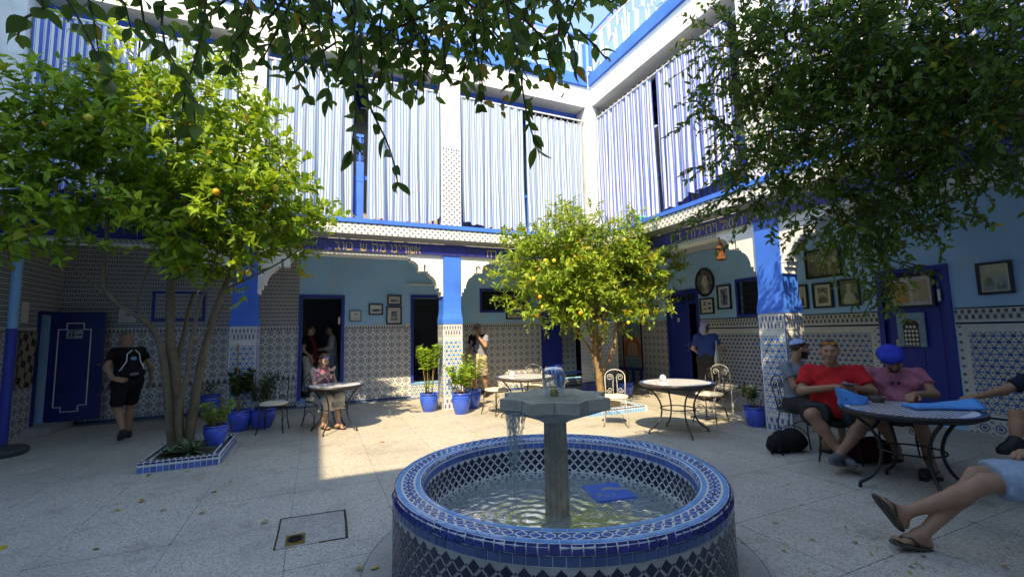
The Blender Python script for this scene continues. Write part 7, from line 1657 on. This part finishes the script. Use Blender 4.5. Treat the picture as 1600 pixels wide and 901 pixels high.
# 5 woman with head scarf and tote
p = person('woman seen from behind in a blue top and pale head scarf', (7.72, 7.12, 0), R(28), STAND, 1.68, dict(el=[(-.30, .03, 1.16), (.27, .02, 1.17)], wr=[(-.22, .24, 1.02), (.30, .24, 1.10)], hd=[(.3, 1, -.1), (.2, 1, -.1)], face=(.15, 1, -.15)), fat=1.02, sk=SK3, top=dict(m=C_['blue'], sleeve=.75, ease=.026, hem=-.04), bottom=dict(m=C_['char'], len=1.85, ease=.03, flare=.09, cuff=.09, name='trousers'), hand_h=.008, fine=.007, shoes=SH_BK)
hair_long(p, HAIR['dark'], -.14)
p['shell'](lambda q: np.maximum(np.minimum(ell(q, (-.012, -.02, .036), (.094, .112, .102)), ell(q, (-.025, -.06, -.06), (.085, .075, .12))), np.minimum(q[..., 1]-.05-(q[..., 2]-.05)*.5, 1)), 'head_scarf', C_['lav'])
q = p; c = q['base']+q['W']((.24, -.06, 1.0)); tb = thing('tote_bag', 'off white cloth tote bag hanging from the shoulder of the woman in blue', 'bag', tuple(c)); g = G(); V = []
for j, (zz, ww, dd) in enumerate(((-.22, .13, .03), (-.20, .16, .05), (-.05, .15, .06), (.10, .11, .03), (.16, .06, .012))):
    for k in range(12): t = TAU*k/12; V.append(ww*math.cos(t)*q['F']+dd*math.sin(t)*q['R']+V3(0, 0, zz))
g.add(V, [(i*12+k, i*12+(k+1) % 12, (i+1)*12+(k+1) % 12, (i+1)*12+k) for i in range(4) for k in range(12)]+[tuple(range(12))[::-1], tuple(48+k for k in range(12))]); g.build('bag', C_['offw'], tb, True)
g = G(); sh_ = q['base']+q['sh'][1]-c
for dx in (-.05, .05): g.tube(smooth([dx*q['F']+V3(0, 0, .15), sh_+q['R']*.05+dx*q['F']*.8-V3(0, 0, .05), sh_+V3(0, 0, .075)+dx*q['F']*.5, sh_-q['R']*.03+V3(0, 0, .06)], 2), .010, 6)
g.build('strap', C_['offw'], tb, True)
# 6 man in grey with skull cap
p = person('seated man in a grey tee with a pale blue skull cap looking to the right', (5.87, 3.97, 0), R(-78), SIT, 1.76, dict(kn=[(-.24, .40, .54), (.20, .42, .54)], an=[(-.20, .42, .09), (.18, .36, .09)], face=(-.62, .75, -.05), neck=(0, .02, 1.07), head=(-.02, .08, 1.235), el=[(-.25, .10, .78), (.25, .10, .78)], wr=[(-.14, .34, .66), (.14, .34, .66)]), fat=1.02, shoulders=1.1, sk=SK2, top=dict(m=C_['grey'], sleeve=.6), bottom=dict(m=C_['char'], len=.85, flare=.09), hair='short', beard='dark', sandals=SAND)
p['shell'](lambda q: np.maximum(ell(q, (0, -.022, .046), (.084, .102, .092)), .074-q[..., 2]+.25*(q[..., 1]+.02)), 'skull_cap', C_['lblue'])
glasses(p, GLS, (.094, .062), hh=.014)
# 7 man in red
p = person('heavy man in a red tee and grey shorts facing the viewer with crossed ankles', (5.57, 3.31, 0), R(212), SIT, 1.78, dict(hp=[(-.11, 0, .54), (.11, 0, .54)], kn=[(-.25, .42, .55), (.23, .42, .55)], an=[(.03, .52, .15), (-.03, .44, .13)], toe=[(.35, 1, .30), (-.45, 1, .22)], neck=(0, .02, 1.06), head=(.01, .08, 1.225), sh=[(-.20, .0, 1.0), (.20, .0, 1.0)], el=[(-.33, .14, .80), (.31, .13, .77)], wr=[(-.20, .35, .85), (-.02, .38, .86)], hd=[(.55, .6, .15), (-.9, .25, .08)], pn=[(.6, -.5, .0), (0, -.3, -1)], face=(.02, 1, -.08)), fat=1.30, shoulders=1.16, sk=SK2, top=dict(m=C_['red'], sleeve=.72, ease=.024, hem=-.03), bottom=dict(m=C_['char'], len=.86, flare=.098, ease=.028), hair='short', beard=None, shoes=SH_GR, curl=(.75, .7), head_s=1.08)
glasses(p, GLO, (.074, .094), hh=.012); 
held('phone', 'phone in the hands of the man in the red tee', 'phone', p, p['W']((-.13, .46, .905)), (.075, .01, .15), (nrm(p['R']*.3+p['F']), nrm(V3(0, 0, .8)-p['F']*.5), nrm(-p['R']+p['F']*.3)), PHB, SCR)
g = G(); c = p['nk']-p['ax']*.20+p['fr']*.168-p['lat']*.10; g.ball(c, (.035, .035, .045), 10, 8); g.build('chest_print', mat('print_blue', (.10, .22, .32), .7, .6, 40), p['o'], True)
# 8 man in pink with blue cap, head bowed
p = person('man in a faded pink tee and bright blue cap with bowed head', (6.12, 2.98, 0), R(210), SIT, 1.78, dict(neck=(0, .17, 1.03), head=(0, .31, 1.135), sh=[(-.19, .13, .98), (.19, .13, .98)], el=[(-.30, .26, .78), (.28, .22, .76)], wr=[(-.12, .50, .80), (.16, .44, .58)], hd=[(.4, 1, -.05), (-.1, .8, -.5)], face=(0, .75, -.75), up=(0, .75, .75), kn=[(-.15, .42, .54), (.18, .40, .52)], an=[(-.20, .46, .09), (.05, .36, .20)]), fat=1.12, shoulders=1.12, sk=SK2, top=dict(m=C_['pink'], sleeve=.55, ease=.018), bottom=dict(m=C_['char'], len=.85), hair='short', beard='dark', sandals=SAND)
p['shell'](lambda q: np.maximum(ell(q, (.022, -.02, .070), (.124, .132, .074))+.004*np.sin(q[..., 0]*48+q[..., 1]*30)+.003*np.sin(q[..., 1]*75), .026-q[..., 2]), 'cap', C_['cap'])
hair_long(p, HAIR['dark'], -.16, .09)
g = G(); c = p['nk']-p['ax']*.10+p['fr']*.16
for sg in (-1, 1): g.ball(c+p['lat']*sg*.028, (.024, .012, .020), 10, 6)
g.build('hung_sunglasses', GLS, p['o'], True)
# 9 person in navy at the right edge
p = person('person in navy at the right edge with one arm along the table', (6.50, 1.72, 0), R(153), SIT, 1.78, dict(neck=(.02, .08, 1.06), head=(.02, .14, 1.23), sh=[(-.16, .08, 1.01), (.20, .10, 1.0)], el=[(-.25, .14, .80), (.29, .36, .845)], wr=[(-.12, .35, .70), (.27, .60, .80)], hd=[(.2, 1, -.2), (-.05, 1, -.04)], pn=[(0, 0, -1), (0, 0, -1)], kn=[(-.12, .43, .54), (.10, .44, .64)], an=[(-.12, .42, .09), (-.22, .80, .49)], toe=[(-.1, 1, 0), (-.15, 1, -.12)]), fat=1.05, sk=SK1, top=dict(m=C_['navy'], sleeve=.70, ease=.02), bottom=dict(m=C_['black'], len=.80, flare=.09), hair='short', beard='dark', shoes=SH_BK, curl=(.5, .35))
# 10 person in denim shorts with flip-flops, foreground right
p = person('person in pale denim shorts stretching bare crossed legs in flip flops', (4.54, 1.24, 0), R(140), SIT, 1.80, dict(hp=[(-.09, 0, .50), (.09, 0, .50)], kn=[(-.05, .50, .47), (.10, .46, .47)], an=[(.06, .92, .20), (.00, .86, .09)], toe=[(-.10, .55, .85), (-.32, .9, .22)], neck=(.02, -.16, 1.03), head=(.02, -.14, 1.2), sh=[(-.18, -.16, .98), (.20, -.16, .98)], el=[(-.25, -.10, .74), (.25, -.10, .74)], wr=[(-.13, .10, .64), (.13, .10, .64)]), fat=1.05, sk=SK1, top=dict(m=C_['heather'], sleeve=.6), bottom=dict(m=C_['denim'], len=.88, flare=.082), hair='short', beard='dark', sandals=SAND2)
# ------------------------------------------------------------ bags on the floor, the loose shoe
def bagblob(name, label, loc, prims, m_, extra=None, m2=None):
    o = thing(name, label, 'backpack', loc, group=None); lo, hi = bbox(prims, .03)
    fl_ = lambda P: np.maximum(union(P, prims, .05)+.006*np.sin(P[..., 0]*40+P[..., 2]*30), -P[..., 2]+.004)
    mesh_obj('bag', meshjoin('bag', [(*surfnet(fl_, lo, hi, .012), 0)], [m_]), o)
    for nm, pts, r_ in (extra or []): g = G(); g.tube(smooth(pts, 2), r_, 6); g.build(nm, m2 or m_, o, True)
    return o
bagblob('backpack', 'black backpack slumped on the floor beside the chair of the man in red', (5.38, 3.80, 0), [((-.16, .05, .10), (.14, -.02, .12), .10, .12), ((-.08, .05, .16), (.12, 0, .18), .09, .10)], C_['black'], [('strap', [(-.22, 0, .10), (-.32, -.05, .13), (-.36, -.04, .05), (-.28, .0, .015)], .012), ('strap', [(-.20, -.06, .16), (-.30, -.10, .06), (-.22, -.10, .012)], .010)])
bagblob('backpack', 'dark maroon backpack lying under the near table', (5.74, 3.12, 0), [((-.18, .10, .11), (.16, -.08, .12), .10, .13), ((-.05, .04, .18), (.10, -.04, .18), .08, .10)], cloth('maroon_bag', (.06, .012, .018)), [('strap', [(-.22, .12, .14), (-.30, .05, .12), (-.26, .0, .02)], .014)], C_['black'])
so = thing('shoe', 'single black shoe left on the floor under the near table', 'shoe', (5.64, 2.56, 0), R(20)); pr = [((-.09, 0, .045), (.04, 0, .04), .042, .04), ((.04, 0, .04), (.13, 0, .03), .04, .028), ((-.09, 0, .08), (-.03, 0, .07), .035, .035)]; lo, hi = bbox(pr, .02)
mesh_obj('upper', meshjoin('upper', [(*surfnet(lambda P: np.maximum(union(P, pr, .02), .012-P[..., 2]), lo, hi, .009), 0)], [SH_BK[0]]), so); g = G(); g.prism([(-.13, -.035), (.06, -.046), (.15, -.028), (.155, .024), (.06, .046), (-.13, .035)], .0, .014); g.build('sole', SH_BK[1], so)
